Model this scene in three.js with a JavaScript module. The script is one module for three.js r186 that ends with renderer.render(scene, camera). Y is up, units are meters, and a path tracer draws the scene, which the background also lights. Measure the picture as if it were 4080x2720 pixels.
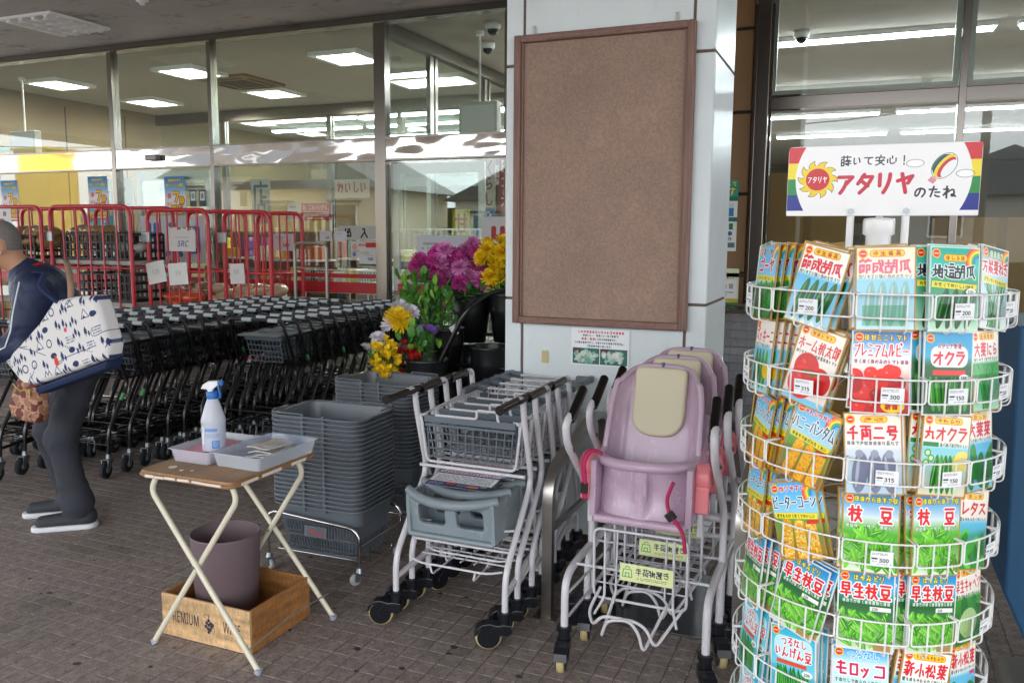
import * as THREE from 'three';
import { mergeGeometries, mergeVertices, toCreasedNormals } from 'three/addons/utils/BufferGeometryUtils.js';
import { RoundedBoxGeometry } from 'three/addons/geometries/RoundedBoxGeometry.js';
import { MarchingCubes } from 'three/addons/objects/MarchingCubes.js';
import { RectAreaLightUniformsLib } from 'three/addons/lights/RectAreaLightUniformsLib.js';

// ---------- camera, sky, sun, exposure ----------
const scene = new THREE.Scene();
const D2R = Math.PI / 180;
const camera = new THREE.PerspectiveCamera(44.98, 1024 / 682, 0.05, 400);
camera.position.set(0, 1.55, 0);
camera.rotation.order = 'YXZ';
camera.rotation.set(-7.218 * D2R, 22.863 * D2R, 0.402 * D2R);
const renderer = new THREE.WebGLRenderer({ antialias: true });
renderer.toneMapping = THREE.LinearToneMapping;
renderer.toneMappingExposure = 7.7;
renderer.shadowMap.enabled = true;
RectAreaLightUniformsLib.init();

let seed = 7;
const rnd = () => { seed = (seed + 0x6d2b79f5) | 0; let t = Math.imul(seed ^ (seed >>> 15), 1 | seed); t = (t + Math.imul(t ^ (t >>> 7), 61 | t)) ^ t; return ((t ^ (t >>> 14)) >>> 0) / 4294967296; };
const rr = (a, b) => a + (b - a) * rnd();
const pick = (a) => a[Math.floor(rnd() * a.length)];

const hash2 = (x, y, s) => { let h = Math.imul(x, 374761393) + Math.imul(y, 668265263) + Math.imul(s, 1442695041); h = Math.imul(h ^ (h >>> 13), 1274126177); return ((h ^ (h >>> 16)) >>> 0) / 4294967296; };
// value noise that repeats every p cells
const vnoise = (x, y, p, s) => {
  const ix = Math.floor(x), iy = Math.floor(y), fx = x - ix, fy = y - iy, u = fx * fx * (3 - 2 * fx), v = fy * fy * (3 - 2 * fy), m = (a) => ((a % p) + p) % p;
  const a = hash2(m(ix), m(iy), s), b = hash2(m(ix + 1), m(iy), s), c = hash2(m(ix), m(iy + 1), s), d = hash2(m(ix + 1), m(iy + 1), s);
  return a + (b - a) * u + (c - a) * v + (a - b - c + d) * u * v;
};
const fbm = (u, v, p, s, o = 4) => { let t = 0, a = 0.5, n = 0; for (let i = 0; i < o; i++) { t += a * vnoise(u * p, v * p, p, s + i); n += a; a *= 0.5; p *= 2; } return t / n; };

{ // overcast sky: bright and nearly even, soft grey cloud
  const W = 512, H = 256, data = new Float32Array(W * H * 4);
  for (let j = 0; j < H; j++) for (let i = 0; i < W; i++) {
    const el = ((j + 0.5) / H - 0.5) * Math.PI, s = Math.max(0, Math.sin(el)), c = 0.88 + 0.24 * fbm(i / W, j / H * 0.5, 8, 11, 5);
    const L = 0.85 * (0.62 + 0.5 * s) * c, o = (j * W + i) * 4;
    data[o] = L * 0.95; data[o + 1] = L * 0.985; data[o + 2] = L * 1.04; data[o + 3] = 1;
  }
  const sky = new THREE.DataTexture(data, W, H, THREE.RGBAFormat, THREE.FloatType);
  sky.mapping = THREE.EquirectangularReflectionMapping; sky.magFilter = THREE.LinearFilter; sky.needsUpdate = true;
  scene.background = sky; scene.environment = sky;
}
const sun = new THREE.DirectionalLight(0xfff4e6, 1.2);
sun.position.set(9, 22, 18); sun.target.position.set(-1, 0, -3);
sun.castShadow = true; sun.shadow.radius = 40;
Object.assign(sun.shadow.camera, { left: -18, right: 18, top: 18, bottom: -18, near: 1, far: 70 });
scene.add(sun, sun.target);

// ---------- helpers ----------
const V = (x, y, z) => new THREE.Vector3(x, y, z);
const names = {};
const numbered = (n) => { names[n] = (names[n] ?? -1) + 1; return names[n] ? n + '_' + String(names[n]).padStart(3, '0') : n; };
function norm(g) { // one set of attributes, indexed, so that pieces merge
  for (const k of Object.keys(g.attributes)) if (!['position', 'normal', 'uv'].includes(k)) g.deleteAttribute(k);
  if (!g.attributes.normal) g.computeVertexNormals();
  if (!g.attributes.uv) g.setAttribute('uv', new THREE.BufferAttribute(new Float32Array(g.attributes.position.count * 2), 2));
  if (!g.index) g.setIndex([...Array(g.attributes.position.count).keys()]);
  g.clearGroups();
  return g;
}
const merge = (list) => { list = [].concat(list).flat(9); return list.length === 1 ? norm(list[0]) : mergeGeometries(list.map(norm)); };
const place = (g, x = 0, y = 0, z = 0, rx = 0, ry = 0, rz = 0) => { if (rx || ry || rz) g.applyMatrix4(new THREE.Matrix4().makeRotationFromEuler(new THREE.Euler(rx, ry, rz, 'YXZ'))); return g.translate(x, y, z); };
const bx = (w, h, d, x, y, z, rx, ry, rz) => place(new THREE.BoxGeometry(w, h, d), x, y, z, rx, ry, rz);
const rbx = (w, h, d, r, x, y, z, rx, ry, rz, s = 2) => place(new RoundedBoxGeometry(w, h, d, s, Math.min(r, w / 2.01, h / 2.01, d / 2.01)), x, y, z, rx, ry, rz);
const cyl = (r0, r1, h, x, y, z, n = 16, rx, ry, rz) => place(new THREE.CylinderGeometry(r0, r1, h, n), x, y, z, rx, ry, rz);
const lathe = (pts, n = 24, x = 0, y = 0, z = 0, rx, ry, rz) => place(new THREE.LatheGeometry(pts.map((p) => new THREE.Vector2(p[0], p[1])), n), x, y, z, rx, ry, rz);
const pl = (w, h, x, y, z, rx, ry, rz) => place(new THREE.PlaneGeometry(w, h), x, y, z, rx, ry, rz);
function fillet(pts, r, n = 4, closed = false) {
  const P = pts.map((p) => (p.isVector3 ? p : V(...p))), out = [], m = P.length;
  for (let i = 0; i < m; i++) {
    if (!closed && (i === 0 || i === m - 1)) { out.push(P[i].clone()); continue; }
    const a = P[(i + m - 1) % m], b = P[i], c = P[(i + 1) % m], la = a.distanceTo(b), lc = c.distanceTo(b), t = Math.min(r, la * 0.48, lc * 0.48);
    const s = b.clone().lerp(a, t / la), e = b.clone().lerp(c, t / lc);
    if (s.clone().sub(b).normalize().dot(e.clone().sub(b).normalize()) < -0.999 || r === 0) { out.push(b.clone()); continue; }
    for (let k = 0; k <= n; k++) { const u = k / n; out.push(s.clone().multiplyScalar((1 - u) * (1 - u)).addScaledVector(b, 2 * u * (1 - u)).addScaledVector(e, u * u)); }
  }
  return out;
}
function sweep(P, rad, rs = 6, closed = false, flat = 1) {
  const n = P.length, pos = [], nor = [], uv = [], idx = [], R = (i) => (Array.isArray(rad) ? rad[i] : rad);
  let T = P.map((p, i) => (closed ? P[(i + 1) % n].clone().sub(P[(i + n - 1) % n]) : P[Math.min(i + 1, n - 1)].clone().sub(P[Math.max(i - 1, 0)])).normalize());
  let N = Math.abs(T[0].y) < 0.9 ? V(0, 1, 0) : V(1, 0, 0), len = 0;
  N.addScaledVector(T[0], -N.dot(T[0])).normalize();
  const rows = closed ? n + 1 : n;
  for (let k = 0; k < rows; k++) {
    const i = k % n;
    if (k) { N.addScaledVector(T[i], -N.dot(T[i])).normalize(); len += P[i].distanceTo(P[(i + n - 1) % n]); }
    const B = T[i].clone().cross(N);
    for (let j = 0; j <= rs; j++) {
      const a = (j / rs) * Math.PI * 2, c = Math.cos(a), s = Math.sin(a);
      pos.push(P[i].x + R(i) * (N.x * c * flat + B.x * s), P[i].y + R(i) * (N.y * c * flat + B.y * s), P[i].z + R(i) * (N.z * c * flat + B.z * s));
      nor.push(N.x * c + B.x * s, N.y * c + B.y * s, N.z * c + B.z * s); uv.push(j / rs, len);
      if (k < rows - 1 && j < rs) { const q = k * (rs + 1) + j; idx.push(q, q + 1, q + rs + 1, q + 1, q + rs + 2, q + rs + 1); }
    }
  }
  if (!closed) for (const [i, sgn] of [[0, -1], [n - 1, 1]]) {
    const c = pos.length / 3, q = i * (rs + 1); pos.push(P[i].x, P[i].y, P[i].z); nor.push(T[i].x * sgn, T[i].y * sgn, T[i].z * sgn); uv.push(0, 0);
    for (let j = 0; j <= rs; j++) { pos.push(...pos.slice((q + j) * 3, (q + j) * 3 + 3)); nor.push(T[i].x * sgn, T[i].y * sgn, T[i].z * sgn); uv.push(0, 0); }
    for (let j = 0; j < rs; j++) sgn > 0 ? idx.push(c, c + 1 + j, c + 2 + j) : idx.push(c, c + 2 + j, c + 1 + j);
  }
  const g = new THREE.BufferGeometry();
  g.setAttribute('position', new THREE.Float32BufferAttribute(pos, 3)); g.setAttribute('normal', new THREE.Float32BufferAttribute(nor, 3)); g.setAttribute('uv', new THREE.Float32BufferAttribute(uv, 2)); g.setIndex(idx);
  return g;
}
const wire = (pts, r, round = 0.02, rs = 6, closed = false, n = 4) => sweep(fillet(pts, round, n, closed), r, rs, closed);
const bar = (a, b, r, rs = 5) => sweep([V(...a), V(...b)], r, rs);
const shapeOf = (pts) => { const s = new THREE.Shape(); pts.forEach(([x, y], i) => (i ? s.lineTo(x, y) : s.moveTo(x, y))); return s; };
function rrect(w, h, r, x = 0, y = 0, S = THREE.Shape) {
  const s = new S(), a = x - w / 2, b = x + w / 2, c = y - h / 2, d = y + h / 2, R = Array.isArray(r) ? r : [r, r, r, r]; // bl, br, tr, tl
  s.moveTo(a + R[0], c); s.lineTo(b - R[1], c); s.quadraticCurveTo(b, c, b, c + R[1]); s.lineTo(b, d - R[2]); s.quadraticCurveTo(b, d, b - R[2], d); s.lineTo(a + R[3], d); s.quadraticCurveTo(a, d, a, d - R[3]); s.lineTo(a, c + R[0]); s.quadraticCurveTo(a, c, a + R[0], c);
  return s;
}
const ext = (shape, depth, bevel = 0, seg = 2, curve = 6) => new THREE.ExtrudeGeometry(shape, { depth, bevelEnabled: bevel > 0, bevelThickness: bevel, bevelSize: bevel, bevelOffset: -bevel, bevelSegments: seg, curveSegments: curve, steps: 1 });
function add(o, parent) { o.castShadow = o.receiveShadow = true; (parent ?? scene).add(o); return o; }
function part(parent, name, geos, mat, label) {
  const o = new THREE.Mesh(merge(geos), mat); o.name = parent === scene ? numbered(name) : name;
  if (label) o.userData.label = label;
  return add(o, parent);
}
function tag(o, label, category, group, kind) { Object.assign(o.userData, label && { label }, category && { category }, group && { group }, kind && { kind }); return o; }
function thing(name, label, category, [x, y, z] = [0, 0, 0], turn = 0, group) {
  const o = new THREE.Group(); o.name = numbered(name); o.position.set(x, y, z); o.rotation.y = turn; scene.add(o);
  return tag(o, label, category, group);
}
function solo(name, geos, mat, label, category, group) { return tag(part(scene, name, geos, mat), label, category, group); }
function struct(name, geos, mat) { return tag(part(scene, name, geos, mat), null, null, null, 'structure'); }
function dup(root, [x, y, z], turn, label, group) {
  const r = root.clone(); r.name = numbered(root.name.replace(/_\d{3}$/, '')); scene.add(r); r.position.set(x, y, z); r.rotation.y = turn ?? root.rotation.y;
  r.userData = { ...root.userData }; if (label) r.userData.label = label; if (group) r.userData.group = group;
  return r;
}
// ---------- textures ----------
function cv(w, h, draw, srgb = true) {
  const c = document.createElement('canvas'); c.width = w; c.height = h; const x = c.getContext('2d'); draw(x, w, h);
  const t = new THREE.CanvasTexture(c); if (srgb) t.colorSpace = THREE.SRGBColorSpace; t.magFilter = THREE.LinearFilter; t.wrapS = t.wrapT = THREE.RepeatWrapping; return t;
}
function dt(w, h, fn, srgb = true) { // fn(u, v) -> [r, g, b] in 0..255
  const d = new Uint8Array(w * h * 4);
  for (let j = 0; j < h; j++) for (let i = 0; i < w; i++) { const c = fn(i / w, j / h), o = (j * w + i) * 4; d[o] = c[0]; d[o + 1] = c[1]; d[o + 2] = c[2]; d[o + 3] = 255; }
  const t = new THREE.DataTexture(d, w, h); if (srgb) t.colorSpace = THREE.SRGBColorSpace; t.magFilter = THREE.LinearFilter; t.minFilter = THREE.LinearMipmapLinearFilter; t.generateMipmaps = true; t.wrapS = t.wrapT = THREE.RepeatWrapping; t.needsUpdate = true; return t;
}
const grey = (v) => { v = Math.max(0, Math.min(255, v)); return [v, v, v]; };
const std = (color, roughness = 0.6, metalness = 0, more = {}) => new THREE.MeshStandardMaterial({ color, roughness, metalness, ...more });
const phys = (color, roughness, more = {}) => new THREE.MeshPhysicalMaterial({ color, roughness, ...more });
const rep = (t, x, y) => { const c = t.clone(); c.repeat.set(x, y); c.needsUpdate = true; return c; };
const T = {};
T.fine = dt(256, 256, (u, v) => grey(60 + 190 * fbm(u, v, 32, 5, 3)), false);
T.soft = dt(256, 256, (u, v) => grey(40 + 200 * fbm(u, v, 8, 21, 4)), false);
// ---------- a pen-stroke alphabet for the Japanese lettering: each stroke a run of x y digits on a 0-9 grid, ~ marks a curved stroke ----------
const GL = {
  い: '~2224273847 ~627476', て: '1282 ~8252455878', の: '~524628162352838668', た: '1363 ~413528 5585 ~576888', ね: '3139 1343 4317 ~175473848778677698', に: '2128 5383 ~56586888',
  ら: '4162 3336 ~3664866838', さ: '1383 ~417576 ~26385878', や: '~1563847655 5162 3269', つ: '~14536384867858', る: '2171 7126 ~265486694857', な: '1353 3117 6283 ~646848576788', し: '~3137487886',
  ん: '4119 ~1945587886', け: '2128 4383 ~717668', り: '2125 ~71755849', す: '1282 5155 ~55473645565839', か: '~1363766849 ~4118 7285', は: '2128 4383 6167 ~6758475688', み: '2151 5128 ~28164587 7359',
  と: '3144 ~73364888', ま: '1282 2474 5157 ~5748364788', く: '714579', も: '~4147588876 2363 2666', わ: '3139 1343 4317 ~1754758769', き: '1271 1474 ~417576 ~27486878', あ: '1272 ~4147 ~6427283654748678',
  こ: '2272 ~263888', れ: '3139 1343 4317 ~175475778786', う: '4161 ~2463847658', お: '1363 ~3138272654748668 7284', よ: '5157 5373 ~5748364788', せ: '1484 3137 3788 7176', で: '1282 ~8252455878 7485 8494', が: '~1363766849 ~4118 7285 8081 9091',
  ア: '128255 ~544729', タ: '4115 3282 ~827529 3466', リ: '2126 ~717549', ヤ: '148265 3159', コ: '2282 8288 1888', ー: '1585', ス: '2272 ~724518 5688', ツ: '1324 4253 ~825839', キ: '1373 1686 4159', ニ: '2272 1888',
  ホ: '1383 5159 3517 7587', ム: '4118 1878 6589', フ: '1282 ~826529', レ: '2128 2885', ミ: '2162 2565 1878', ル: '~312618 5158 5885', ヒ: '2128 2888 7324', オ: '1383 6169 6318', ク: '4115 3282 ~827539', ラ: '2171 1383 ~836639',
  ハ: '3218 6288', ン: '1324 ~836618', モ: '2272 1585 4148 4888', ロ: '2272 7278 7828 2822', ト: '3139 3466', ヘ: '154388', マ: '1282 8256 4468', ナ: '1383 ~514629', エ: '2272 5258 1888', イ: '~7115 5359',
  '゛': '7081 8091', '゜': '~8191827281', '・': '4555', '！': '5156 5859', '。': '~2837283928', '、': '2839',
  二: '2272 1888', 大: '1383 5154 ~5419 5489', 太: '1383 5154 ~5419 5489 4758', 小: '5159 3517 7588', 千: '~6133 1585 5259', 万: '1282 ~424618 4575 7569', 丸: '1474 7478 7888 ~414618 2446', 中: '2272 7276 7626 2622 5059',
  口: '2272 7278 7828 2822', 出: '5158 2124 2474 7174 1518 1888 8588', 入: '3151 5154 ~5419 5489', 手: '2171 1383 1686 5159', 早: '2171 7175 7525 2521 2373 1787 5559', 生: '3113 2373 2676 1989 5159',
  豆: '1181 2373 7376 7626 2623 3748 6758 1989', 枝: '0343 2129 2406 2445 4383 6165 4575 7549 5589', 桃: '0343 2129 2406 2445 ~515649 7178 7889 4354 4756 8374 8877', 松: '0343 2129 2406 2445 5144 7185 6548 4888 7789',
  郎: '2031 1141 4145 1515 1343 1118 1837 4548 6169 6181 ~818475 ~748668', 節: '3012 1141 7052 5191 1444 4447 1747 1419 1545 1948 6469 6484 8487 8777', 成: '1383 ~131619 1545 ~454828 ~516489 ~845668 7182',
  胡: '0343 2125 0545 4549 0949 0509 ~615749 6181 8189 6383 6585', 瓜: '7112 ~122618 4247 4766 ~625589', 地: '0444 2127 0846 4583 8386 8676 6166 5158 5889 8987', 這: '1122 0424 ~242717 ~173999 5080 4292 5484 5686 8688 8858 5856',
  能: '2013 1343 3144 1519 1545 4549 1646 1747 6063 6383 8172 6568 6889 8677', 葉: '1191 3032 6062 1383 2325 2575 5255 7375 1686 5559 5719 5789', 両: '1181 2329 2383 8389 5157 3537 3767 6567', 号: '2171 7173 2373 2123 1484 3436 3676 ~767859',
  新: '3031 1151 4042 1343 1646 3339 3718 3747 8162 ~625749 6494 7479', 菜: '1191 3032 6062 8323 2435 5354 7465 1686 5559 5719 5789', 荷: '1191 3032 6062 3316 2529 4494 8489 8979 4666 6668 4868 4648',
  物: '1103 1333 2129 0646 5145 4383 8388 8878 ~634748 ~735957', 置: '1181 8183 1383 1113 3133 6163 2484 5455 3575 3578 7578 3676 1619 1989', 時: '1131 1118 3138 1838 1434 5282 6164 4494 4696 7579 5767',
  開: '1119 1141 4144 1444 1242 8189 5181 5154 5484 5282 3565 2777 4549 6569', 店: '5051 1191 ~111519 5256 5484 3676 7679 3979 3639', 安: '5051 1213 1282 8283 1585 ~43366789 ~745819', 心: '1417 ~3337486877 5153 8386',
  蒔: '1191 3032 6062 1333 1319 3339 1939 1636 5484 6365 4595 4797 7579 5868', 暑: '3070 3033 7073 3373 3171 2474 5356 1686 8419 4777 4749 7779 4979', 強: '1131 3133 1333 1315 1535 ~353928 6153 5383 7284 5484 8486 8656 5654 7478 4888',
  作: '3114 2329 5144 4393 6369 6595 6797', 甘: '1383 3138 7178 3878 3575', 青: '2171 2373 1585 5055 3639 3676 7679 3777 3878', 長: '3036 3070 3272 3474 1686 3639 3948 7658 5689', 多: '5122 4172 ~723515 5484 ~845619',
  収: '1216 1636 3139 4282 ~827549 5489', 受: '7121 2233 5253 8273 1416 1484 8486 3676 ~764819 4589', 野: '1141 1115 4145 1545 1343 3139 1848 5282 6374 5585 7579', 日: '2272 2228 7278 2878 2575', 本: '1383 5159 5316 5386 3777',
};
for (const [d, b] of Object.entries({ げ: 'け', ど: 'と', ぎ: 'き', ご: 'こ', ゴ: 'コ', ズ: 'ス', バ: 'ハ', ビ: 'ヒ', ベ: 'ヘ', グ: 'ク', ド: 'ト', ブ: 'フ', だ: 'た', ば: 'は' })) GL[d] = GL[b] + ' ' + GL['゛'];
for (const [d, b] of Object.entries({ プ: 'フ', ピ: 'ヒ', パ: 'ハ' })) GL[d] = GL[b] + ' ' + GL['゜'];
const SMALL = { っ: 'つ', ッ: 'ツ', ャ: 'ヤ', ゃ: 'や', ュ: 'エ', ィ: 'イ', ェ: 'エ' };
const ANY = '2272 7278 2878 2228 2575 5158';
function strokes(x, ch, X, Y, w, h) {
  let s = GL[ch] ?? ANY, k = 1, oy = 0;
  if (SMALL[ch]) { s = GL[SMALL[ch]]; k = 0.68; oy = 0.3; }
  for (let st of s.split(' ')) {
    const curve = st[0] === '~'; if (curve) st = st.slice(1);
    const p = []; for (let i = 0; i + 1 < st.length; i += 2) p.push([X + (+st[i] / 9.2) * w * k, Y + ((+st[i + 1] / 9.2) * k + oy) * h]);
    x.beginPath(); x.moveTo(...p[0]);
    if (curve && p.length > 2) { for (let i = 1; i < p.length - 1; i++) { const last = i === p.length - 2; x.quadraticCurveTo(...p[i], last ? p[i + 1][0] : (p[i][0] + p[i + 1][0]) / 2, last ? p[i + 1][1] : (p[i][1] + p[i + 1][1]) / 2); } } else for (const q of p.slice(1)) x.lineTo(...q);
    x.stroke();
  }
}
// lettering in a box whose upper left corner is X, Y: w is the advance, h the height
function jp(x, text, X, Y, w, h, color, weight = 0.13, edge, edgeW = 0.14, vertical) {
  x.save(); x.lineJoin = x.lineCap = 'round';
  for (const pass of edge ? [0, 1] : [1]) {
    x.strokeStyle = pass ? color : edge; x.lineWidth = Math.min(w, h) * weight + (pass ? 0 : h * edgeW);
    [...text].forEach((ch, i) => { if (ch !== ' ') strokes(x, ch, X + (vertical ? 0 : i * w), Y + (vertical ? i * h * 1.08 : 0), w * 0.93, h); });
  }
  x.restore();
}
const latin = (x, t, X, Y, px, color, font = 'bold') => { x.fillStyle = color; x.font = font + ' ' + px + 'px sans-serif'; x.fillText(t, X, Y); };
// rows of print too small to read
function fineprint(x, X, Y, w, rows, lh, color) { x.fillStyle = color; for (let r = 0; r < rows; r++) { let p = X; while (p < X + w - 2) { const l = rr(1, 3.2); if (rnd() < 0.82) x.fillRect(p, Y + r * lh + rr(0, 0.6), l, lh * 0.5); p += l + rr(0.6, 1.4); } } }
// ---------- materials ----------
T.tile = dt(128, 128, (u, v) => { const n = fbm(u, v, 16, 31, 3), m = fbm(u, v, 4, 33, 3), s = vnoise(u * 64, v * 64, 64, 3) > 0.93 ? -26 : 0, k = 0.72 + 0.34 * n + 0.22 * (m - 0.5); return [212 * k + s, 205 * k + s, 201 * k + s].map((q) => Math.max(0, Math.min(255, q))); });
T.dirt = dt(512, 512, (u, v) => { const m = fbm(u, v, 6, 91, 5), n = fbm(u, v, 60, 93, 2), k = 0.62 + 0.4 * m + 0.16 * (n - 0.5); return [128 * k, 116 * k, 110 * k]; });
T.enamel = dt(512, 512, (u, v) => { const m = fbm(u, v, 5, 41, 5), st = Math.max(0, fbm(u * 3 % 1, v, 12, 44, 4) - 0.62) * 22, sp = vnoise(u * 180, v * 180, 180, 7) > 0.985 ? 26 : 0, k = 232 + 14 * (m - 0.5) - st - sp; return [k * 0.955, k * 0.995, k]; });
T.cork = dt(512, 512, (u, v) => { const a = vnoise(u * 256, v * 256, 256, 2), b = fbm(u, v, 90, 9, 2), m = fbm(u, v, 5, 19, 3), k = 0.86 + 0.12 * (b - 0.5) + 0.08 * (a - 0.5) + 0.06 * (m - 0.5); const st = Math.max(0, fbm(u, v, 3, 71, 5) - 0.56) * 0.16 + (vnoise(u * 60, v * 60, 60, 17) > 0.985 ? 0.16 : 0) - (fbm(u, v, 7, 79, 3) > 0.7 ? 0.03 : 0), q = k * (1 - st); return [182 * q, 153 * q, 136 * q]; });
T.wood = (r, g, b, s) => dt(256, 256, (u, v) => { const w = fbm(u * 0.5, v, 8, s, 3), gr = fbm(u, v * 0.12, 64, s + 3, 3), k = 0.8 + 0.22 * (gr - 0.5) + 0.34 * (w - 0.5); return [r * k, g * k, b * k].map((c) => Math.min(255, c)); });
T.board = dt(512, 256, (u, v) => { const m = fbm(u, v, 7, 61, 4), st = Math.max(0, fbm(u, v, 14, 66, 4) - 0.64) * 230, k = 182 + 20 * (m - 0.5) - st; return [k, k * 0.965, k * 0.935]; });
const M = {
  grout: std(0x5d5754, 0.95, 0, {}), asphalt: std(0x5c5a57, 0.95), dark: std(0x0d0d0e, 0.5), soffit: std(0xffffff, 0.85, 0, { map: T.board }), slab: std(0x8f8d89, 0.9),
  chrome: std(0xdcd8d2, 0.04, 1), steel: std(0xa7a39c, 0.32, 1, { bumpMap: T.fine, bumpScale: 0.0003 }), alu: std(0x9d9a94, 0.38, 1), frame: std(0x8c8780, 0.22, 1),
  glass: phys(0xf4fbf8, 0, { transmission: 1, thickness: 0, ior: 1.62 }),
  wallBeige: std(0x7f6b42, 0.8, 0, { bumpMap: T.fine, bumpScale: 0.001 }), inCeil: std(0xe4e2d8, 0.9, 0, { map: rep(T.board, 1, 1) }), inFloor: std(0xa8a196, 0.4), inWall: std(0x6b6352, 0.85),
  lampWhite: std(0xf2f2f2, 0.5), tube: std(0xffffff, 0.5, 0, { emissive: 0xf4f6ff, emissiveIntensity: 5 }), troff: std(0xffffff, 0.5, 0, { emissive: 0xfff8ec, emissiveIntensity: 5 }),
  enamel: std(0xffffff, 0.32, 0, { map: T.enamel }), joint: std(0x6e5a54, 0.7), cork: std(0xffffff, 0.95, 0, { map: rep(T.cork, 1, 1.6), bumpMap: rep(T.fine, 5, 8), bumpScale: 0.0007 }),
  brownFrame: std(0xffffff, 0.55, 0, { map: T.wood(158, 120, 104, 5) }), brownTile: std(0x8a6a45, 0.35, 0, { bumpMap: T.soft, bumpScale: 0.002 }), darkJoint: std(0x2a2422, 0.8), bronze: std(0x4a3630, 0.4, 0.4),
  white: std(0xe4e4e2, 0.5), paper: std(0xeeeeec, 0.8), red: std(0xb3131f, 0.4), yellow: std(0xe8c21c, 0.5), green: std(0x1f6f4a, 0.5), cardboard: std(0xa67c52, 0.85),
};
const paperMat = (map, rough = 0.6) => std(0xffffff, rough, 0, { map });

// ---------- ground ----------
struct('asphalt', [bx(240, 0.2, 150, 0, -0.13, 78.4)], M.asphalt);
const floor = struct('floor', [bx(30, 0.2, 11.6, -3.5, -0.1035, -2.4)], M.grout);
{ // square floor tiles, 78 mm apart
  const P = 0.0785, S = 0.0751, t = 0.007, b = 0.0016;
  const g = new THREE.BufferGeometry(), h = S / 2, k = h - b, q = [[-h, -t, -h], [h, -t, -h], [h, -t, h], [-h, -t, h], [-h, -b, -h], [h, -b, -h], [h, -b, h], [-h, -b, h], [-k, 0, -k], [k, 0, -k], [k, 0, k], [-k, 0, k]];
  const pos = [], uv = []; const quad = (...f) => [0, 1, 2, 0, 2, 3].forEach((j) => { pos.push(...q[f[j]]); uv.push(q[f[j]][0] / S + 0.5, q[f[j]][2] / S + 0.5); });
  quad(11, 10, 9, 8); for (const [a, c] of [[0, 1], [1, 2], [2, 3], [3, 0]]) { quad(c, a, a + 4, c + 4); quad(c + 4, a + 4, a + 8, c + 8); }
  g.setAttribute('position', new THREE.Float32BufferAttribute(pos, 3)); g.setAttribute('uv', new THREE.Float32BufferAttribute(uv, 2)); g.computeVertexNormals();
  const tones = [0x9f9792, 0xaea6a1, 0xb6ada8, 0xbab0ad, 0xbfb7b1, 0xc6beb6];
  const mats = tones.map((c, i) => { const m = T.tile.clone(); m.offset.set(i * 0.37, i * 0.61); m.needsUpdate = true; return std(c, 0.75, 0, { map: m, bumpMap: T.fine, bumpScale: 0.0006 }); });
  camera.updateMatrixWorld(); const fr = [], rest = [], p = V(0, 0, 0);
  for (let i = -102; i < 52; i++) for (let j = -94; j < -6; j++) {
    const x = -3.553 + P / 2 + (i + 45) * P, z = -2.514 + P / 2 + (j + 32) * P;
    if (z > -0.2 || x < -8.4 || x > 3 || z < -7.9) continue;
    p.set(x, 0, z).project(camera);
    (Math.abs(p.x) < 0.97 && p.y > -0.97 && p.y < 0.9 && p.z < 1 && z < -1.2 && x < -0.35 ? fr : rest).push([x, z, x * x + z * z]);
  }
  fr.sort((a, c) => a[2] - c[2]); rest.push(...fr.splice(300));
  for (const [x, z] of fr) { const o = new THREE.Mesh(g, mats[Math.max(0, Math.min(5, Math.floor(fbm((x * 0.11 + 9) % 1, (z * 0.11 + 9) % 1, 16, 63, 4) * 9 - 2 + rr(-0.9, 0.9))))]); o.name = 'tile'; o.position.set(x, rr(-0.0008, 0), z); o.rotation.y = Math.floor(rnd() * 4) * Math.PI / 2; add(o, floor); }
  const im = new THREE.InstancedMesh(g, std(0xffffff, 0.75, 0, { map: T.tile, bumpMap: T.fine, bumpScale: 0.0006 }), rest.length), mx = new THREE.Matrix4(), c = new THREE.Color();
  rest.forEach(([x, z], i) => { mx.makeRotationY(Math.floor(rnd() * 4) * Math.PI / 2).setPosition(x, rr(-0.0008, 0), z); im.setMatrixAt(i, mx); im.setColorAt(i, c.setHex(tones[Math.max(0, Math.min(5, Math.floor(fbm((x * 0.11 + 9) % 1, (z * 0.11 + 9) % 1, 16, 63, 4) * 9 - 2 + rr(-0.9, 0.9))))])); });
  im.name = 'tile_field'; im.userData.kind = 'stuff'; add(im, floor);
  const crumb = []; for (let i = 0; i < 90; i++) { const a = i < 40; const x = a ? rr(-0.9, -0.35) : rr(-4.2, -0.3), z = a ? rr(-3.06, -2.5) : rr(-3.2, -1.9); crumb.push(rbx(rr(0.002, 0.008), 0.0015, rr(0.002, 0.005), 0.0005, x, 0.0008, z, 0, rr(0, 3), 0, 1)); }
  const gum = []; for (let i = 0; i < 46; i++) { const q = new THREE.CylinderGeometry(1, 1, 0.0008, 9), k = q.attributes.position, w = rr(0.004, 0.016); for (let j = 0; j < k.count; j++) { const u = 0.7 + 0.6 * hash2(Math.round(k.getX(j) * 9), Math.round(k.getZ(j) * 9), i); k.setX(j, k.getX(j) * w * u); k.setZ(j, k.getZ(j) * w * 0.8 * u); } gum.push(q.translate(i ? rr(-4.4, -0.3) : -3.0, 0.0005, i ? rr(-3.4, -1.9) : -2.33)); }
  tag(part(scene, 'floor_stains', gum, std(0x3c3836, 0.9)), 'small dark gum spots trodden into the floor tiles', 'stains', null, 'stuff');
  tag(part(scene, 'litter_crumbs', crumb, std(0xc9b59d, 0.9)), 'pale crumbs and scraps scattered on the brown floor tiles', 'litter', null, 'stuff');
}
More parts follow.
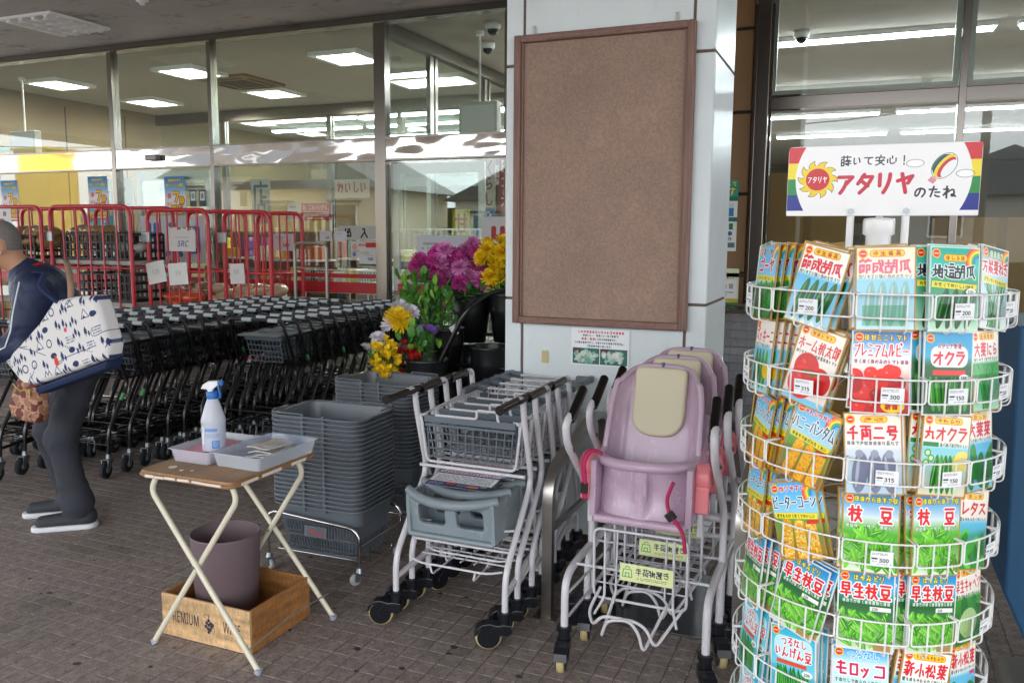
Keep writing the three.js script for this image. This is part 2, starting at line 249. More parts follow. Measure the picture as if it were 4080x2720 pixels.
// ---------- canopy over the pavement ----------
{
  const c = struct('canopy', [bx(34, 0.55, 12, -2.5, 4.215, -1.95)], M.slab);
  for (let i = 0; i < 17; i++) for (let j = 0; j < 13; j++) { const g = bx(1.792, 0.014, 0.902, -17.1 + i * 1.8, 3.928, -7.52 + j * 0.91), u = g.attributes.uv, o = rnd(), q = rnd(); for (let k = 0; k < u.count; k++) u.setXY(k, u.getX(k) * 0.6 + o, u.getY(k) * 0.6 + q); part(c, 'ceiling_board', g, M.soffit); }
  const t = thing('canopy_light', 'unlit white louvred ceiling light set in the canopy above the shop front', 'ceiling light', [-8.57, 3.92, -6.93]);
  part(t, 'frame', [bx(0.82, 0.03, 0.03, 0, -0.015, 0.38), bx(0.82, 0.03, 0.03, 0, -0.015, -0.38), bx(0.03, 0.03, 0.73, 0.395, -0.015, 0), bx(0.03, 0.03, 0.73, -0.395, -0.015, 0)], M.lampWhite);
  for (let i = 0; i < 4; i++) part(t, 'baffle', [ext(shapeOf([[-0.07, 0], [0.07, 0], [0.012, -0.055], [-0.012, -0.055]]), 0.72).translate(-0.29 + i * 0.195, 0, -0.36)], M.lampWhite);
  for (let i = 0; i < 4; i++) part(t, 'cross_louvre', [bx(0.76, 0.04, 0.006, 0, -0.022, -0.28 + i * 0.18)], M.lampWhite);
  const s = thing('smoke_detector', 'small white smoke detector on the canopy ceiling', 'detector', [-6.9, 3.921, -6.6]);
  part(s, 'housing', lathe([[0, -0.05], [0.03, -0.05], [0.035, -0.03], [0.06, -0.02], [0.065, 0]], 16), M.lampWhite);
}
// ---------- shop front: polished metal posts, mirror band, panes ----------
const ZF = -8;
function band(x0, x1, y0, y1, z, amp, s) { // mirror-polished sheet, slightly buckled
  const nx = Math.ceil((x1 - x0) * 22), g = new THREE.PlaneGeometry(x1 - x0, y1 - y0, nx, 6), p = g.attributes.position;
  for (let i = 0; i < p.count; i++) { const u = p.getX(i) + x0, v = p.getY(i); p.setZ(i, amp * (Math.sin(u * 7.1 + s) * 0.5 + (fbm(u * 0.13 % 1 + 1, v * 0.6 + 1, 16, s, 3) - 0.5) * 2.4)); }
  g.computeVertexNormals(); return [g.translate((x0 + x1) / 2, (y0 + y1) / 2, z), bx(x1 - x0, y1 - y0, 0.06, (x0 + x1) / 2, (y0 + y1) / 2, z - 0.06)];
}
{
  const f = thing('glazed_facade', 'tall glazed shop front with polished metal posts and a mirror bright band over the doors', 'shop front');
  const px = [[-13.2, 0.08], [-11.6, 0.05], [-8.925, 0.07], [-7.31, 0.055], [-4.94, 0.14], [-3.4, 0.08]];
  for (const [x, w] of px) part(f, 'post', rbx(w, 3.86, 0.12, 0.006, x, 1.93, ZF), M.frame);
  part(f, 'top_rail', [bx(9.8, 0.06, 0.12, -8.3, 3.885, ZF), bx(9.8, 0.012, 0.16, -8.3, 3.84, ZF)], M.frame);
  const cells = px.map(([x, w]) => [x, w]);
  for (let i = 0; i < cells.length - 1; i++) {
    const a = cells[i][0] + cells[i][1] / 2, b = cells[i + 1][0] - cells[i + 1][1] / 2, m = (a + b) / 2, w = b - a;
    part(f, 'mirror_band', band(a, b, 2.39, 2.61, ZF + 0.05, [0.0006, 0.0006, 0.0012, 0.0024, 0.0036][i], 3 + i * 7), M.chrome);
    part(f, 'band_trim', [bx(w, 0.018, 0.13, m, 2.619, ZF), bx(w, 0.018, 0.13, m, 2.381, ZF)], M.frame);
    part(f, 'upper_pane', bx(w, 1.212, 0.008, m, 3.234, ZF), M.glass);
    part(f, 'lower_pane', bx(w, 2.33, 0.008, m, 1.206, ZF), M.glass);
    part(f, 'sill', bx(w, 0.04, 0.1, m, 0.02, ZF), M.frame);
  }
  // doors: frames just inside
  for (const [a, b] of [[-8.66, -7.45], [-4.84, -3.72]]) {
    const d = part(f, 'door', [bx(0.07, 2.2, 0.04, a + 0.035, 1.13, ZF - 0.06), bx(0.07, 2.2, 0.04, b - 0.035, 1.13, ZF - 0.06), bx(b - a, 0.11, 0.04, (a + b) / 2, 2.285, ZF - 0.06), bx(b - a, 0.12, 0.04, (a + b) / 2, 0.09, ZF - 0.06)], M.alu);
    part(d, 'door_pane', bx(b - a - 0.14, 2.08, 0.006, (a + b) / 2, 1.19, ZF - 0.06), M.glass);
  }
  for (const [a, b, m] of [[-13.1, -8.97, M.red], [-7.27, -5.02, M.red], [-8.55, -7.55, M.red], [-4.76, -3.8, M.red]]) for (const [y, h] of [[1.095, 0.05], [0.96, 0.125]]) part(f, 'red_stripe', bx(b - a, h, 0.003, (a + b) / 2, y, ZF + 0.007), m);
  const s = thing('door_sensor', 'small grey sensor box on the mirror band over the left door', 'sensor', [-8.22, 2.5, ZF + 0.09]);
  part(s, 'housing', rbx(0.2, 0.07, 0.07, 0.012, 0, 0, 0), std(0x8b8784, 0.45)); part(s, 'lens', bx(0.16, 0.04, 0.004, 0, -0.006, 0.036), std(0xb5aeb0, 0.3));
}
// ---------- rooms behind the glass ----------
{
  struct('shop_floor', [bx(30, 0.1, 24, -2.5, -0.052, -20.1)], M.inFloor);
  struct('shop_ceiling', [bx(30, 0.3, 24, -2.5, 4.08, -20.05)], M.inCeil);
  const lw = struct('shop_side_wall', [bx(0.3, 3.93, 22, -13.4, 1.965, -19.1)], M.wallBeige);
  part(lw, 'green_rail', bx(0.03, 0.06, 5, -13.23, 2.95, -10.6), M.green); part(lw, 'panel_joint', [0, 1, 2].map((i) => bx(0.006, 3.6, 0.02, -13.247, 2, -9.5 - i * 1.3)), M.darkJoint);
  struct('shop_back_wall', [bx(30, 3.93, 0.3, -2.5, 1.965, -30)], M.inWall); struct('shop_side_wall', [bx(0.3, 3.93, 24, 8, 1.965, -19)], M.inWall);
  struct('shop_return_wall', [bx(0.2, 3.93, 1.3, -2.55, 1.965, -7.45), bx(1.1, 3.93, 0.1, -2.95, 1.965, -8.1)], M.inWall);
  const g = thing('inner_glass_screen', 'second glazed screen with metal posts behind the shop front', 'glass screen');
  part(g, 'beam', [bx(8.3, 0.2, 0.14, -9.2, 3.82, -12.93)], M.frame);
  for (const x of [-11.55, -9.1, -7.6, -5.05]) part(g, 'post', [bx(0.1, 3.72, 0.1, x, 1.86, -12.93), bx(0.03, 3.72, 0.03, x + 0.09, 1.86, -12.9)], M.frame);
  part(g, 'rail', bx(8.1, 0.16, 0.08, -9.2, 2.5, -12.93), M.frame);
  for (const [a, b] of [[-13.2, -11.6], [-11.5, -9.15], [-9.05, -7.65], [-7.55, -5.1]]) part(g, 'pane', bx(b - a, 1.1, 0.008, (a + b) / 2, 3.14, -12.93), M.glass);
  const s = thing('lobby_side_screen', 'glazed side screen running back from the polished post', 'glass screen');
  part(s, 'beam', bx(0.12, 0.16, 4.7, -5.05, 3.84, -10.5), M.frame); part(s, 'rail', bx(0.1, 0.2, 4.7, -5.05, 2.5, -10.5), M.frame);
  for (const z of [-8.14, -9.3, -10.9]) part(s, 'post', [bx(0.06, 3.76, 0.09, -5.05, 1.88, z), bx(0.06, 3.76, 0.06, -5.05, 1.88, z - 0.12)], M.frame);
  for (const [a, b] of [[-8.2, -9.24], [-9.46, -10.84]]) part(s, 'pane', bx(0.008, 1.16, a - b, -5.05, 3.18, (a + b) / 2), M.glass);
  // square ceiling lights of the lobby
  const make = (x, z) => {
    const t = thing('lobby_light', 'lit square recessed light in the lobby ceiling behind the glass', 'ceiling light', [x, 3.93, z], 0, 'square lights in the lobby ceiling');
    part(t, 'frame', [bx(0.76, 0.05, 0.08, 0, -0.025, 0.34), bx(0.76, 0.05, 0.08, 0, -0.025, -0.34), bx(0.08, 0.05, 0.6, 0.34, -0.025, 0), bx(0.08, 0.05, 0.6, -0.34, -0.025, 0)], M.lampWhite);
    part(t, 'glowing_lamp', bx(0.59, 0.01, 0.59, 0, -0.012, 0), M.troff);
    for (let i = 0; i < 4; i++) part(t, 'baffle', bx(0.59, 0.025, 0.008, 0, -0.032, -0.22 + i * 0.147), M.lampWhite);
    const l = new THREE.RectAreaLight(0xfff6ea, 1.5, 0.56, 0.56); l.position.set(x, 3.87, z); l.lookAt(x, 0, z); scene.add(l);
  };
  for (const x of [-11.9, -9.2, -6.46]) for (const z of [-9.62, -11.5]) make(x, z);
  make(-4.2, -11.5);
  const strip = (x, z, len) => {
    const t = thing('fluorescent_light', 'long lit fluorescent strip light under the shop ceiling', 'strip light', [x, 3.86, z], 0, 'fluorescent strips under the shop ceiling');
    part(t, 'fixture', bx(len, 0.06, 0.14, 0, 0.04, 0), M.lampWhite);
    for (const s of [-0.045, 0.045]) part(t, 'glowing_tube', cyl(0.016, 0.016, len - 0.06, 0, -0.008, s, 8, 0, 0, Math.PI / 2), M.tube);
    const l = new THREE.RectAreaLight(0xf4f6ff, 6, len, 0.12); l.position.set(x, 3.825, z); l.lookAt(x, 0, z); scene.add(l);
  };
  for (const [z, xs] of [[-10.7, [-3.2, 0.05, 2.6]], [-14.1, [-10.5, -8, -5.5, -3, -0.5, 2]], [-15.4, [-11.2, -8.7]], [-17, [-10.8, -8.2, -5.5, -1, 1.6]], [-20.3, [-7, -4.4, -0.8, 1.8]]]) for (const x of xs) strip(x, z, 2.35);
  const ac = thing('air_conditioner', 'brown stained square air conditioner in the lobby ceiling', 'air conditioner', [-9.05, 3.93, -10.55]);
  part(ac, 'panel', rbx(0.95, 0.05, 0.95, 0.02, 0, -0.02, 0), std(0x8a6f4c, 0.7)); for (let i = 0; i < 4; i++) part(ac, 'slot', bx(0.6, 0.01, 0.06, Math.sin(i * Math.PI / 2) * 0.38, -0.048, Math.cos(i * Math.PI / 2) * 0.38, 0, i * Math.PI / 2, 0), M.dark); part(ac, 'grille', bx(0.5, 0.01, 0.5, 0, -0.047, 0), std(0x3d3a36, 0.8));
  for (const [x, z, lab] of [[-3.95, -8.75, 'dark security camera dome on a stained ring under the lobby ceiling'], [-4.4, -9.6, 'white security camera with dark dome hanging by the side screen'], [-0.78, -10.4, 'small white camera dome on the ceiling behind the right window']]) {
    const t = thing('security_camera', lab, 'camera', [x, 3.93, z]);
    part(t, 'base', lathe([[0, 0], [0.09, 0], [0.09, -0.05], [0.07, -0.08]], 20), M.lampWhite); part(t, 'dome', new THREE.SphereGeometry(0.062, 16, 10, 0, 6.3, 1.57, 1.57).translate(0, -0.08, 0), phys(0x0a0a0c, 0.05));
  }
  for (const [x, z, w, lab] of [[-12.05, -9.1, 0.55, 'white hanging box sign on a rod in front of the beige wall'], [-4.25, -9.05, 0.5, 'plain white box sign hanging by a rod beside the camera domes']]) {
    const t = thing('hanging_sign', lab, 'box sign', [x, 2.62, z]);
    part(t, 'box', rbx(w, 0.5, 0.12, 0.01, 0, 0.25, 0), std(0xd0cec2, 0.6)); part(t, 'rod', cyl(0.014, 0.014, 0.82, 0, 0.9, 0, 8), M.lampWhite); part(t, 'ceiling_cup', cyl(0.05, 0.05, 0.05, 0, 1.285, 0, 14), M.lampWhite);
    part(t, 'face_plate', rbx(w - 0.08, 0.42, 0.006, 0.01, 0, 0.25, 0.061), M.white);
  }
}
// ---------- pillar with enamel panels ----------
{
  const X0 = -1.661, X1 = -0.651, Z0 = -3.85, Z1 = -4.437, p = thing('pillar', 'square pillar clad in pale blue white enamel panels with brown joints', 'pillar');
  part(p, 'core', bx(X1 - X0 - 0.012, 3.92, Z0 - Z1 - 0.012, (X0 + X1) / 2, 1.96, (Z0 + Z1) / 2), M.joint);
  const uvb = (g, s = 1) => { const q = g.attributes.position, u = g.attributes.uv, n = g.attributes.normal; for (let i = 0; i < u.count; i++) u.setXY(i, (Math.abs(n.getX(i)) > 0.7 ? q.getZ(i) : q.getX(i)) * s * 0.9, q.getY(i) * s * 0.9); return g; };
  const rows = [[0.06, 1.236], [1.25, 2.373], [2.387, 3.9]], cols = [[X0, -1.575], [-1.561, -0.753], [-0.739, X1]];
  for (const [a, b] of rows) {
    for (const [c, d] of cols) part(p, 'panel', uvb(rbx(d - c, b - a, 0.012, 0.0025, (c + d) / 2, (a + b) / 2, Z0 - 0.004, 0, 0, 0, 1)), M.enamel);
    for (const x of [X0 + 0.004, X1 - 0.004]) part(p, 'panel', uvb(rbx(0.012, b - a, Z0 - Z1 - 0.022, 0.0025, x, (a + b) / 2, (Z0 + Z1) / 2 - 0.004, 0, 0, 0, 1)), M.enamel);
  }
  part(p, 'skirting', bx(1.02, 0.06, 0.6, -1.156, 0.03, -4.1435), M.bronze);
  const n = thing('notice_board', 'empty brown cork notice board in a wooden frame on the pillar', 'notice board', [-1.168, 1.122, -3.82]);
  part(n, 'cork', bx(0.83, 1.34, 0.014, 0, 0.695, -0.012), M.cork);
  part(n, 'frame_side', rbx(0.036, 1.39, 0.04, 0.007, -0.419, 0.695, 0), M.brownFrame);
  part(n, 'frame_side', rbx(0.036, 1.39, 0.04, 0.007, 0.419, 0.695, 0), M.brownFrame);
  part(n, 'frame_rail', rbx(0.804, 0.036, 0.039, 0.007, 0, 1.372, 0), M.brownFrame); part(n, 'frame_rail', rbx(0.804, 0.036, 0.039, 0.007, 0, 0.018, 0), M.brownFrame);
  for (const s of [-1, 1]) { part(n, 'inner_bead', rbx(0.012, 1.32, 0.012, 0.003, s * 0.395, 0.695, 0.002), M.brownFrame); part(n, 'hanger', [rbx(0.014, 0.05, 0.004, 0.004, s * 0.345, 1.41, -0.016), cyl(0.004, 0.004, 0.008, s * 0.345, 1.425, -0.013, 8, Math.PI / 2)], M.steel); }
  // recycling notice under the board
  const tex = cv(420, 260, (x, w, h) => {
    x.fillStyle = '#eef1f4'; x.fillRect(0, 0, w, h); const c = '#333338', r = '#c0322f';
    jp(x, 'このお持ち込みになられるお客様へ', 46, 12, 21, 20, r, 0.16); jp(x, '発泡トレー・透明トレーはご家庭で', 84, 38, 16, 17, c, 0.16); jp(x, '洗浄・分別', 74, 62, 20, 19, r, 0.18); jp(x, 'してからお持ち下さい。', 172, 64, 15, 17, c, 0.16);
    jp(x, 'この様な状態ですと、リサイクルに使用できません。', 22, 90, 15.4, 16, c, 0.16); jp(x, 'ご協力をお願い致します。', 112, 114, 16, 16, c, 0.16);
    for (const X of [12, 212]) { x.fillStyle = '#2f6a58'; x.fillRect(X, 138, 194, 112); x.fillStyle = '#4a3c3c'; x.fillRect(X, 138, 60, 40); for (let i = 0; i < 46; i++) { const s = rr(14, 34); x.fillStyle = pick(['#cfe3dc', '#e6e9e0', '#a8cfc2', '#88b7a7', '#d9d6c4', '#5aa58c']); x.globalAlpha = 0.75; x.beginPath(); x.ellipse(X + rr(24, 170), rr(164, 236), s, s * rr(0.4, 0.9), rr(0, 3), 0, 7); x.save(); x.beginPath(); x.rect(X, 138, 194, 112); x.clip(); x.beginPath(); x.ellipse(X + rr(24, 170), rr(164, 236), s * 0.7, s * rr(0.3, 0.7), rr(0, 3), 0, 7); x.fill(); x.restore(); } x.globalAlpha = 1; }
  });
  solo('recycling_notice', bx(0.295, 0.181, 0.002, -1.1535, 1.0175, -3.8427), paperMat(tex, 0.5), 'laminated notice with two photos of bagged trays under the cork board', 'notice');
  solo('tape_scrap', bx(0.034, 0.062, 0.0015, -1.44, 0.955, -3.843), std(0xcbb983, 0.6), 'yellowed scrap of tape stuck on the pillar beside the recycling notice', 'tape');
  solo('torn_paper', bx(0.03, 0.05, 0.002, -1.668, 1.47, -3.9), std(0xb9a184, 0.8), 'torn paper scrap on the edge of the pillar beside the cork board', 'paper scrap');
}
// ---------- right hand wall and window ----------
{
  const Z = -6.8, w = thing('tiled_wall', 'ochre brown tiled wall strip between the pillar and the right window', 'wall');
  part(w, 'backing', bx(1.6, 3.9, 0.2, -1.64, 1.95, Z - 0.115), M.darkJoint);
  for (let i = 0; i < 5; i++) for (let j = 0; j < 2; j++) part(w, 'wall_tile', rbx(0.6, i ? 0.605 : 0.5, 0.02, 0.004, -1.158 - j * 0.62, i ? 1.585 + (i - 1) * 0.63 : 1.02, Z - 0.008, 0, 0, 0, 1), M.brownTile);
  part(w, 'dado', [bx(1.6, 0.3, 0.03, -1.63, 0.78, Z - 0.004), bx(1.6, 0.03, 0.05, -1.63, 1.26, Z - 0.004)], M.bronze);
  for (let i = 0; i < 5; i++) part(w, 'shutter_slat', rbx(1.6, 0.115, 0.02, 0.01, -1.63, 0.06 + i * 0.12, Z - 0.002, 0, 0, 0, 1), M.steel);
  const f = thing('right_window', 'tall shop window with slim metal frame behind the seed rack', 'window');
  for (const [x, q] of [[-0.775, 0.1], [0.592, 0.05], [3.2, 0.08]]) part(f, 'post', rbx(q, 3.9, 0.12, 0.006, x, 1.95, Z), M.frame);
  part(f, 'post_trim', [bx(0.02, 3.9, 0.04, -0.712, 1.95, Z + 0.03), bx(0.02, 3.9, 0.03, -0.835, 1.95, Z + 0.05)], M.chrome);
  for (const [a, b] of [[-0.724, 0.566], [0.618, 3.16]]) {
    const m = (a + b) / 2, W = b - a; part(f, 'transom', [bx(W, 0.09, 0.1, m, 2.575, Z)], M.frame); part(f, 'transom_trim', [bx(W, 0.012, 0.13, m, 2.628, Z), bx(W, 0.012, 0.13, m, 2.522, Z)], M.chrome);
    part(f, 'upper_pane', bx(W, 1.25, 0.008, m, 3.26, Z), M.glass); part(f, 'lower_pane', bx(W, 2.2, 0.008, m, 1.415, Z), M.glass); part(f, 'top_rail', bx(W, 0.06, 0.1, m, 3.88, Z), M.frame);
    part(f, 'inner_frame', [bx(0.04, 1.25, 0.03, a + 0.02, 3.26, Z - 0.04), bx(0.04, 1.25, 0.03, b - 0.02, 3.26, Z - 0.04), bx(W - 0.08, 0.04, 0.03, m, 2.66, Z - 0.04)], M.alu); part(f, 'base_panel', bx(W, 0.3, 0.1, m, 0.15, Z), M.steel);
  }
  // posters on the tiled wall
  const t1 = cv(256, 560, (x, W, H) => {
    x.fillStyle = '#f0f2ee'; x.fillRect(0, 0, W, H); x.fillStyle = '#2aa38c'; x.fillRect(0, 0, W, 130); x.fillStyle = '#0e7a68'; x.fillRect(0, 130, W, 34); x.fillRect(0, 292, W, 34);
    jp(x, 'ものが入って', 20, 10, 38, 40, '#e9e36a', 0.2, '#0b5c50'); jp(x, 'なります', 26, 58, 54, 58, '#e9e36a', 0.2, '#0b5c50'); jp(x, '生ゴミ', 96, 298, 26, 24, '#fff', 0.14);
    x.fillStyle = '#8d8f92'; x.fillRect(118, 196, 20, 84); x.fillRect(122, 176, 12, 24); x.fillStyle = '#2f86b8'; x.fillRect(176, 214, 52, 70); x.fillStyle = '#d5e6ee'; x.fillRect(176, 186, 52, 34); x.fillStyle = '#a8a59e'; x.beginPath(); x.ellipse(70, 240, 26, 40, 0, 0, 7); x.fill();
    x.strokeStyle = '#c43a34'; x.lineWidth = 16; x.beginPath(); x.moveTo(60, 350); x.lineTo(190, 420); x.moveTo(190, 350); x.lineTo(60, 420); x.stroke(); x.fillStyle = '#2d7a3e'; x.fillRect(196, 340, 30, 50); x.fillStyle = '#3566a8'; x.beginPath(); x.arc(204, 420, 18, 0, 7); x.fill();
    jp(x, 'ありませんか', 30, 446, 32, 32, '#333', 0.14); x.fillStyle = '#8fb79c'; x.fillRect(10, 492, 110, 40); x.fillStyle = '#5d7a8c'; x.fillRect(126, 492, 118, 40);
  });
  solo('sorting_poster', bx(0.26, 0.56, 0.002, -1.06, 1.73, Z + 0.0035), paperMat(t1), 'tall green topped poster about food waste on the ochre tiles', 'poster');
  const t2 = cv(256, 330, (x, W, H) => {
    x.fillStyle = '#dfe6c8'; x.fillRect(0, 0, W, H); x.fillStyle = '#e8b48c'; x.fillRect(10, 16, 80, 70); latin(x, 'ロス', 16, 60, 30, '#3c8c5a'); x.fillStyle = '#eef0ec'; x.fillRect(14, 90, W - 28, 150); jp(x, 'ポイントをもらって', 98, 44, 16, 18, '#d06a3c', 0.2); jp(x, 'ためてみよう', 98, 68, 20, 18, '#d06a3c', 0.2); x.fillStyle = '#e07a5c'; x.fillRect(110, 128, 50, 34);
    x.fillStyle = '#a3a5a4'; x.fillRect(64, 124, 34, 40); x.fillRect(178, 124, 34, 40); jp(x, 'リサイクルボックスのほう', 50, 186, 14, 14, '#444', 0.16); jp(x, 'レーサーケース', 66, 208, 14, 14, '#444', 0.16); x.fillStyle = '#c9bf3c'; x.fillRect(0, 246, W, 40); x.fillStyle = '#2f8f52'; x.fillRect(0, 276, W, 54); latin(x, 'Club', 170, 316, 28, '#e9f3ea');
  });
  solo('points_poster', bx(0.25, 0.325, 0.002, -1.02, 1.15, Z + 0.02), paperMat(t2), 'pale green poster about recycling points below the green topped one', 'poster');
  const o = thing('recycling_cage', 'grey wire mesh cage stuffed with clear plastic behind the pink child carts', 'mesh cage', [-0.72, 0, -6.35]);
  const wr = []; for (let i = 0; i <= 14; i++) wr.push(bar([-0.42 + i * 0.06, 0.12, 0.3], [-0.42 + i * 0.06, 1.02, 0.3], 0.0025, 4)); for (let i = 0; i <= 15; i++) wr.push(bar([-0.42, 0.12 + i * 0.06, 0.3], [0.42, 0.12 + i * 0.06, 0.3], 0.0025, 4));
  part(o, 'mesh', wr, std(0x8d9296, 0.4, 0.6)); part(o, 'rim', [wire([[-0.43, 1.03, 0.3], [0.43, 1.03, 0.3], [0.43, 1.03, -0.3], [-0.43, 1.03, -0.3]], 0.012, 0.05, 8, true), bx(0.86, 0.1, 0.6, 0, 0.06, 0)], M.steel);
  for (const s of [-1, 1]) part(o, 'upright', [bar([s * 0.43, 0.05, 0.3], [s * 0.43, 1.03, 0.3], 0.012, 8), bar([s * 0.43, 0.05, -0.3], [s * 0.43, 1.03, -0.3], 0.012, 8)], M.steel);
  const bag = new THREE.IcosahedronGeometry(0.4, 4), bp = bag.attributes.position; for (let i = 0; i < bp.count; i++) { const v = V(bp.getX(i), bp.getY(i), bp.getZ(i)), k = 0.86 + 0.3 * fbm(v.x * 0.9 + 2, v.y * 0.9 + v.z + 3, 8, 77, 3); bp.setXYZ(i, v.x * k, v.y * 1.1 * k, v.z * 0.7 * k); }
  bag.computeVertexNormals(); solo('plastic_bag', place(bag, -0.72, 0.58, -6.35), phys(0xb9bcc0, 0.25, { transmission: 0.35, thickness: 0 }), 'crumpled clear plastic bag filling the wire mesh cage', 'plastic bag');
}
// ---------- across the car park: what the glass and the mirror band reflect ----------
{
  const wallM = std(0xcfc4ae, 0.85), roofM = std(0x5d5f63, 0.6), winM = std(0x39424a, 0.15), yel = std(0xc9a23a, 0.6);
  function house(x, z, w, d, h, rise, lab, wm, rm) {
    const o = thing('house', lab, 'house', [x, 0, z]);
    part(o, 'wall', bx(w, h, d, 0, h / 2, 0), wm); const r = ext(shapeOf([[-w / 2 - 0.6, 0], [w / 2 + 0.6, 0], [0, rise]]), d + 0.8).translate(0, h, -d / 2 - 0.4); part(o, 'roof', r, rm);
    for (const s of [-1, 1]) { const q = part(o, 'window', bx(1.5, 1.3, 0.08, s * w * 0.25, h - 1.3, -d / 2 - 0.03), M.white); part(q, 'pane', bx(1.3, 1.1, 0.04, s * w * 0.25, h - 1.3, -d / 2 - 0.07), winM); }
    part(o, 'awning', [bx(1.9, 0.06, 0.5, -w * 0.25, h - 0.55, -d / 2 - 0.25), bx(1.9, 0.06, 0.5, w * 0.25, h - 0.55, -d / 2 - 0.25)], rm);
  }
  house(-25.5, 22, 8, 7, 3.8, 2.4, 'cream house with grey gabled roof across the car park', wallM, roofM);
  house(-16.5, 27, 7, 7, 3.4, 1.8, 'low house with dark tiled roof beyond the white railing', std(0xb8b0a2, 0.85), std(0x3e3c3d, 0.7));
  house(-38, 30, 9, 8, 5.2, 2, 'pale two storey house behind the yellow shed', std(0xd6d5d0, 0.85), roofM);
  house(6, 34, 10, 8, 3.6, 2.2, 'long grey roofed house beyond the utility poles', std(0xa9a49b, 0.85), roofM);
  solo('yellow_shed', [bx(2.2, 5.4, 1.6, -35.8, 2.7, 12), bx(2.4, 0.1, 1.8, -35.8, 5.45, 12)], yel, 'tall bright yellow shed at the edge of the car park', 'shed');
  const r = thing('white_railing', 'white balcony style railing in front of the low house', 'railing', [-17, 0, 20]);
  part(r, 'rail', [bx(9, 0.08, 0.08, 0, 1.9, 0), bx(9, 0.3, 0.2, 0, 0.7, 0)], M.white); for (let i = 0; i < 30; i++) part(r, 'baluster', bx(0.05, 1.1, 0.05, -4.4 + i * 0.303, 1.35, 0), M.white); part(r, 'support', [bx(0.2, 0.6, 0.2, -4.2, 0.3, 0), bx(0.2, 0.6, 0.2, 4.2, 0.3, 0)], M.slab);
  const poles = [[-12, 14], [3.2, 15], [16, 17]];
  for (const [x, z] of poles) { const p = thing('utility_pole', 'grey utility pole carrying wires along the car park', 'utility pole', [x, 0, z], 0, 'utility poles along the car park'); part(p, 'shaft', cyl(0.1, 0.16, 10, 0, 5, 0, 12), std(0x6f6a64, 0.9)); part(p, 'cross_arm', [bx(1.8, 0.1, 0.1, 0, 8.6, 0), bx(1.4, 0.1, 0.1, 0, 7.8, 0)], std(0x55524e, 0.6)); part(p, 'transformer', cyl(0.22, 0.22, 0.6, 0.4, 7.1, 0, 12), std(0x6d7276, 0.5)); }
  for (const [y, off] of [[8.66, -0.8], [8.66, 0.8], [7.86, 0.6], [6.2, 0.1], [5.7, 0]]) { const pts = []; const P = [[-45, 13], ...poles, [50, 17]]; for (let i = 0; i < P.length - 1; i++) for (let k = 0; k < 8; k++) { const u = k / 8; pts.push(V(P[i][0] + (P[i + 1][0] - P[i][0]) * u, y - 2.4 * u * (1 - u), P[i][1] + (P[i + 1][1] - P[i][1]) * u + off)); } solo('power_line', sweep(pts, 0.02, 4), M.dark, 'black wire strung between the utility poles', 'wire', 'wires between the utility poles'); }
  const hill = new THREE.PlaneGeometry(260, 26, 90, 8), hp = hill.attributes.position; for (let i = 0; i < hp.count; i++) { const u = hp.getX(i), k = (hp.getY(i) + 13) / 26; hp.setY(i, k * (3 + 5 * fbm(u / 260 + 0.5, 0.3, 6, 51, 4))); hp.setZ(i, -k * 30 * -1); } hill.rotateY(Math.PI); hill.computeVertexNormals(); struct('hills', hill.translate(0, 0, 110), std(0x46543a, 0.95));
}
// ---------- casters and carts ----------
T.wear = (r, g, b) => dt(256, 256, (u, v) => { const n = fbm(u, v, 5, 55, 5), s = vnoise(u * 90, v * 90, 90, 4) > 0.965 ? -22 : 0, sc = fbm(u, v * 0.2, 40, 57, 3) > 0.71 ? 14 : 0, k = 0.92 + 0.14 * n; return [r * k + s + sc, g * k + s + sc, b * k + s + sc].map((q) => Math.max(0, Math.min(255, q))); });
Object.assign(M, {
  whitePaint: phys(0xcdccd0, 0.35, { clearcoat: 0.3, clearcoatRoughness: 0.3 }), blackGrip: std(0x0b0a0a, 0.22), blackPlastic: std(0x10131a, 0.3), tan: std(0xb6a676, 0.5), greyPlastic: std(0x5d6770, 0.45), seatGrey: std(0xffffff, 0.4, 0, { map: T.wear(132, 144, 150) }),
  blackPaint: phys(0x08090b, 0.28, { clearcoat: 0.4 }), sleeve: std(0xb6bfc0, 0.5), navySleeve: std(0x14172a, 0.45), tyreDark: std(0x23262a, 0.7), zinc: std(0x9aa0a2, 0.35, 0.9), lilac: phys(0xffffff, 0.3, { map: T.wear(190, 164, 184), clearcoat: 0.25, clearcoatRoughness: 0.25 }), cushion: std(0xc9c1a6, 0.6, 0, { bumpMap: T.fine, bumpScale: 0.0006 }),
  pinkKnob: std(0xe8858c, 0.45), strap: std(0xb01f56, 0.7), greyRing: std(0x5a5c63, 0.5),
});
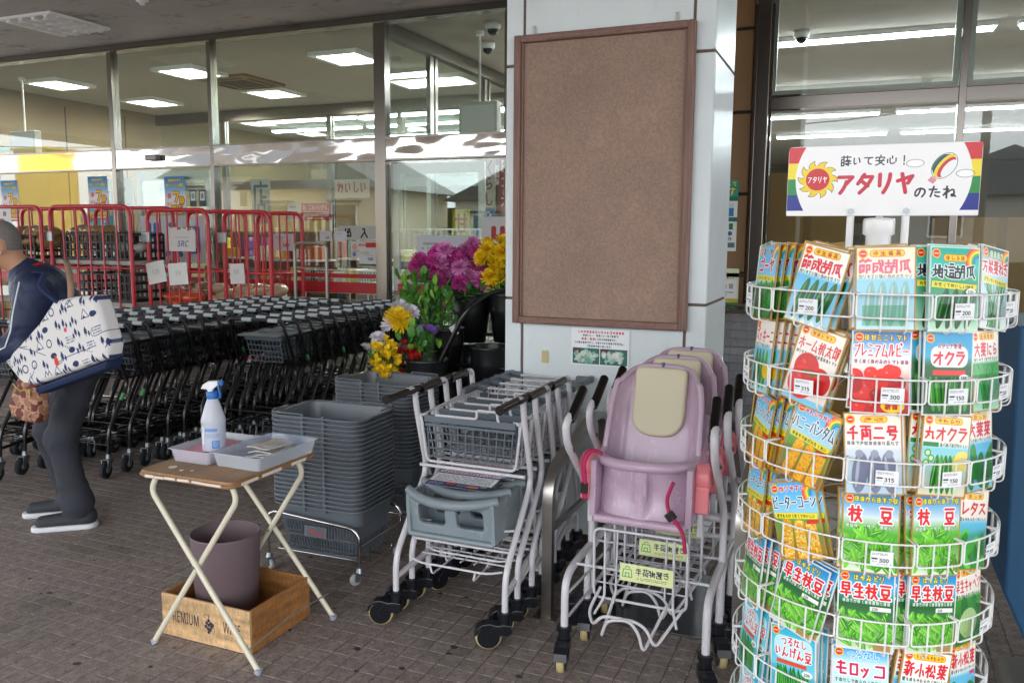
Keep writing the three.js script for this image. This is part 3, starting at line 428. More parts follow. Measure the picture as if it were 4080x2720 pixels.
// black swivel caster with tan tyre; the wheel trails behind the stem by 65 mm towards +z before it is turned
function casterTan(parent, x, z, turn) {
  const c = new THREE.Group(); c.name = 'caster'; c.position.set(x, 0, z); c.rotation.y = turn; parent.add(c);
  part(c, 'stem', [cyl(0.021, 0.024, 0.05, 0, 0.115, 0, 14), cyl(0.028, 0.028, 0.016, 0, 0.136, 0, 14), cyl(0.024, 0.027, 0.03, 0, 0.083, 0.004, 14)], M.blackPlastic);
  const hood = ext(shapeOf([[-0.026, 0.066], [-0.022, 0.098], [0.004, 0.102], [0.03, 0.1], [0.06, 0.108], [0.088, 0.104], [0.108, 0.088], [0.117, 0.062], [0.109, 0.06], [0.096, 0.083], [0.074, 0.096], [0.05, 0.094], [0.028, 0.08], [0.018, 0.06], [-0.01, 0.056]]), 0.044, 0.003).rotateY(-Math.PI / 2).translate(0.022, 0, 0);
  part(c, 'fork', [hood, ...[-1, 1].map((s) => ext(shapeOf([[-0.012, 0.09], [0.04, 0.098], [0.07, 0.06], [0.066, 0.042], [0.052, 0.046], [0.012, 0.06]]), 0.004, 0.001).rotateY(-Math.PI / 2).translate(s * 0.0225 + 0.002, 0, 0))], M.blackPlastic);
  part(c, 'tyre', lathe([[0.036, -0.013], [0.046, -0.014], [0.05, -0.008], [0.0505, 0], [0.05, 0.008], [0.046, 0.014], [0.036, 0.013]], 28, 0, 0.0505, 0.062, 0, 0, Math.PI / 2), M.tan);
  part(c, 'wheel_disc', cyl(0.043, 0.043, 0.034, 0, 0.0505, 0.062, 24, 0, 0, Math.PI / 2), M.blackPlastic);
  part(c, 'axle_bolt', [cyl(0.006, 0.006, 0.05, 0, 0.0505, 0.062, 10, 0, 0, Math.PI / 2)], M.zinc);
  return c;
}
function casterDark(parent, x, z, turn, r = 0.055) {
  const c = new THREE.Group(); c.name = 'caster'; c.position.set(x, 0, z); c.rotation.y = turn; parent.add(c);
  part(c, 'fork', [bx(0.046, 0.006, 0.05, 0, 2 * r + 0.01, 0.012), ...[-1, 1].map((s) => ext(shapeOf([[-0.022, 0.116], [0.04, 0.116], [0.052, r - 0.01], [0.03, r - 0.012]].map(([a, b]) => [a, b])), 0.003).rotateY(-Math.PI / 2).translate(s * 0.023 + 0.0015, 0, 0)), cyl(0.014, 0.018, 0.03, 0, 2 * r + 0.025, 0, 12)], M.zinc);
  const w = part(c, 'wheel', lathe([[0.02, -0.016], [r - 0.008, -0.016], [r, -0.009], [r, 0.009], [r - 0.008, 0.016], [0.02, 0.016]], 22, 0, r, 0.035, 0, 0, Math.PI / 2), M.tyreDark);
  part(w, 'hub', cyl(0.02, 0.02, 0.042, 0, r, 0.035, 12, 0, 0, Math.PI / 2), M.zinc);
  return c;
}
const lattice = (x0, x1, y0, y1, nx, ny, r, f) => { const g = []; for (let i = 0; i <= nx; i++) { const a = x0 + (x1 - x0) * i / nx; g.push(bar(f(a, y0), f(a, y1), r, 4)); } for (let j = 0; j <= ny; j++) { const b = y0 + (y1 - y0) * j / ny; g.push(bar(f(x0, b), f(x1, b), r, 4)); } return g; };

// small white cart: origin under the front (user side) legs, forward is -z
function whiteCart() {
  const t = thing('small_cart', 'x', 'shopping cart', [-1.408, 0, -2.725]), H = 0.2375;
  for (const s of [-1, 1]) {
    part(t, 'side_tube', wire([[s * H, 0.13, 0], [s * H, 0.285, 0], [s * H, 0.578, -0.262], [s * H, 0.87, -0.172], [s * H, 0.938, -0.165], [s * H, 0.932, -0.07]], 0.0125, 0.06, 10), M.whitePaint);
    part(t, 'grip', [sweep(fillet([[s * H, 0.933, -0.1], [s * H, 0.93, 0.055]], 0), 0.017, 12), cyl(0.0185, 0.0185, 0.006, s * H, 0.93, 0.057, 12, Math.PI / 2)], M.blackGrip);
    part(t, 'base_tube', wire([[s * H, 0.2, 0], [s * (H - 0.03), 0.245, -0.36], [s * (H - 0.03), 0.22, -0.41], [s * (H - 0.03), 0.13, -0.415]], 0.011, 0.05, 8), M.whitePaint);
    part(t, 'rear_strut', wire([[s * (H - 0.005), 0.575, -0.262], [s * (H - 0.03), 0.3, -0.4], [s * (H - 0.03), 0.14, -0.415]], 0.009, 0.05, 7), M.whitePaint);
    const B = s * 0.205; part(t, 'basket_side_wire', [wire([[s * 0.215, 0.825, -0.17], [B, 0.86, -0.68]], 0.005, 0, 6), wire([[s * 0.2, 0.64, -0.2], [s * 0.17, 0.69, -0.66]], 0.005, 0, 6), ...Array.from({ length: 12 }, (_, i) => bar([s * (0.215 - i * 0.001), 0.825 + i * 0.003, -0.18 - i * 0.044], [s * (0.2 - i * 0.0025), 0.645 + i * 0.004, -0.21 - i * 0.04], 0.0022, 4)), wire([[s * 0.212, 0.76, -0.18], [s * 0.195, 0.8, -0.675]], 0.0025, 0, 4), wire([[s * 0.206, 0.7, -0.19], [s * 0.18, 0.745, -0.67]], 0.0025, 0, 4)], M.whitePaint);
    part(t, 'hook', wire([[s * H, 0.825, -0.19], [s * 0.19, 0.828, -0.182]], 0.006, 0, 6), M.whitePaint);
    part(t, 'lower_hook', wire([[s * (H - 0.005), 0.42, -0.12], [s * 0.17, 0.415, -0.1], [s * 0.14, 0.41, -0.12]], 0.0055, 0.02, 6), M.whitePaint);
  }
  part(t, 'basket_floor', lattice(-0.185, 0.185, -0.22, -0.655, 9, 7, 0.0022, (a, b) => [a, 0.645 - (b + 0.22) * 0.1, b]), M.whitePaint);
  part(t, 'basket_front', [wire([[-0.205, 0.86, -0.68], [0.205, 0.86, -0.68]], 0.006, 0, 6), ...lattice(-0.19, 0.19, 0.69, 0.855, 8, 3, 0.0022, (a, b) => [a, b, -0.66 - (b - 0.69) * 0.12])], M.whitePaint);
  part(t, 'corner_guard', [rbx(0.09, 0.03, 0.03, 0.01, -0.19, 0.862, -0.685), rbx(0.09, 0.03, 0.03, 0.01, 0.19, 0.862, -0.685), rbx(0.03, 0.03, 0.14, 0.01, -0.212, 0.86, -0.62), rbx(0.03, 0.03, 0.14, 0.01, 0.212, 0.86, -0.62)], M.greyPlastic);
  // user side of the basket: frame, grey grid flap, white hoop
  const fr = part(t, 'flap_frame', wire([[-0.222, 0.825, -0.185], [-0.2, 0.655, -0.19], [-0.19, 0.635, -0.19], [0.19, 0.635, -0.19], [0.2, 0.655, -0.19], [0.222, 0.825, -0.185]], 0.0062, 0.02, 7), M.whitePaint); part(fr, 'hoop', wire([[-0.15, 0.832, -0.176], [0.035, 0.832, -0.176], [0.037, 0.868, -0.172], [0.125, 0.868, -0.172], [0.127, 0.832, -0.176], [0.135, 0.832, -0.176]], 0.0055, 0.012, 7), M.whitePaint);
  part(t, 'flap_bar', [wire([[-0.235, 0.612, -0.2], [0.235, 0.612, -0.2]], 0.0075, 0, 8)], M.whitePaint);
  part(t, 'grid_flap', [rbx(0.405, 0.03, 0.014, 0.004, 0, 0.815, -0.182), rbx(0.4, 0.012, 0.012, 0.003, 0, 0.79, -0.182, 0, 0, 0, 1), ...lattice(-0.19, 0.19, 0.66, 0.79, 11, 4, 0.0042, (a, b) => [a * (1 - (0.79 - b) * 0.35), b, -0.182])], M.greyPlastic);
  // child seat: sticker tray above, seat shell with two leg holes below
  const tray = new THREE.Shape(); tray.moveTo(-0.16, -0.02); tray.lineTo(0.16, -0.02); tray.lineTo(0.185, -0.1); tray.quadraticCurveTo(0.21, -0.23, 0.15, -0.25); tray.quadraticCurveTo(0, -0.3, -0.15, -0.25); tray.quadraticCurveTo(-0.21, -0.23, -0.185, -0.1);
  const seat = part(t, 'child_seat', [ext(tray, 0.014, 0.005).rotateX(Math.PI / 2 - 0.1).translate(0, 0.588, -0.245)], M.seatGrey);
  const lip = []; for (let i = 0; i <= 12; i++) { const u = i / 6 - 1; lip.push(V(u * 0.192, 0.556 - 0.014 * (1 - u * u), 0.045 - 0.075 * u * u)); } part(seat, 'front_lip', sweep(lip, 0.017, 8, false, 1.2), M.seatGrey);
  const sh = rrect(0.36, 0.165, [0.02, 0.02, 0.01, 0.01]); for (const s of [-1, 1]) sh.holes.push(rrect(0.115, 0.085, 0.02, s * 0.082, 0.012, THREE.Path));
  part(seat, 'shell_front', ext(sh, 0.012, 0.004).rotateX(0.18).translate(0, 0.465, -0.03), M.seatGrey); part(seat, 'shell_floor', [rbx(0.34, 0.014, 0.2, 0.006, 0, 0.392, -0.13), rbx(0.37, 0.02, 0.03, 0.01, 0, 0.388, -0.02)], M.seatGrey);
  for (const s of [-1, 1]) part(seat, 'shell_side', ext(shapeOf([[-0.01, 0.39], [-0.24, 0.39], [-0.25, 0.56], [0.0, 0.55]]), 0.01, 0.003).rotateY(-Math.PI / 2).translate(s * 0.182 + 0.005, 0, 0), M.seatGrey);
  part(seat, 'sticker', bx(0.27, 0.0012, 0.16, 0, 0.5905, -0.13, 0.1), M.cartLabel); for (const s of [-1, 1]) { part(seat, 'slot', rbx(0.018, 0.003, 0.03, 0.001, s * 0.155, 0.5875, -0.13, 0.1, 0, 0, 1), M.dark); part(seat, 'side_sticker', bx(0.0015, 0.07, 0.04, s * 0.1885, 0.465, -0.1), M.blueSticker); }
  part(t, 'lower_rack', [wire([[-0.22, 0.33, -0.11], [0.22, 0.33, -0.11]], 0.006, 0, 6), wire([[-0.2, 0.27, -0.06], [-0.15, 0.265, -0.03], [0.15, 0.265, -0.03], [0.2, 0.27, -0.06]], 0.005, 0.03, 6), ...[-0.1, 0.1].map((x) => wire([[x, 0.265, -0.03], [x * 0.9, 0.225, -0.03], [x * 0.8, 0.24, -0.37]], 0.0045, 0.015, 5)), ...[-0.06, 0, 0.06].map((x) => bar([x, 0.262, -0.1], [x, 0.25, -0.36], 0.0035, 4)), ...[-0.15, -0.22, -0.29, -0.36].map((z) => bar([-0.2, 0.255, z], [0.2, 0.255, z], 0.004, 5))], M.whitePaint);
  casterTan(t, -H, 0, -1.25); casterTan(t, H, 0, -1.1); casterTan(t, -(H - 0.03), -0.415, -0.6); casterTan(t, H - 0.03, -0.415, -0.5);
  return t;
}
M.cartLabel = paperMat(cv(256, 152, (x, w, h) => { x.fillStyle = '#e9ecf1'; x.fillRect(0, 0, w, h); x.fillStyle = '#1d3e73'; x.fillRect(0, 20, w, 12); jp(x, 'お子様をお乗せの時は必ずおよみ下さい', 6, 3, 13.6, 14, '#c5342e', 0.18); fineprint(x, 10, 38, 232, 9, 7.4, '#4a4f5c'); x.fillStyle = '#2a2f5e'; x.fillRect(0, 108, w, 44); x.fillStyle = '#c0392f'; x.fillRect(76, 112, 40, 18); fineprint(x, 8, 118, 60, 4, 7, '#cfd3e6'); fineprint(x, 124, 114, 80, 3, 8, '#cfd3e6'); x.fillStyle = '#e08a2e'; x.fillRect(170, 122, 44, 14); x.fillStyle = '#7fae3c'; x.fillRect(216, 110, 26, 14); }));
M.blueSticker = paperMat(cv(64, 112, (x, w, h) => { x.fillStyle = '#eef2f6'; x.fillRect(0, 0, w, h); x.fillStyle = '#1f6fb2'; x.fillRect(5, 5, 54, 102); x.strokeStyle = '#fff'; x.lineWidth = 6; x.beginPath(); x.moveTo(20, 20); x.lineTo(28, 66); x.moveTo(44, 16); x.lineTo(36, 70); x.stroke(); x.fillStyle = '#d8d24a'; x.beginPath(); x.arc(34, 86, 12, 0, 7); x.fill(); }));
{
  const c = whiteCart(), L = (s) => 'small white cart with grey child seat, ' + s;
  c.userData.label = L('front cart of the row by the grey baskets'); c.userData.group = 'row of small white carts';
  ['second cart in its row', 'third cart in its row', 'fourth cart in its row', 'innermost cart of the row against the pillar'].forEach((s, i) => dup(c, [-1.408 + (i % 2 ? 0.004 : -0.003), 0, -2.725 - 0.132 * (i + 1)], 0.006 * (i % 2 ? 1 : -1), L(s)));
}
// ---------- steel rails that fence the cart bays ----------
for (const [x, lab] of [[-1.115, 'brushed steel hoop rail between the white carts and pink child carts'], [-0.355, 'brushed steel hoop rail behind the seed rack beside the pink child carts']]) {
  const t = thing('steel_rail', lab, 'rail', [x, 0, -3.04]);
  const prof = fillet([[0, 0, 0], [0, 0.6, 0], [0, 0.73, -0.62], [0, 0.69, -0.76], [0, 0, -0.78]], 0.13, 8), W = 0.042, D = 0.017;
  const flat = (pts) => { const n = pts.length, g = []; const sh = new THREE.BufferGeometry(), pos = [], idx = []; pts.forEach((p, i) => { const a = pts[Math.max(0, i - 1)], b = pts[Math.min(n - 1, i + 1)], tx = V(0, b.y - a.y, b.z - a.z).normalize(), nn = V(0, -tx.z, tx.y); for (const [sx, sn] of [[-1, -1], [1, -1], [1, 1], [-1, 1]]) pos.push(sx * W / 2, p.y + nn.y * sn * D, p.z + nn.z * sn * D); if (i < n - 1) for (let k = 0; k < 4; k++) { const q = i * 4 + k, r = i * 4 + (k + 1) % 4; idx.push(q, q + 4, r, r, q + 4, r + 4); } }); sh.setAttribute('position', new THREE.Float32BufferAttribute(pos, 3)); sh.setIndex(idx); g.push(toCreasedNormals(sh, 0.6)); return g; };
  part(t, 'hoop', flat(prof), M.steel); part(t, 'inner_bar', [bx(0.02, 0.02, 0.74, 0, 0.36, -0.39)], M.steel); part(t, 'foot_plate', [bx(0.1, 0.004, 0.09, 0, 0.002, 0), bx(0.1, 0.004, 0.09, 0, 0.002, -0.78)], M.steel);
}
solo('floor_plate', rbx(0.7, 0.006, 0.62, 0.002, -0.735, 0.003, -3.4, 0, 0, 0, 1), std(0x5d5d60, 0.28, 0.8, { roughnessMap: T.soft }), 'dull steel plate on the floor between the two rails', 'floor plate');

// ---------- pink child carts ----------
M.luggage = paperMat(cv(384, 128, (x, w, h) => {
  x.fillStyle = '#dbe3a4'; x.fillRect(0, 0, w, h); x.strokeStyle = '#3e9a4e'; x.lineWidth = 6; x.lineJoin = 'round'; x.beginPath(); x.moveTo(26, 40); x.lineTo(82, 40); x.lineTo(88, 96); x.lineTo(18, 96); x.closePath(); x.stroke(); x.beginPath(); x.arc(54, 34, 17, 3.3, 6.1); x.stroke(); x.beginPath(); x.moveTo(40, 94); x.lineTo(40, 66); x.lineTo(66, 66); x.lineTo(66, 94); x.stroke();
  jp(x, '手荷物置き', 112, 22, 50, 52, '#2f3a52', 0.13); fineprint(x, 150, 88, 190, 2, 12, '#6b6f58'); x.strokeStyle = '#6b6f58'; x.lineWidth = 2; x.beginPath(); x.moveTo(124, 104); x.lineTo(132, 90); x.lineTo(140, 104); x.closePath(); x.stroke();
}));
function childCart() {
  const t = thing('child_cart', 'x', 'child cart', [-0.672, 0, -2.71]), H = 0.255;
  for (const s of [-1, 1]) {
    part(t, 'front_leg', wire([[s * H, 0.125, 0], [s * H, 0.325, 0], [s * H, 0.345, -0.14], [s * H, 0.345, -0.33]], 0.0145, 0.09, 10), M.whitePaint);
    part(t, 'main_tube', wire([[s * H, 0.125, -0.315], [s * H, 0.545, -0.315], [s * (H + 0.004), 0.82, -0.01], [s * (H + 0.004), 0.9, 0.012], [s * (H - 0.004), 0.93, -0.05]], 0.014, 0.07, 10), M.whitePaint);
    part(t, 'grip', sweep([V(s * (H - 0.002), 0.905, -0.018), V(s * (H - 0.008), 0.935, -0.05), V(s * (H - 0.014), 1.0, -0.128), V(s * (H - 0.0145), 1.004, -0.133)], [0.0175, 0.0175, 0.0175, 0.013], 12), M.blackGrip);
    part(t, 'ring', place(new THREE.TorusGeometry(0.0165, 0.005, 6, 14), s * (H + 0.004), 0.79, -0.045, 0.75), M.greyRing);
    part(t, 'brace', wire([[s * (H - 0.01), 0.27, -0.01], [s * (H - 0.03), 0.28, -0.24], [s * (H - 0.03), 0.2, -0.25], [s * (H - 0.012), 0.18, -0.01]], 0.0055, 0.02, 6), M.whitePaint);
  }
  part(t, 'cross_bar', [wire([[-H, 0.52, -0.315], [H, 0.52, -0.315]], 0.0135, 0, 8), wire([[-H, 0.345, -0.1], [H, 0.345, -0.1]], 0.006, 0, 6), wire([[-H, 0.345, -0.6], [H, 0.345, -0.6]], 0.012, 0, 8)], M.whitePaint);
  for (const s of [-1, 1]) part(t, 'rear_frame', [wire([[s * H, 0.345, -0.33], [s * H, 0.345, -0.6], [s * H, 0.13, -0.62]], 0.012, 0.05, 8), wire([[s * H, 0.52, -0.32], [s * (H - 0.02), 0.44, -0.62]], 0.007, 0, 6)], M.whitePaint);
  // luggage basket
  part(t, 'basket', [wire([[-0.17, 0.505, -0.07], [0.17, 0.505, -0.07], [0.17, 0.24, -0.08], [-0.17, 0.24, -0.08]], 0.0055, 0.03, 6, true), wire([[-0.125, 0.5, -0.06], [-0.125, 0.25, -0.065], [-0.15, 0.2, -0.02]], 0.005, 0.02, 6), wire([[0.125, 0.5, -0.06], [0.125, 0.25, -0.065], [0.15, 0.2, -0.02]], 0.005, 0.02, 6), ...[-0.09, 0.09].map((x) => bar([x, 0.5, -0.1], [x, 0.27, -0.09], 0.004, 5)), ...lattice(-0.17, 0.17, -0.1, -0.5, 7, 5, 0.0035, (a, b) => [a, 0.29, b])], M.whitePaint);
  part(t, 'hook_wire', [wire([[-0.15, 0.27, -0.1], [-0.17, 0.21, -0.02], [-0.135, 0.185, 0.04], [-0.1, 0.235, 0.05], [0.02, 0.235, 0.05], [0.06, 0.215, 0.05], [0.09, 0.15, 0.05], [0.16, 0.25, -0.08]], 0.006, 0.03, 6), wire([[-0.09, 0.27, -0.1], [-0.105, 0.145, 0.04], [-0.08, 0.225, 0.06], [0.0, 0.24, 0.06], [0.035, 0.2, 0.06], [0.05, 0.125, 0.05], [0.1, 0.25, -0.08]], 0.006, 0.03, 6)], M.whitePaint);
  part(t, 'luggage_sign', rbx(0.192, 0.064, 0.004, 0.001, 0.035, 0.372, -0.035, -0.06, 0, 0, 1), M.whitePaint); part(t, 'luggage_print', bx(0.19, 0.062, 0.001, 0.035, 0.3722, -0.0325, -0.06), M.luggage);
  // moulded seat: dished back with wings, beige pad, arm bar, leg guard
  const seat = new THREE.Group(); seat.name = 'baby_seat'; t.add(seat);
  const nx = 20, ny = 18, back = (off) => { const g = new THREE.PlaneGeometry(1, 1, nx, ny), p = g.attributes.position; for (let i = 0; i < p.count; i++) { const u = p.getX(i) * 2, v = p.getY(i) + 0.5; let w = 0.163 - 0.03 * Math.max(0, v - 0.75) * 2 + 0.016 * (1 - v); const top = 1 - 0.11 * Math.pow(Math.abs(u), 4) * (v > 0.9 ? (v - 0.9) * 10 : 0); const y = 0.57 + 0.495 * v * top, e = Math.max(0, Math.abs(u) - 0.62) / 0.38; p.setXYZ(i, u * w, y, -0.22 - (y - 0.57) * 0.3 + 0.1 * e * e * (1.1 - 0.45 * v) - off); } g.computeVertexNormals(); return g; };
  const b1 = back(0), b2 = back(0.014); b2.index.array.reverse(); b2.computeVertexNormals();
  const rim = []; { const p = b1.attributes.position, W = nx + 1; for (let i = 0; i <= nx; i++) rim.push(i); for (let j = 1; j <= ny; j++) rim.push(j * W + nx); rim.reverse(); for (let j = 1; j <= ny; j++) rim.push(j * W); const pts = rim.map((i) => V(p.getX(i), p.getY(i), p.getZ(i) - 0.007)); part(seat, 'rim', sweep(pts, 0.011, 8), M.lilac); }
  part(seat, 'back_shell', [b1, b2], M.lilac);
  const cu = ext(rrect(0.198, 0.262, [0.09, 0.09, 0.03, 0.03]), 0.014, 0.012, 4, 10).rotateX(-0.29).translate(0, 0.935, -0.327); part(seat, 'cushion', cu, M.cushion); part(seat, 'cushion_button', cyl(0.007, 0.007, 0.02, 0, 1.07, -0.37, 8), std(0x5c4f74, 0.5));
  const armP = []; for (let i = 0; i <= 14; i++) { const u = i / 7 - 1; armP.push(V(u * 0.178, 0.757 - 0.02 * u * u * 0 + 0.004 * u, -0.045 - 0.1 * Math.pow(Math.abs(u), 3))); }
  part(seat, 'arm_bar', sweep(armP, 0.022, 10, false, 0.9), M.lilac);
  const lg = new THREE.PlaneGeometry(1, 1, 20, 8), lp = lg.attributes.position; for (let i = 0; i < lp.count; i++) { const u = lp.getX(i) * 2, v = lp.getY(i) + 0.5; lp.setXYZ(i, u * (0.165 - 0.012 * v), 0.548 + 0.205 * v + 0.01 * u * u, -0.06 - 0.075 * Math.pow(Math.abs(u), 4) - 0.1 * v * (1 - v) * (Math.abs(u) > 0.12 ? 1 : 0.2) * (1 - Math.pow(Math.abs(u), 6)) + 0.02 * (1 - v)); } lg.computeVertexNormals(); const lg2 = lg.clone(); lg2.index.array.reverse(); lg2.translate(0, 0, -0.012); lg2.computeVertexNormals();
  part(seat, 'leg_guard', [lg, lg2, rbx(0.05, 0.2, 0.03, 0.01, 0, 0.65, -0.07, 0.06)], M.lilac); part(seat, 'foot_rest', rbx(0.34, 0.03, 0.2, 0.014, 0, 0.553, -0.13), M.lilac);
  for (const s of [-1, 1]) { part(seat, 'side_wall', ext(shapeOf([[-0.04, 0.56], [-0.32, 0.56], [-0.34, 0.9], [-0.3, 0.82], [-0.16, 0.77], [-0.05, 0.76]]), 0.014, 0.004).rotateY(-Math.PI / 2).translate(s * 0.172 + 0.007, 0, 0), M.lilac);
    part(seat, 'hub_knob', [lathe([[0, -0.028], [0.04, -0.028], [0.047, -0.018], [0.047, 0.018], [0.04, 0.028], [0, 0.028]], 22, s * 0.207, 0.725, -0.13, 0, 0, Math.PI / 2), rbx(0.05, 0.1, 0.03, 0.008, s * 0.207, 0.65, -0.1)], M.pinkKnob); part(seat, 'knob_post', rbx(0.02, 0.14, 0.02, 0.004, s * 0.2, 0.58, -0.12), M.whitePaint); }
  part(seat, 'strap', [sweep(fillet([[-0.15, 0.78, -0.08], [-0.185, 0.8, -0.06], [-0.205, 0.76, -0.03], [-0.2, 0.7, -0.035], [-0.198, 0.62, -0.04]], 0.03), 0.014, 8, false, 0.5), sweep(fillet([[0.12, 0.72, -0.03], [0.1, 0.66, -0.02], [0.115, 0.62, 0.0], [0.165, 0.56, 0.0], [0.175, 0.49, 0.005]], 0.03), 0.013, 8, false, 0.5)], M.strap); part(seat, 'buckle', [rbx(0.026, 0.04, 0.012, 0.003, -0.199, 0.66, -0.033), rbx(0.034, 0.03, 0.012, 0.003, 0.122, 0.612, 0.006, 0, 0, 0.7)], M.dark);
  casterTan(t, -H, 0, 0.2); casterTan(t, H, 0, 0.35); casterTan(t, -H, -0.315, -1.2); casterTan(t, H, -0.315, 2.0); casterTan(t, -H, -0.62, 0.2); casterTan(t, H, -0.62, 0.2);
  return t;
}
{
  const c = childCart(), L = (s) => 'white cart with lilac baby seat and beige pad, ' + s;
  c.userData.label = L('foremost of three nested'); c.userData.group = 'nested child carts with pink seats';
  dup(c, [-0.668, 0, -2.97], 0, L('middle of three nested')); dup(c, [-0.664, 0, -3.23], 0, L('innermost of three nested against the pillar'));
}
// ---------- black carts, nested in three columns ----------
M.tapeGreen = std(0x4f9a63, 0.6);
function blackCart() {
  const t = thing('black_cart', 'x', 'shopping cart', [0, 0, 0]), H = 0.255;
  for (const s of [-1, 1]) {
    part(t, 'side_tube', wire([[s * H, 0.13, 0], [s * H, 0.295, -0.012], [s * H, 0.585, -0.185], [s * (H - 0.01), 0.87, -0.085], [s * (H - 0.03), 0.95, -0.068]], 0.0125, 0.05, 7), M.blackPaint);
    part(t, 'base_tube', wire([[s * H, 0.2, 0], [s * (H - 0.04), 0.24, -0.46], [s * (H - 0.04), 0.14, -0.49]], 0.011, 0.04, 6), M.blackPaint);
    part(t, 'basket_side', [wire([[s * 0.225, 0.83, -0.1], [s * 0.2, 0.86, -0.72], [s * 0.17, 0.62, -0.66], [s * 0.2, 0.6, -0.18]], 0.006, 0.03, 5, true, 2), ...Array.from({ length: 7 }, (_, i) => bar([s * 0.22, 0.83, -0.16 - i * 0.08], [s * 0.19, 0.61, -0.2 - i * 0.07], 0.0028, 4)), bar([s * 0.21, 0.75, -0.12], [s * 0.19, 0.78, -0.7], 0.003, 4), bar([s * 0.2, 0.68, -0.14], [s * 0.18, 0.7, -0.68], 0.003, 4)], M.blackPaint);
    casterDark(t, s * H, 0, s < 0 ? 0.5 : 0.25); casterDark(t, s * (H - 0.04), -0.49, 0.2);
  }
  part(t, 'handle', wire([[-(H - 0.012), 0.93, -0.072], [-(H - 0.03), 0.953, -0.066], [H - 0.03, 0.953, -0.066], [H - 0.012, 0.93, -0.072]], 0.0135, 0.03, 8), M.navySleeve);
  for (const x of [-0.075, 0.155]) part(t, 'grey_sleeve', cyl(0.0155, 0.0155, 0.085, x, 0.953, -0.066, 10, 0, 0, Math.PI / 2), M.sleeve);
  part(t, 'seat_flap', [rbx(0.33, 0.03, 0.012, 0.004, 0, 0.815, -0.14), ...lattice(-0.15, 0.15, 0.64, 0.8, 9, 4, 0.0048, (a, b) => [a * (1 - (0.8 - b) * 0.4), b, -0.14 - (0.8 - b) * 0.25])], M.greyPlastic);
  part(t, 'seat_tray', [rbx(0.36, 0.012, 0.09, 0.004, 0, 0.838, -0.12, 0.1), rbx(0.2, 0.012, 0.05, 0.004, 0.02, 0.86, -0.2, 0.1), rbx(0.34, 0.012, 0.05, 0.004, 0, 0.85, -0.36)], M.greyPlastic);
  part(t, 'basket_floor', lattice(-0.17, 0.17, -0.2, -0.65, 5, 4, 0.003, (a, b) => [a, 0.605, b]), M.blackPaint); part(t, 'basket_nose', [rbx(0.42, 0.05, 0.02, 0.008, 0, 0.85, -0.725), ...lattice(-0.17, 0.17, 0.62, 0.83, 5, 2, 0.003, (a, b) => [a, b, -0.66 - (b - 0.62) * 0.25])], M.blackPaint);
  part(t, 'lower_rack', [...[-0.1, -0.2, -0.3, -0.4].map((z) => bar([-0.22, 0.22, z], [0.22, 0.22, z], 0.004, 4)), bar([-0.24, 0.3, -0.01], [0.24, 0.3, -0.01], 0.006, 5), bar([-0.24, 0.2, -0.02], [0.24, 0.2, -0.02], 0.005, 5), ...[-0.1, 0, 0.1].map((x) => bar([x, 0.225, -0.02], [x, 0.225, -0.46], 0.004, 4))], M.blackPaint);
  return t;
}
{
  const c0 = blackCart(), tape = [];
  let first = true;
  const cols = [[-4.65, -3.745, 17, 'black tube cart with grey handle sleeves in the middle nested column', 'middle column of black carts', 0.163], [-5.21, -3.42, 19, 'black tube cart with grey handle sleeves in the column along the red cages', 'column of black carts along the red cages', 0.163], [-3.96, -4.6, 13, 'black tube cart with grey handle sleeves in the column by the flower buckets', 'column of black carts by the flower buckets', 0.158]];
  cols.forEach(([x, z, n, lab, grp, dz], ci) => {
    for (let i = 0; i < n; i++) {
      const p = [x + rr(-0.012, 0.012), 0, z - i * dz], turn = rr(-0.012, 0.012); let o;
      if (first) { o = c0; o.position.set(...p); o.rotation.y = turn; o.userData = { label: lab, category: 'shopping cart', group: grp }; first = false; } else o = dup(c0, p, turn, lab, grp);
      o.rotation.y = turn;
      const hasTape = ci === 0 ? [0, 1, 7].includes(i) : ci === 2 ? [1, 4].includes(i) : false;
      if (hasTape) tape.push([o, i, ci, grp]); else if (!i) o.userData.label = 'foremost black cart of the ' + grp.replace(' of black carts', '');
    }
  });
  for (const [o, i, ci, grp] of tape) { part(o, 'green_tape', i < 2 && ci === 0 ? [place(cyl(0.0136, 0.0136, 0.05, 0, 0, 0, 8), 0.255, 0.5, -0.134, -0.54)] : [place(cyl(0.0136, 0.0136, 0.045, 0, 0, 0, 8), 0.252, 0.67, -0.157, 0.33)], M.tapeGreen); o.userData.label = 'black cart with green tape on its tube, ' + grp.replace(' of black carts', ''); }
}
// ---------- shopping baskets stacked on wheeled stands ----------
Object.assign(M, { basket: std(0x646b72, 0.38, 0, { bumpMap: T.fine, bumpScale: 0.0004 }), chromeBright: std(0xd5d5d6, 0.12, 1), caster: std(0xb9b9b6, 0.5), cream: phys(0xd9d2bc, 0.35, { clearcoat: 0.3 }), maroonBin: std(0x6d5d62, 0.5, 0, { bumpMap: T.fine, bumpScale: 0.0004 }), clearPlastic: phys(0xf2f5fa, 0.18, { transmission: 0.72, thickness: 0, ior: 1.45 }), acrylic: phys(0xfafcff, 0.02, { transmission: 1, thickness: 0 }) });
function loop(a, b, r, n = 5) { const p = []; for (const [sx, sz, s] of [[1, 1, 0], [-1, 1, 1], [-1, -1, 2], [1, -1, 3]]) for (let k = 0; k <= n; k++) { const t = (s + k / n) * Math.PI / 2; p.push([sx * (a - r) + r * Math.cos(t), sz * (b - r) + r * Math.sin(t)]); } return p; }
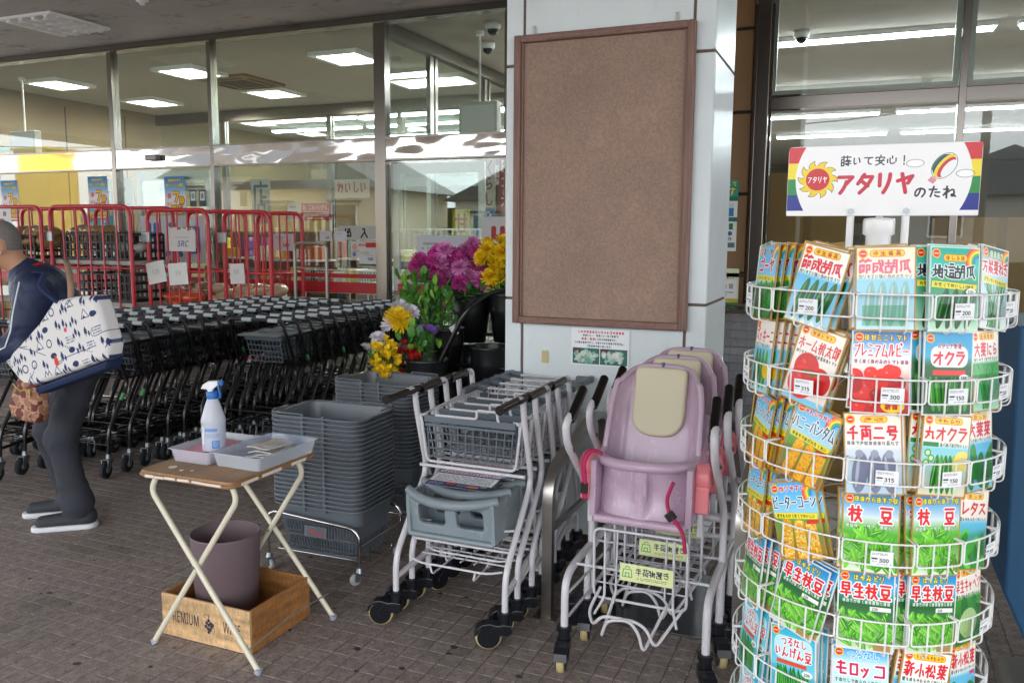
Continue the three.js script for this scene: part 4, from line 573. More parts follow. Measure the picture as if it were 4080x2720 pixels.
function loft(rows) { // rows of [points, y]; open tube of quads
  const pos = [], idx = [], n = rows[0][0].length; rows.forEach(([p, y], j) => p.forEach(([x, z], i) => { pos.push(x, y, z); if (j < rows.length - 1) { const q = j * n + i, e = j * n + (i + 1) % n; idx.push(q, q + n, e, e, q + n, e + n); } }));
  const g = new THREE.BufferGeometry(); g.setAttribute('position', new THREE.Float32BufferAttribute(pos, 3)); g.setIndex(idx); g.computeVertexNormals(); return g;
}
const sizeAt = (y) => [0.19 + 0.042 * y / 0.24, 0.13 + 0.04 * y / 0.24, 0.035 + 0.02 * y / 0.24];
function shell(y0, y1, t = 0.003) { const o = (y, d) => { const [a, b, r] = sizeAt(y); return loop(a - d, b - d, r - d); }; return loft([[o(y0, t), y0], [o(y1, t), y1], [o(y1, 0), y1], [o(y0, 0), y0], [o(y0, t), y0]]); }
function basketProto() {
  const t = thing('shopping_basket', 'x', 'basket');
  const ribs = [], P = (y) => { const [a, b, r] = sizeAt(y); return loop(a - 0.0015, b - 0.0015, r, 5); };
  const along = (pts, s) => { let L = 0; const n = pts.length, d = pts.map((p, i) => Math.hypot(pts[(i + 1) % n][0] - p[0], pts[(i + 1) % n][1] - p[1])), tot = d.reduce((q, w) => q + w, 0); s *= tot; for (let i = 0; i < n; i++) { if (L + d[i] >= s) { const u = (s - L) / d[i]; return [pts[i][0] + (pts[(i + 1) % n][0] - pts[i][0]) * u, pts[i][1] + (pts[(i + 1) % n][1] - pts[i][1]) * u]; } L += d[i]; } return pts[0]; };
  const lo = P(0.01), mid = P(0.085), hi = P(0.165); const N = 84;
  for (let i = 0; i < N; i++) { const a = along(lo, i / N), m = along(mid, i / N), h = along(hi, i / N); ribs.push(bar([a[0], 0.01, a[1]], [m[0], 0.085, m[1]], 0.0038, 4), bar([m[0], 0.085, m[1]], [h[0], 0.165, h[1]], 0.0038, 4)); }
  part(t, 'body', [shell(0, 0.014), shell(0.08, 0.09), shell(0.16, 0.236), ext(rrect(0.37, 0.25, 0.04), 0.004).rotateX(-Math.PI / 2).translate(0, 0, 0)], M.basket);
  part(t, 'ribs', ribs, M.basket);
  const [a, b, r] = sizeAt(0.236); part(t, 'rim', [sweep(loop(a + 0.011, b + 0.011, r + 0.011, 6).map(([x, z]) => V(x, 0.237, z)), 0.0055, 6, true), loft([[loop(a - 0.001, b - 0.001, r, 6), 0.2375], [loop(a + 0.012, b + 0.012, r + 0.012, 6), 0.2395], [loop(a + 0.012, b + 0.012, r + 0.012, 6), 0.2375]])], M.basket);
  for (const s of [-1, 1]) { part(t, 'handle', wire([[-0.05, 0.238, s * 0.172], [-0.05, 0.25, s * 0.176], [-a - 0.004, 0.25, s * (b + 0.004)], [-a - 0.004, 0.25, s * 0.03]].map(([x, y, z]) => [x * s, y, z]), 0.0048, 0.05, 6), M.basket); for (const q of [-0.05, 0.06]) part(t, 'handle_clip', rbx(0.012, 0.03, 0.014, 0.003, s * q, 0.232, s * 0.178), M.basket); }
  return t;
}
{
  const b0 = basketProto(), lows = []; let first = true;
  function stack(x, z, y0, n, dy, lab, grp, turn) {
    for (let i = 0; i < n; i++) {
      const p = [x + rr(-0.002, 0.002), y0 + i * dy, z + rr(-0.002, 0.002)], t = turn + rr(-0.006, 0.006), L = i === n - 1 ? lab[1] : i === 0 ? lab[2] : lab[0], G = i === n - 1 || i === 0 ? null : grp; let o;
      if (first) { o = b0; o.position.set(...p); o.rotation.y = t; first = false; } else o = dup(b0, p, t);
      o.rotation.y = t; o.userData = { label: L, category: 'basket' }; if (G) o.userData.group = G;
      if (i === 0) lows.push(o);
    }
  }
  const plate = (o) => { const q = part(o, 'name_plate', rbx(0.12, 0.05, 0.003, 0.002, -0.01, 0.115, 0.157, -0.165), M.basket); part(q, 'name_print', bx(0.09, 0.04, 0.001, -0.01, 0.116, 0.1592, -0.165), M.mam); };
  M.mam = paperMat(cv(128, 64, (x, w, h) => { x.fillStyle = '#555c63'; x.fillRect(0, 0, w, h); x.save(); x.transform(1, 0.08, -0.12, 1, 8, 0); latin(x, 'Mam', 6, 48, 46, '#b5262c', 'italic bold'); x.restore(); }), 0.45);
  stack(-2.245, -3.175, 0.082, 21, 0.0208, ['grey plastic basket within the front stack behind the folding table', 'top basket of the front grey stack, empty with folded handles', 'bottom basket of the front stack with red lettering on its side'], 'grey baskets nested in the front stack', 0.03);
  stack(-2.345, -3.82, 0.1, 22, 0.0211, ['grey plastic basket within the rear stack beside the flowers', 'top basket of the rear grey stack below the yellow freesias', 'bottom basket of the rear stack'], 'grey baskets nested in the rear stack', -0.02);
  plate(lows[0]);
  for (const [x, z, lab] of [[-2.245, -3.175, 'chrome wheeled stand under the front stack of grey baskets'], [-2.345, -3.82, 'chrome wheeled stand under the rear stack of grey baskets']]) {
    const t = thing('basket_stand', lab, 'basket stand', [x, 0, z], 0.03);
    for (const s of [-1, 1]) part(t, 'hoop', wire([[-0.245, 0.07, s * 0.19], [-0.245, 0.285, s * 0.19], [0.245, 0.25, s * 0.19], [0.245, 0.07, s * 0.19]], 0.0085, 0.06, 8), M.chromeBright);
    for (const s of [-1, 1]) part(t, 'side_rail', [bar([s * 0.245, 0.17, -0.19], [s * 0.245, 0.17, 0.19], 0.006, 6), wire([[s * 0.245, 0.14, -0.1], [s * 0.245, 0.07, -0.1], [s * 0.245, 0.07, 0.1], [s * 0.245, 0.14, 0.1]], 0.004, 0.02, 5)], M.chromeBright);
    part(t, 'shelf_wire', [-0.12, 0, 0.12].map((q) => bar([-0.245, 0.074, q], [0.245, 0.074, q], 0.004, 5)), M.chromeBright);
    for (const a of [-1, 1]) for (const b of [-1, 1]) { const c = new THREE.Group(); c.name = 'caster'; c.position.set(a * 0.245, 0, b * 0.19); c.rotation.y = rr(-1, 1); t.add(c); part(c, 'swivel', [cyl(0.012, 0.018, 0.02, 0, 0.066, 0, 12), bx(0.028, 0.003, 0.04, 0, 0.057, 0.008), bx(0.002, 0.04, 0.026, 0.014, 0.038, 0.014), bx(0.002, 0.04, 0.026, -0.014, 0.038, 0.014)], M.zinc); part(c, 'wheel', lathe([[0.008, -0.009], [0.022, -0.009], [0.0265, -0.005], [0.0265, 0.005], [0.022, 0.009], [0.008, 0.009]], 18, 0, 0.0265, 0.02, 0, 0, Math.PI / 2), M.caster); }
  }
}
// ---------- folding table, wine crate, bin ----------
{
  const topM = std(0xffffff, 0.5, 0, { map: T.wood(182, 140, 98, 15), bumpMap: T.soft, bumpScale: 0.0004 });
  const t = thing('folding_table', 'small folding table with worn brown top and crossed cream tube legs', 'table', [-2.175, 0, -2.405], 0.01);
  part(t, 'top', ext(rrect(0.43, 0.49, 0.04), 0.018, 0.004, 2, 8).rotateX(-Math.PI / 2).translate(0, 0.68, 0), topM);
  part(t, 'edge_band', sweep(loop(0.2155, 0.2455, 0.04, 6).map(([x, z]) => V(x, 0.687, z)), 0.0095, 6, true, 0.55), topM);
  const chips = []; let a = -0.17; while (a < 0.17) { const w = rr(0.02, 0.07); chips.push(rbx(w, rr(0.008, 0.013), 0.004, 0.0015, a + w / 2, 0.688 + rr(-0.002, 0.002), 0.2535, 0, 0, rr(-0.04, 0.04), 1)); a += w + rr(0, 0.012); } for (const z of [0.16, 0.04, -0.12]) chips.push(rbx(0.003, 0.012, rr(0.08, 0.13), 0.001, 0.2235, 0.688, z, 0, 0, 0, 1)); for (const [x, z, s] of [[-0.12, 0.17, 0.016], [-0.06, 0.19, 0.008], [-0.02, 0.18, 0.006]]) chips.push(cyl(s, s, 0.0012, x, 0.7029, z, 10).scale(1, 1, 1));
  part(t, 'chipped_edge', chips, std(0xe2d5c4, 0.8), 'pale chipped paint along the table edge');
  for (const s of [1, -1]) for (const d of [1, -1]) part(t, 'leg', wire([[d * 0.16, 0.678, s * (0.205 - (d > 0 ? 0.02 : 0))], [d * 0.19, 0.62, s * (0.21 - (d > 0 ? 0.02 : 0))], [d * -0.255 + (d < 0 ? 0.02 : 0.02), 0.012, s * (0.21 - (d > 0 ? 0.024 : 0)) + (s > 0 ? 0 : -0.04)]], 0.0105, 0.07, 10), M.cream);
  for (const s of [1, -1]) part(t, 'rivet', cyl(0.006, 0.006, 0.05, 0.005, 0.355, s * 0.2 + (s > 0 ? 0 : -0.02), 10, Math.PI / 2), M.zinc);
  part(t, 'foot_cap', [cyl(0.013, 0.013, 0.02, 0.275, 0.012, 0.21, 10, 0, 0, -0.4), cyl(0.013, 0.013, 0.02, 0.275, 0.012, -0.25, 10, 0, 0, -0.4), cyl(0.013, 0.013, 0.02, -0.235, 0.012, 0.186, 10, 0, 0, 0.4), cyl(0.013, 0.013, 0.02, -0.235, 0.012, -0.226, 10, 0, 0, 0.4)], std(0x9aa0ad, 0.6));
  part(t, 'spreader_wire', wire([[0.245, 0.09, 0.215], [0.25, 0.12, -0.02], [0.25, 0.105, -0.25]], 0.0035, 0.02, 6), std(0x9b958b, 0.5, 0.5));
  // crate
  const light = std(0xffffff, 0.65, 0, { map: T.wood(250, 206, 150, 25), bumpMap: T.soft, bumpScale: 0.0006 }), warm = std(0xffffff, 0.6, 0, { map: T.wood(200, 136, 74, 35), bumpMap: T.soft, bumpScale: 0.0006 });
  const c = thing('wine_crate', 'shallow pine wine crate lettered on its front, under the folding table', 'crate', [-2.225, 0, -2.47]);
  part(c, 'front_board', rbx(0.43, 0.168, 0.011, 0.002, 0, 0.086, 0.175, 0, 0, 0, 1), light); part(c, 'back_board', rbx(0.43, 0.168, 0.011, 0.002, 0, 0.086, -0.175, 0, 0, 0, 1), warm);
  for (const s of [-1, 1]) part(c, 'side_board', rbx(0.011, 0.168, 0.338, 0.002, s * 0.209, 0.086, 0, 0, 0, 0, 1), warm); part(c, 'floor_board', bx(0.405, 0.01, 0.337, 0, 0.009, 0), warm); part(c, 'bottom_batten', [bx(0.42, 0.004, 0.02, 0, 0.002, 0.165), bx(0.42, 0.004, 0.02, 0, 0.002, -0.165)], std(0xb0a796, 0.7));
  const print = (ctx) => { ctx.fillStyle = '#2b2a3c'; ctx.font = '74px sans-serif'; ctx.save(); ctx.scale(0.62, 1.1); ctx.fillText('PREMIUM', 62, 118); ctx.fillText('WINE', 640, 118); ctx.restore(); for (const [x, y] of [[305, 84], [292, 98], [318, 98], [305, 108], [286, 118], [322, 116], [300, 128], [314, 132], [304, 146], [330, 104]]) { ctx.beginPath(); ctx.arc(x, y, 9, 0, 7); ctx.fill(); } ctx.strokeStyle = '#2b2a3c'; ctx.lineWidth = 4; ctx.beginPath(); ctx.moveTo(305, 74); ctx.lineTo(310, 50); ctx.stroke(); ctx.lineWidth = 2.5; ctx.beginPath(); ctx.moveTo(306, 62); ctx.quadraticCurveTo(278, 46, 272, 62); ctx.quadraticCurveTo(274, 76, 284, 68); ctx.stroke(); ctx.beginPath(); ctx.moveTo(336, 112); ctx.quadraticCurveTo(346, 136, 334, 150); ctx.stroke(); };
  const pt = cv(560, 200, (x, w, h) => { x.clearRect(0, 0, w, h); print(x); }); const pm = new THREE.MeshStandardMaterial({ map: pt, transparent: true, alphaTest: 0.4, roughness: 0.7 }); part(c, 'crate_print', pl(0.42, 0.15, 0.0, 0.088, 0.1812), pm);
  for (const [x, y] of [[-0.2, 0.13], [-0.2, 0.05], [0.2, 0.14], [0.2, 0.04]]) part(c, 'nail', cyl(0.0025, 0.0025, 0.002, x, y, 0.181, 8, Math.PI / 2), M.steel);
  const b = thing('waste_bin', 'dull maroon round plastic bin standing in the wine crate', 'bin', [-2.275, 0.014, -2.47]);
  part(b, 'bin_wall', lathe([[0, 0.006], [0.112, 0.006], [0.131, 0.365], [0.134, 0.368], [0.1345, 0.361], [0.116, 0], [0, 0]], 40), M.maroonBin);
}
// ---------- on the table ----------
{
  function tray(name, label, x, z, w, d, h, ry, mat) {
    const t = thing(name, label, 'tray', [x, 0.7025, z], ry), o = (k, e) => loop(w / 2 - 0.01 + 0.01 * k - e, d / 2 - 0.01 + 0.01 * k - e, 0.014, 3);
    part(t, 'wall', loft([[o(0, 0), 0.001], [o(1, 0), h], [o(1, 0.0025), h], [o(0, 0.0025), 0.003]]), mat); part(t, 'bottom', ext(rrect(w - 0.022, d - 0.022, 0.014), 0.002).rotateX(-Math.PI / 2).translate(0, 0.0012, 0), mat); part(t, 'rim', sweep(o(1, -0.004).map(([a, b]) => V(a, h, b)), 0.0035, 5, true, 0.6), mat); return t;
  }
  tray('plastic_tray', 'clear plastic tray holding the spray bottle and pink cloth', -2.272, -2.432, 0.19, 0.285, 0.05, 0.01, M.clearPlastic);
  tray('plastic_tray', 'clear plastic tray holding the acrylic box of napkins', -2.058, -2.467, 0.225, 0.335, 0.052, -0.02, M.clearPlastic);
  const cl = rbx(0.165, 0.022, 0.245, 0.008, 0, 0, 0, 0, 0, 0, 3), cp = cl.attributes.position; for (let i = 0; i < cp.count; i++) cp.setY(i, cp.getY(i) + 0.004 * Math.sin(cp.getX(i) * 60) * (cp.getY(i) > 0 ? 1 : 0) + 0.003 * Math.sin(cp.getZ(i) * 31)); cl.computeVertexNormals();
  solo('pink_cloth', place(cl, -2.272, 0.722, -2.425, 0, 0.01, 0), std(0xe2a3b6, 0.95, 0, { map: cv(64, 64, (x) => { x.fillStyle = '#fff'; x.fillRect(0, 0, 64, 64); x.fillStyle = '#f0d4dc'; for (let i = 0; i < 16; i++) x.fillRect(i * 4, 0, 1.5, 64); }) }), 'folded ribbed pink cloth lying in the left tray', 'cloth');
  const s = thing('spray_bottle', 'translucent white spray bottle with white and blue trigger head', 'spray bottle', [-2.235, 0.737, -2.385], 0.45);
  const milky = phys(0xe8ecf4, 0.35, { transmission: 0.45, thickness: 0 });
  part(s, 'bottle', lathe([[0, 0], [0.04, 0.0], [0.043, 0.006], [0.0435, 0.1], [0.045, 0.112], [0.044, 0.122], [0.03, 0.17], [0.0185, 0.2], [0.017, 0.212]], 30), milky); part(s, 'liquid', lathe([[0, 0.003], [0.04, 0.003], [0.041, 0.095], [0, 0.095]], 24), std(0xb7c6e6, 0.3));
  part(s, 'collar', lathe([[0.0195, 0.2], [0.0215, 0.203], [0.021, 0.226], [0.012, 0.228]], 24), std(0x1266b4, 0.35)); part(s, 'head', [ext(shapeOf([[-0.04, 0.238], [-0.03, 0.255], [-0.012, 0.266], [0.024, 0.268], [0.026, 0.252], [0.008, 0.238], [0.002, 0.226], [-0.012, 0.226], [-0.018, 0.236]]), 0.016, 0.006, 3).translate(0, 0, -0.008)], std(0xeceff3, 0.35));
  part(s, 'nozzle', rbx(0.018, 0.018, 0.02, 0.004, 0.034, 0.259, 0), std(0x1266b4, 0.35)); part(s, 'trigger', ext(shapeOf([[0.018, 0.248], [0.026, 0.246], [0.034, 0.214], [0.032, 0.2], [0.024, 0.2], [0.026, 0.214]]), 0.008, 0.002).translate(0, 0, -0.004), std(0x1266b4, 0.35));
  const lab = cv(128, 160, (x) => { x.clearRect(0, 0, 128, 160); x.fillStyle = '#6f97cf'; x.fillRect(30, 14, 62, 20); fineprint(x, 30, 50, 78, 4, 7, '#87a4d2'); x.fillStyle = '#4a83c4'; x.fillRect(66, 96, 36, 50); fineprint(x, 70, 102, 28, 5, 8, '#cfe0f2'); x.fillStyle = '#f2f4f7'; x.fillRect(4, 4, 18, 116); fineprint(x, 9, 12, 8, 14, 7, '#3a3d44'); });
  const lm = new THREE.MeshStandardMaterial({ map: lab, transparent: true, alphaTest: 0.3, roughness: 0.5 }); part(s, 'label', new THREE.CylinderGeometry(0.0442, 0.0442, 0.092, 20, 1, true, -1.1, 2.2).translate(0, 0.054, 0).rotateY(0.1), lm);
  const a = thing('acrylic_box', 'open clear acrylic box standing in the right tray', 'box', [-2.035, 0.7065, -2.465], 0.03);
  for (const [w, d, x, z] of [[0.12, 0.003, 0, 0.131], [0.12, 0.003, 0, -0.131], [0.003, 0.256, -0.058, 0], [0.003, 0.256, 0.058, 0]]) part(a, 'side', bx(w, 0.085, d, x, 0.0445, z), M.acrylic); part(a, 'base', bx(0.112, 0.002, 0.254, 0, 0.002, 0), M.acrylic);
  for (let i = 0; i < 4; i++) { const g = new THREE.BoxGeometry(0.095, 0.004, 0.17, 6, 1, 8), p = g.attributes.position; for (let k = 0; k < p.count; k++) p.setY(k, p.getY(k) + 0.006 * Math.sin(p.getX(k) * 40 + i) + 0.005 * Math.sin(p.getZ(k) * 22 + i * 2)); g.computeVertexNormals(); solo('paper_napkin', place(g, -2.035 + rr(-0.006, 0.006), 0.722 + i * 0.013, -2.465 + rr(-0.01, 0.01), rr(-0.08, 0.08), 0.1 + rr(-0.2, 0.2), rr(-0.1, 0.1)), std(0xd9cfc2, 0.95), 'crumpled cream paper napkin in the acrylic box', 'napkin', 'napkins in the acrylic box'); }
}
// ---------- seed packets: printed fronts ----------
const PW = 168, PH = 244;
const grad = (x, c) => { const g = x.createLinearGradient(0, 0, 0, PH); c.forEach(([o, k]) => g.addColorStop(o, k)); x.fillStyle = g; x.fillRect(0, 0, PW, PH); };
const pod = (x, X, Y, l, w, a, c1, c2) => { x.save(); x.translate(X, Y); x.rotate(a); x.fillStyle = c1; x.beginPath(); x.ellipse(0, 0, w, l, 0, 0, 7); x.fill(); x.fillStyle = c2; x.beginPath(); x.ellipse(-w * 0.3, -l * 0.05, w * 0.22, l * 0.78, 0, 0, 7); x.fill(); x.restore(); };
const leafy = (x, n, y0, y1, cs, s0, s1) => { for (let i = 0; i < n; i++) { const s = rr(s0, s1), X = rr(6, PW - 6), Y = rr(y0, y1), a = rr(-1, 1); x.fillStyle = pick(cs); x.beginPath(); x.ellipse(X, Y, s * 0.55, s, a, 0, 7); x.fill(); x.strokeStyle = 'rgba(220,240,190,.35)'; x.lineWidth = 1; x.beginPath(); x.moveTo(X - s * 0.8 * -Math.sin(a), Y - s * 0.8 * Math.cos(a)); x.lineTo(X + s * 0.8 * -Math.sin(a), Y + s * 0.8 * Math.cos(a)); x.stroke(); } };
const rainbow = (x) => { ['#e2574c', '#f0a13c', '#f3e25a', '#67b96a', '#4a8fd0'].forEach((c, i) => { x.strokeStyle = c; x.lineWidth = 7; x.beginPath(); x.arc(PW - 6, 40, 40 - i * 6.5, 2.6, 4.9); x.stroke(); }); };
const logo = (x) => { x.fillStyle = '#f3c33c'; x.beginPath(); x.arc(20, 20, 14, 0, 7); x.fill(); x.fillStyle = '#d8322a'; x.beginPath(); x.arc(20, 20, 10, 0, 7); x.fill(); x.fillStyle = '#f7d7c8'; x.fillRect(13, 18, 14, 4); };
const badge = (x, t, X = 40, Y = 10, W = 96) => { x.fillStyle = '#f3d33a'; x.strokeStyle = '#d8862a'; x.lineWidth = 2; x.beginPath(); x.roundRect(X, Y, W, 19, 9); x.fill(); x.stroke(); const n = [...t].length; jp(x, t, X + 6, Y + 3, (W - 12) / n, 13, '#b04a1c', 0.14); };
const ribbon = (x, t, Y = 96) => { x.save(); x.translate(0, Y); x.rotate(0.06); x.fillStyle = '#e9d92e'; x.fillRect(8, 0, PW - 16, 18); jp(x, t, 14, 3, (PW - 30) / [...t].length, 12, '#3f5a1c', 0.14); x.restore(); };
const pods = (n, y0, y1, c1, c2) => (x) => { for (let i = 0; i < n; i++) pod(x, rr(10, PW - 10), rr(y0, y1), rr(20, 32), rr(5, 9), rr(-1.2, 1.2), pick(c1), pick(c2)); };
const cob = (x, X, Y, a, mix) => { x.save(); x.translate(X, Y); x.rotate(a); x.fillStyle = '#e8b21e'; x.beginPath(); x.roundRect(-19, -62, 38, 124, 18); x.fill(); for (let r = 0; r < 20; r++) for (let c = 0; c < 6; c++) { x.fillStyle = mix && rnd() < 0.35 ? '#f6ecc2' : pick(['#f0bd2c', '#dd9f14', '#f4c63e']); x.fillRect(-17 + c * 5.8, -58 + r * 6, 5, 5.2); } x.restore(); };
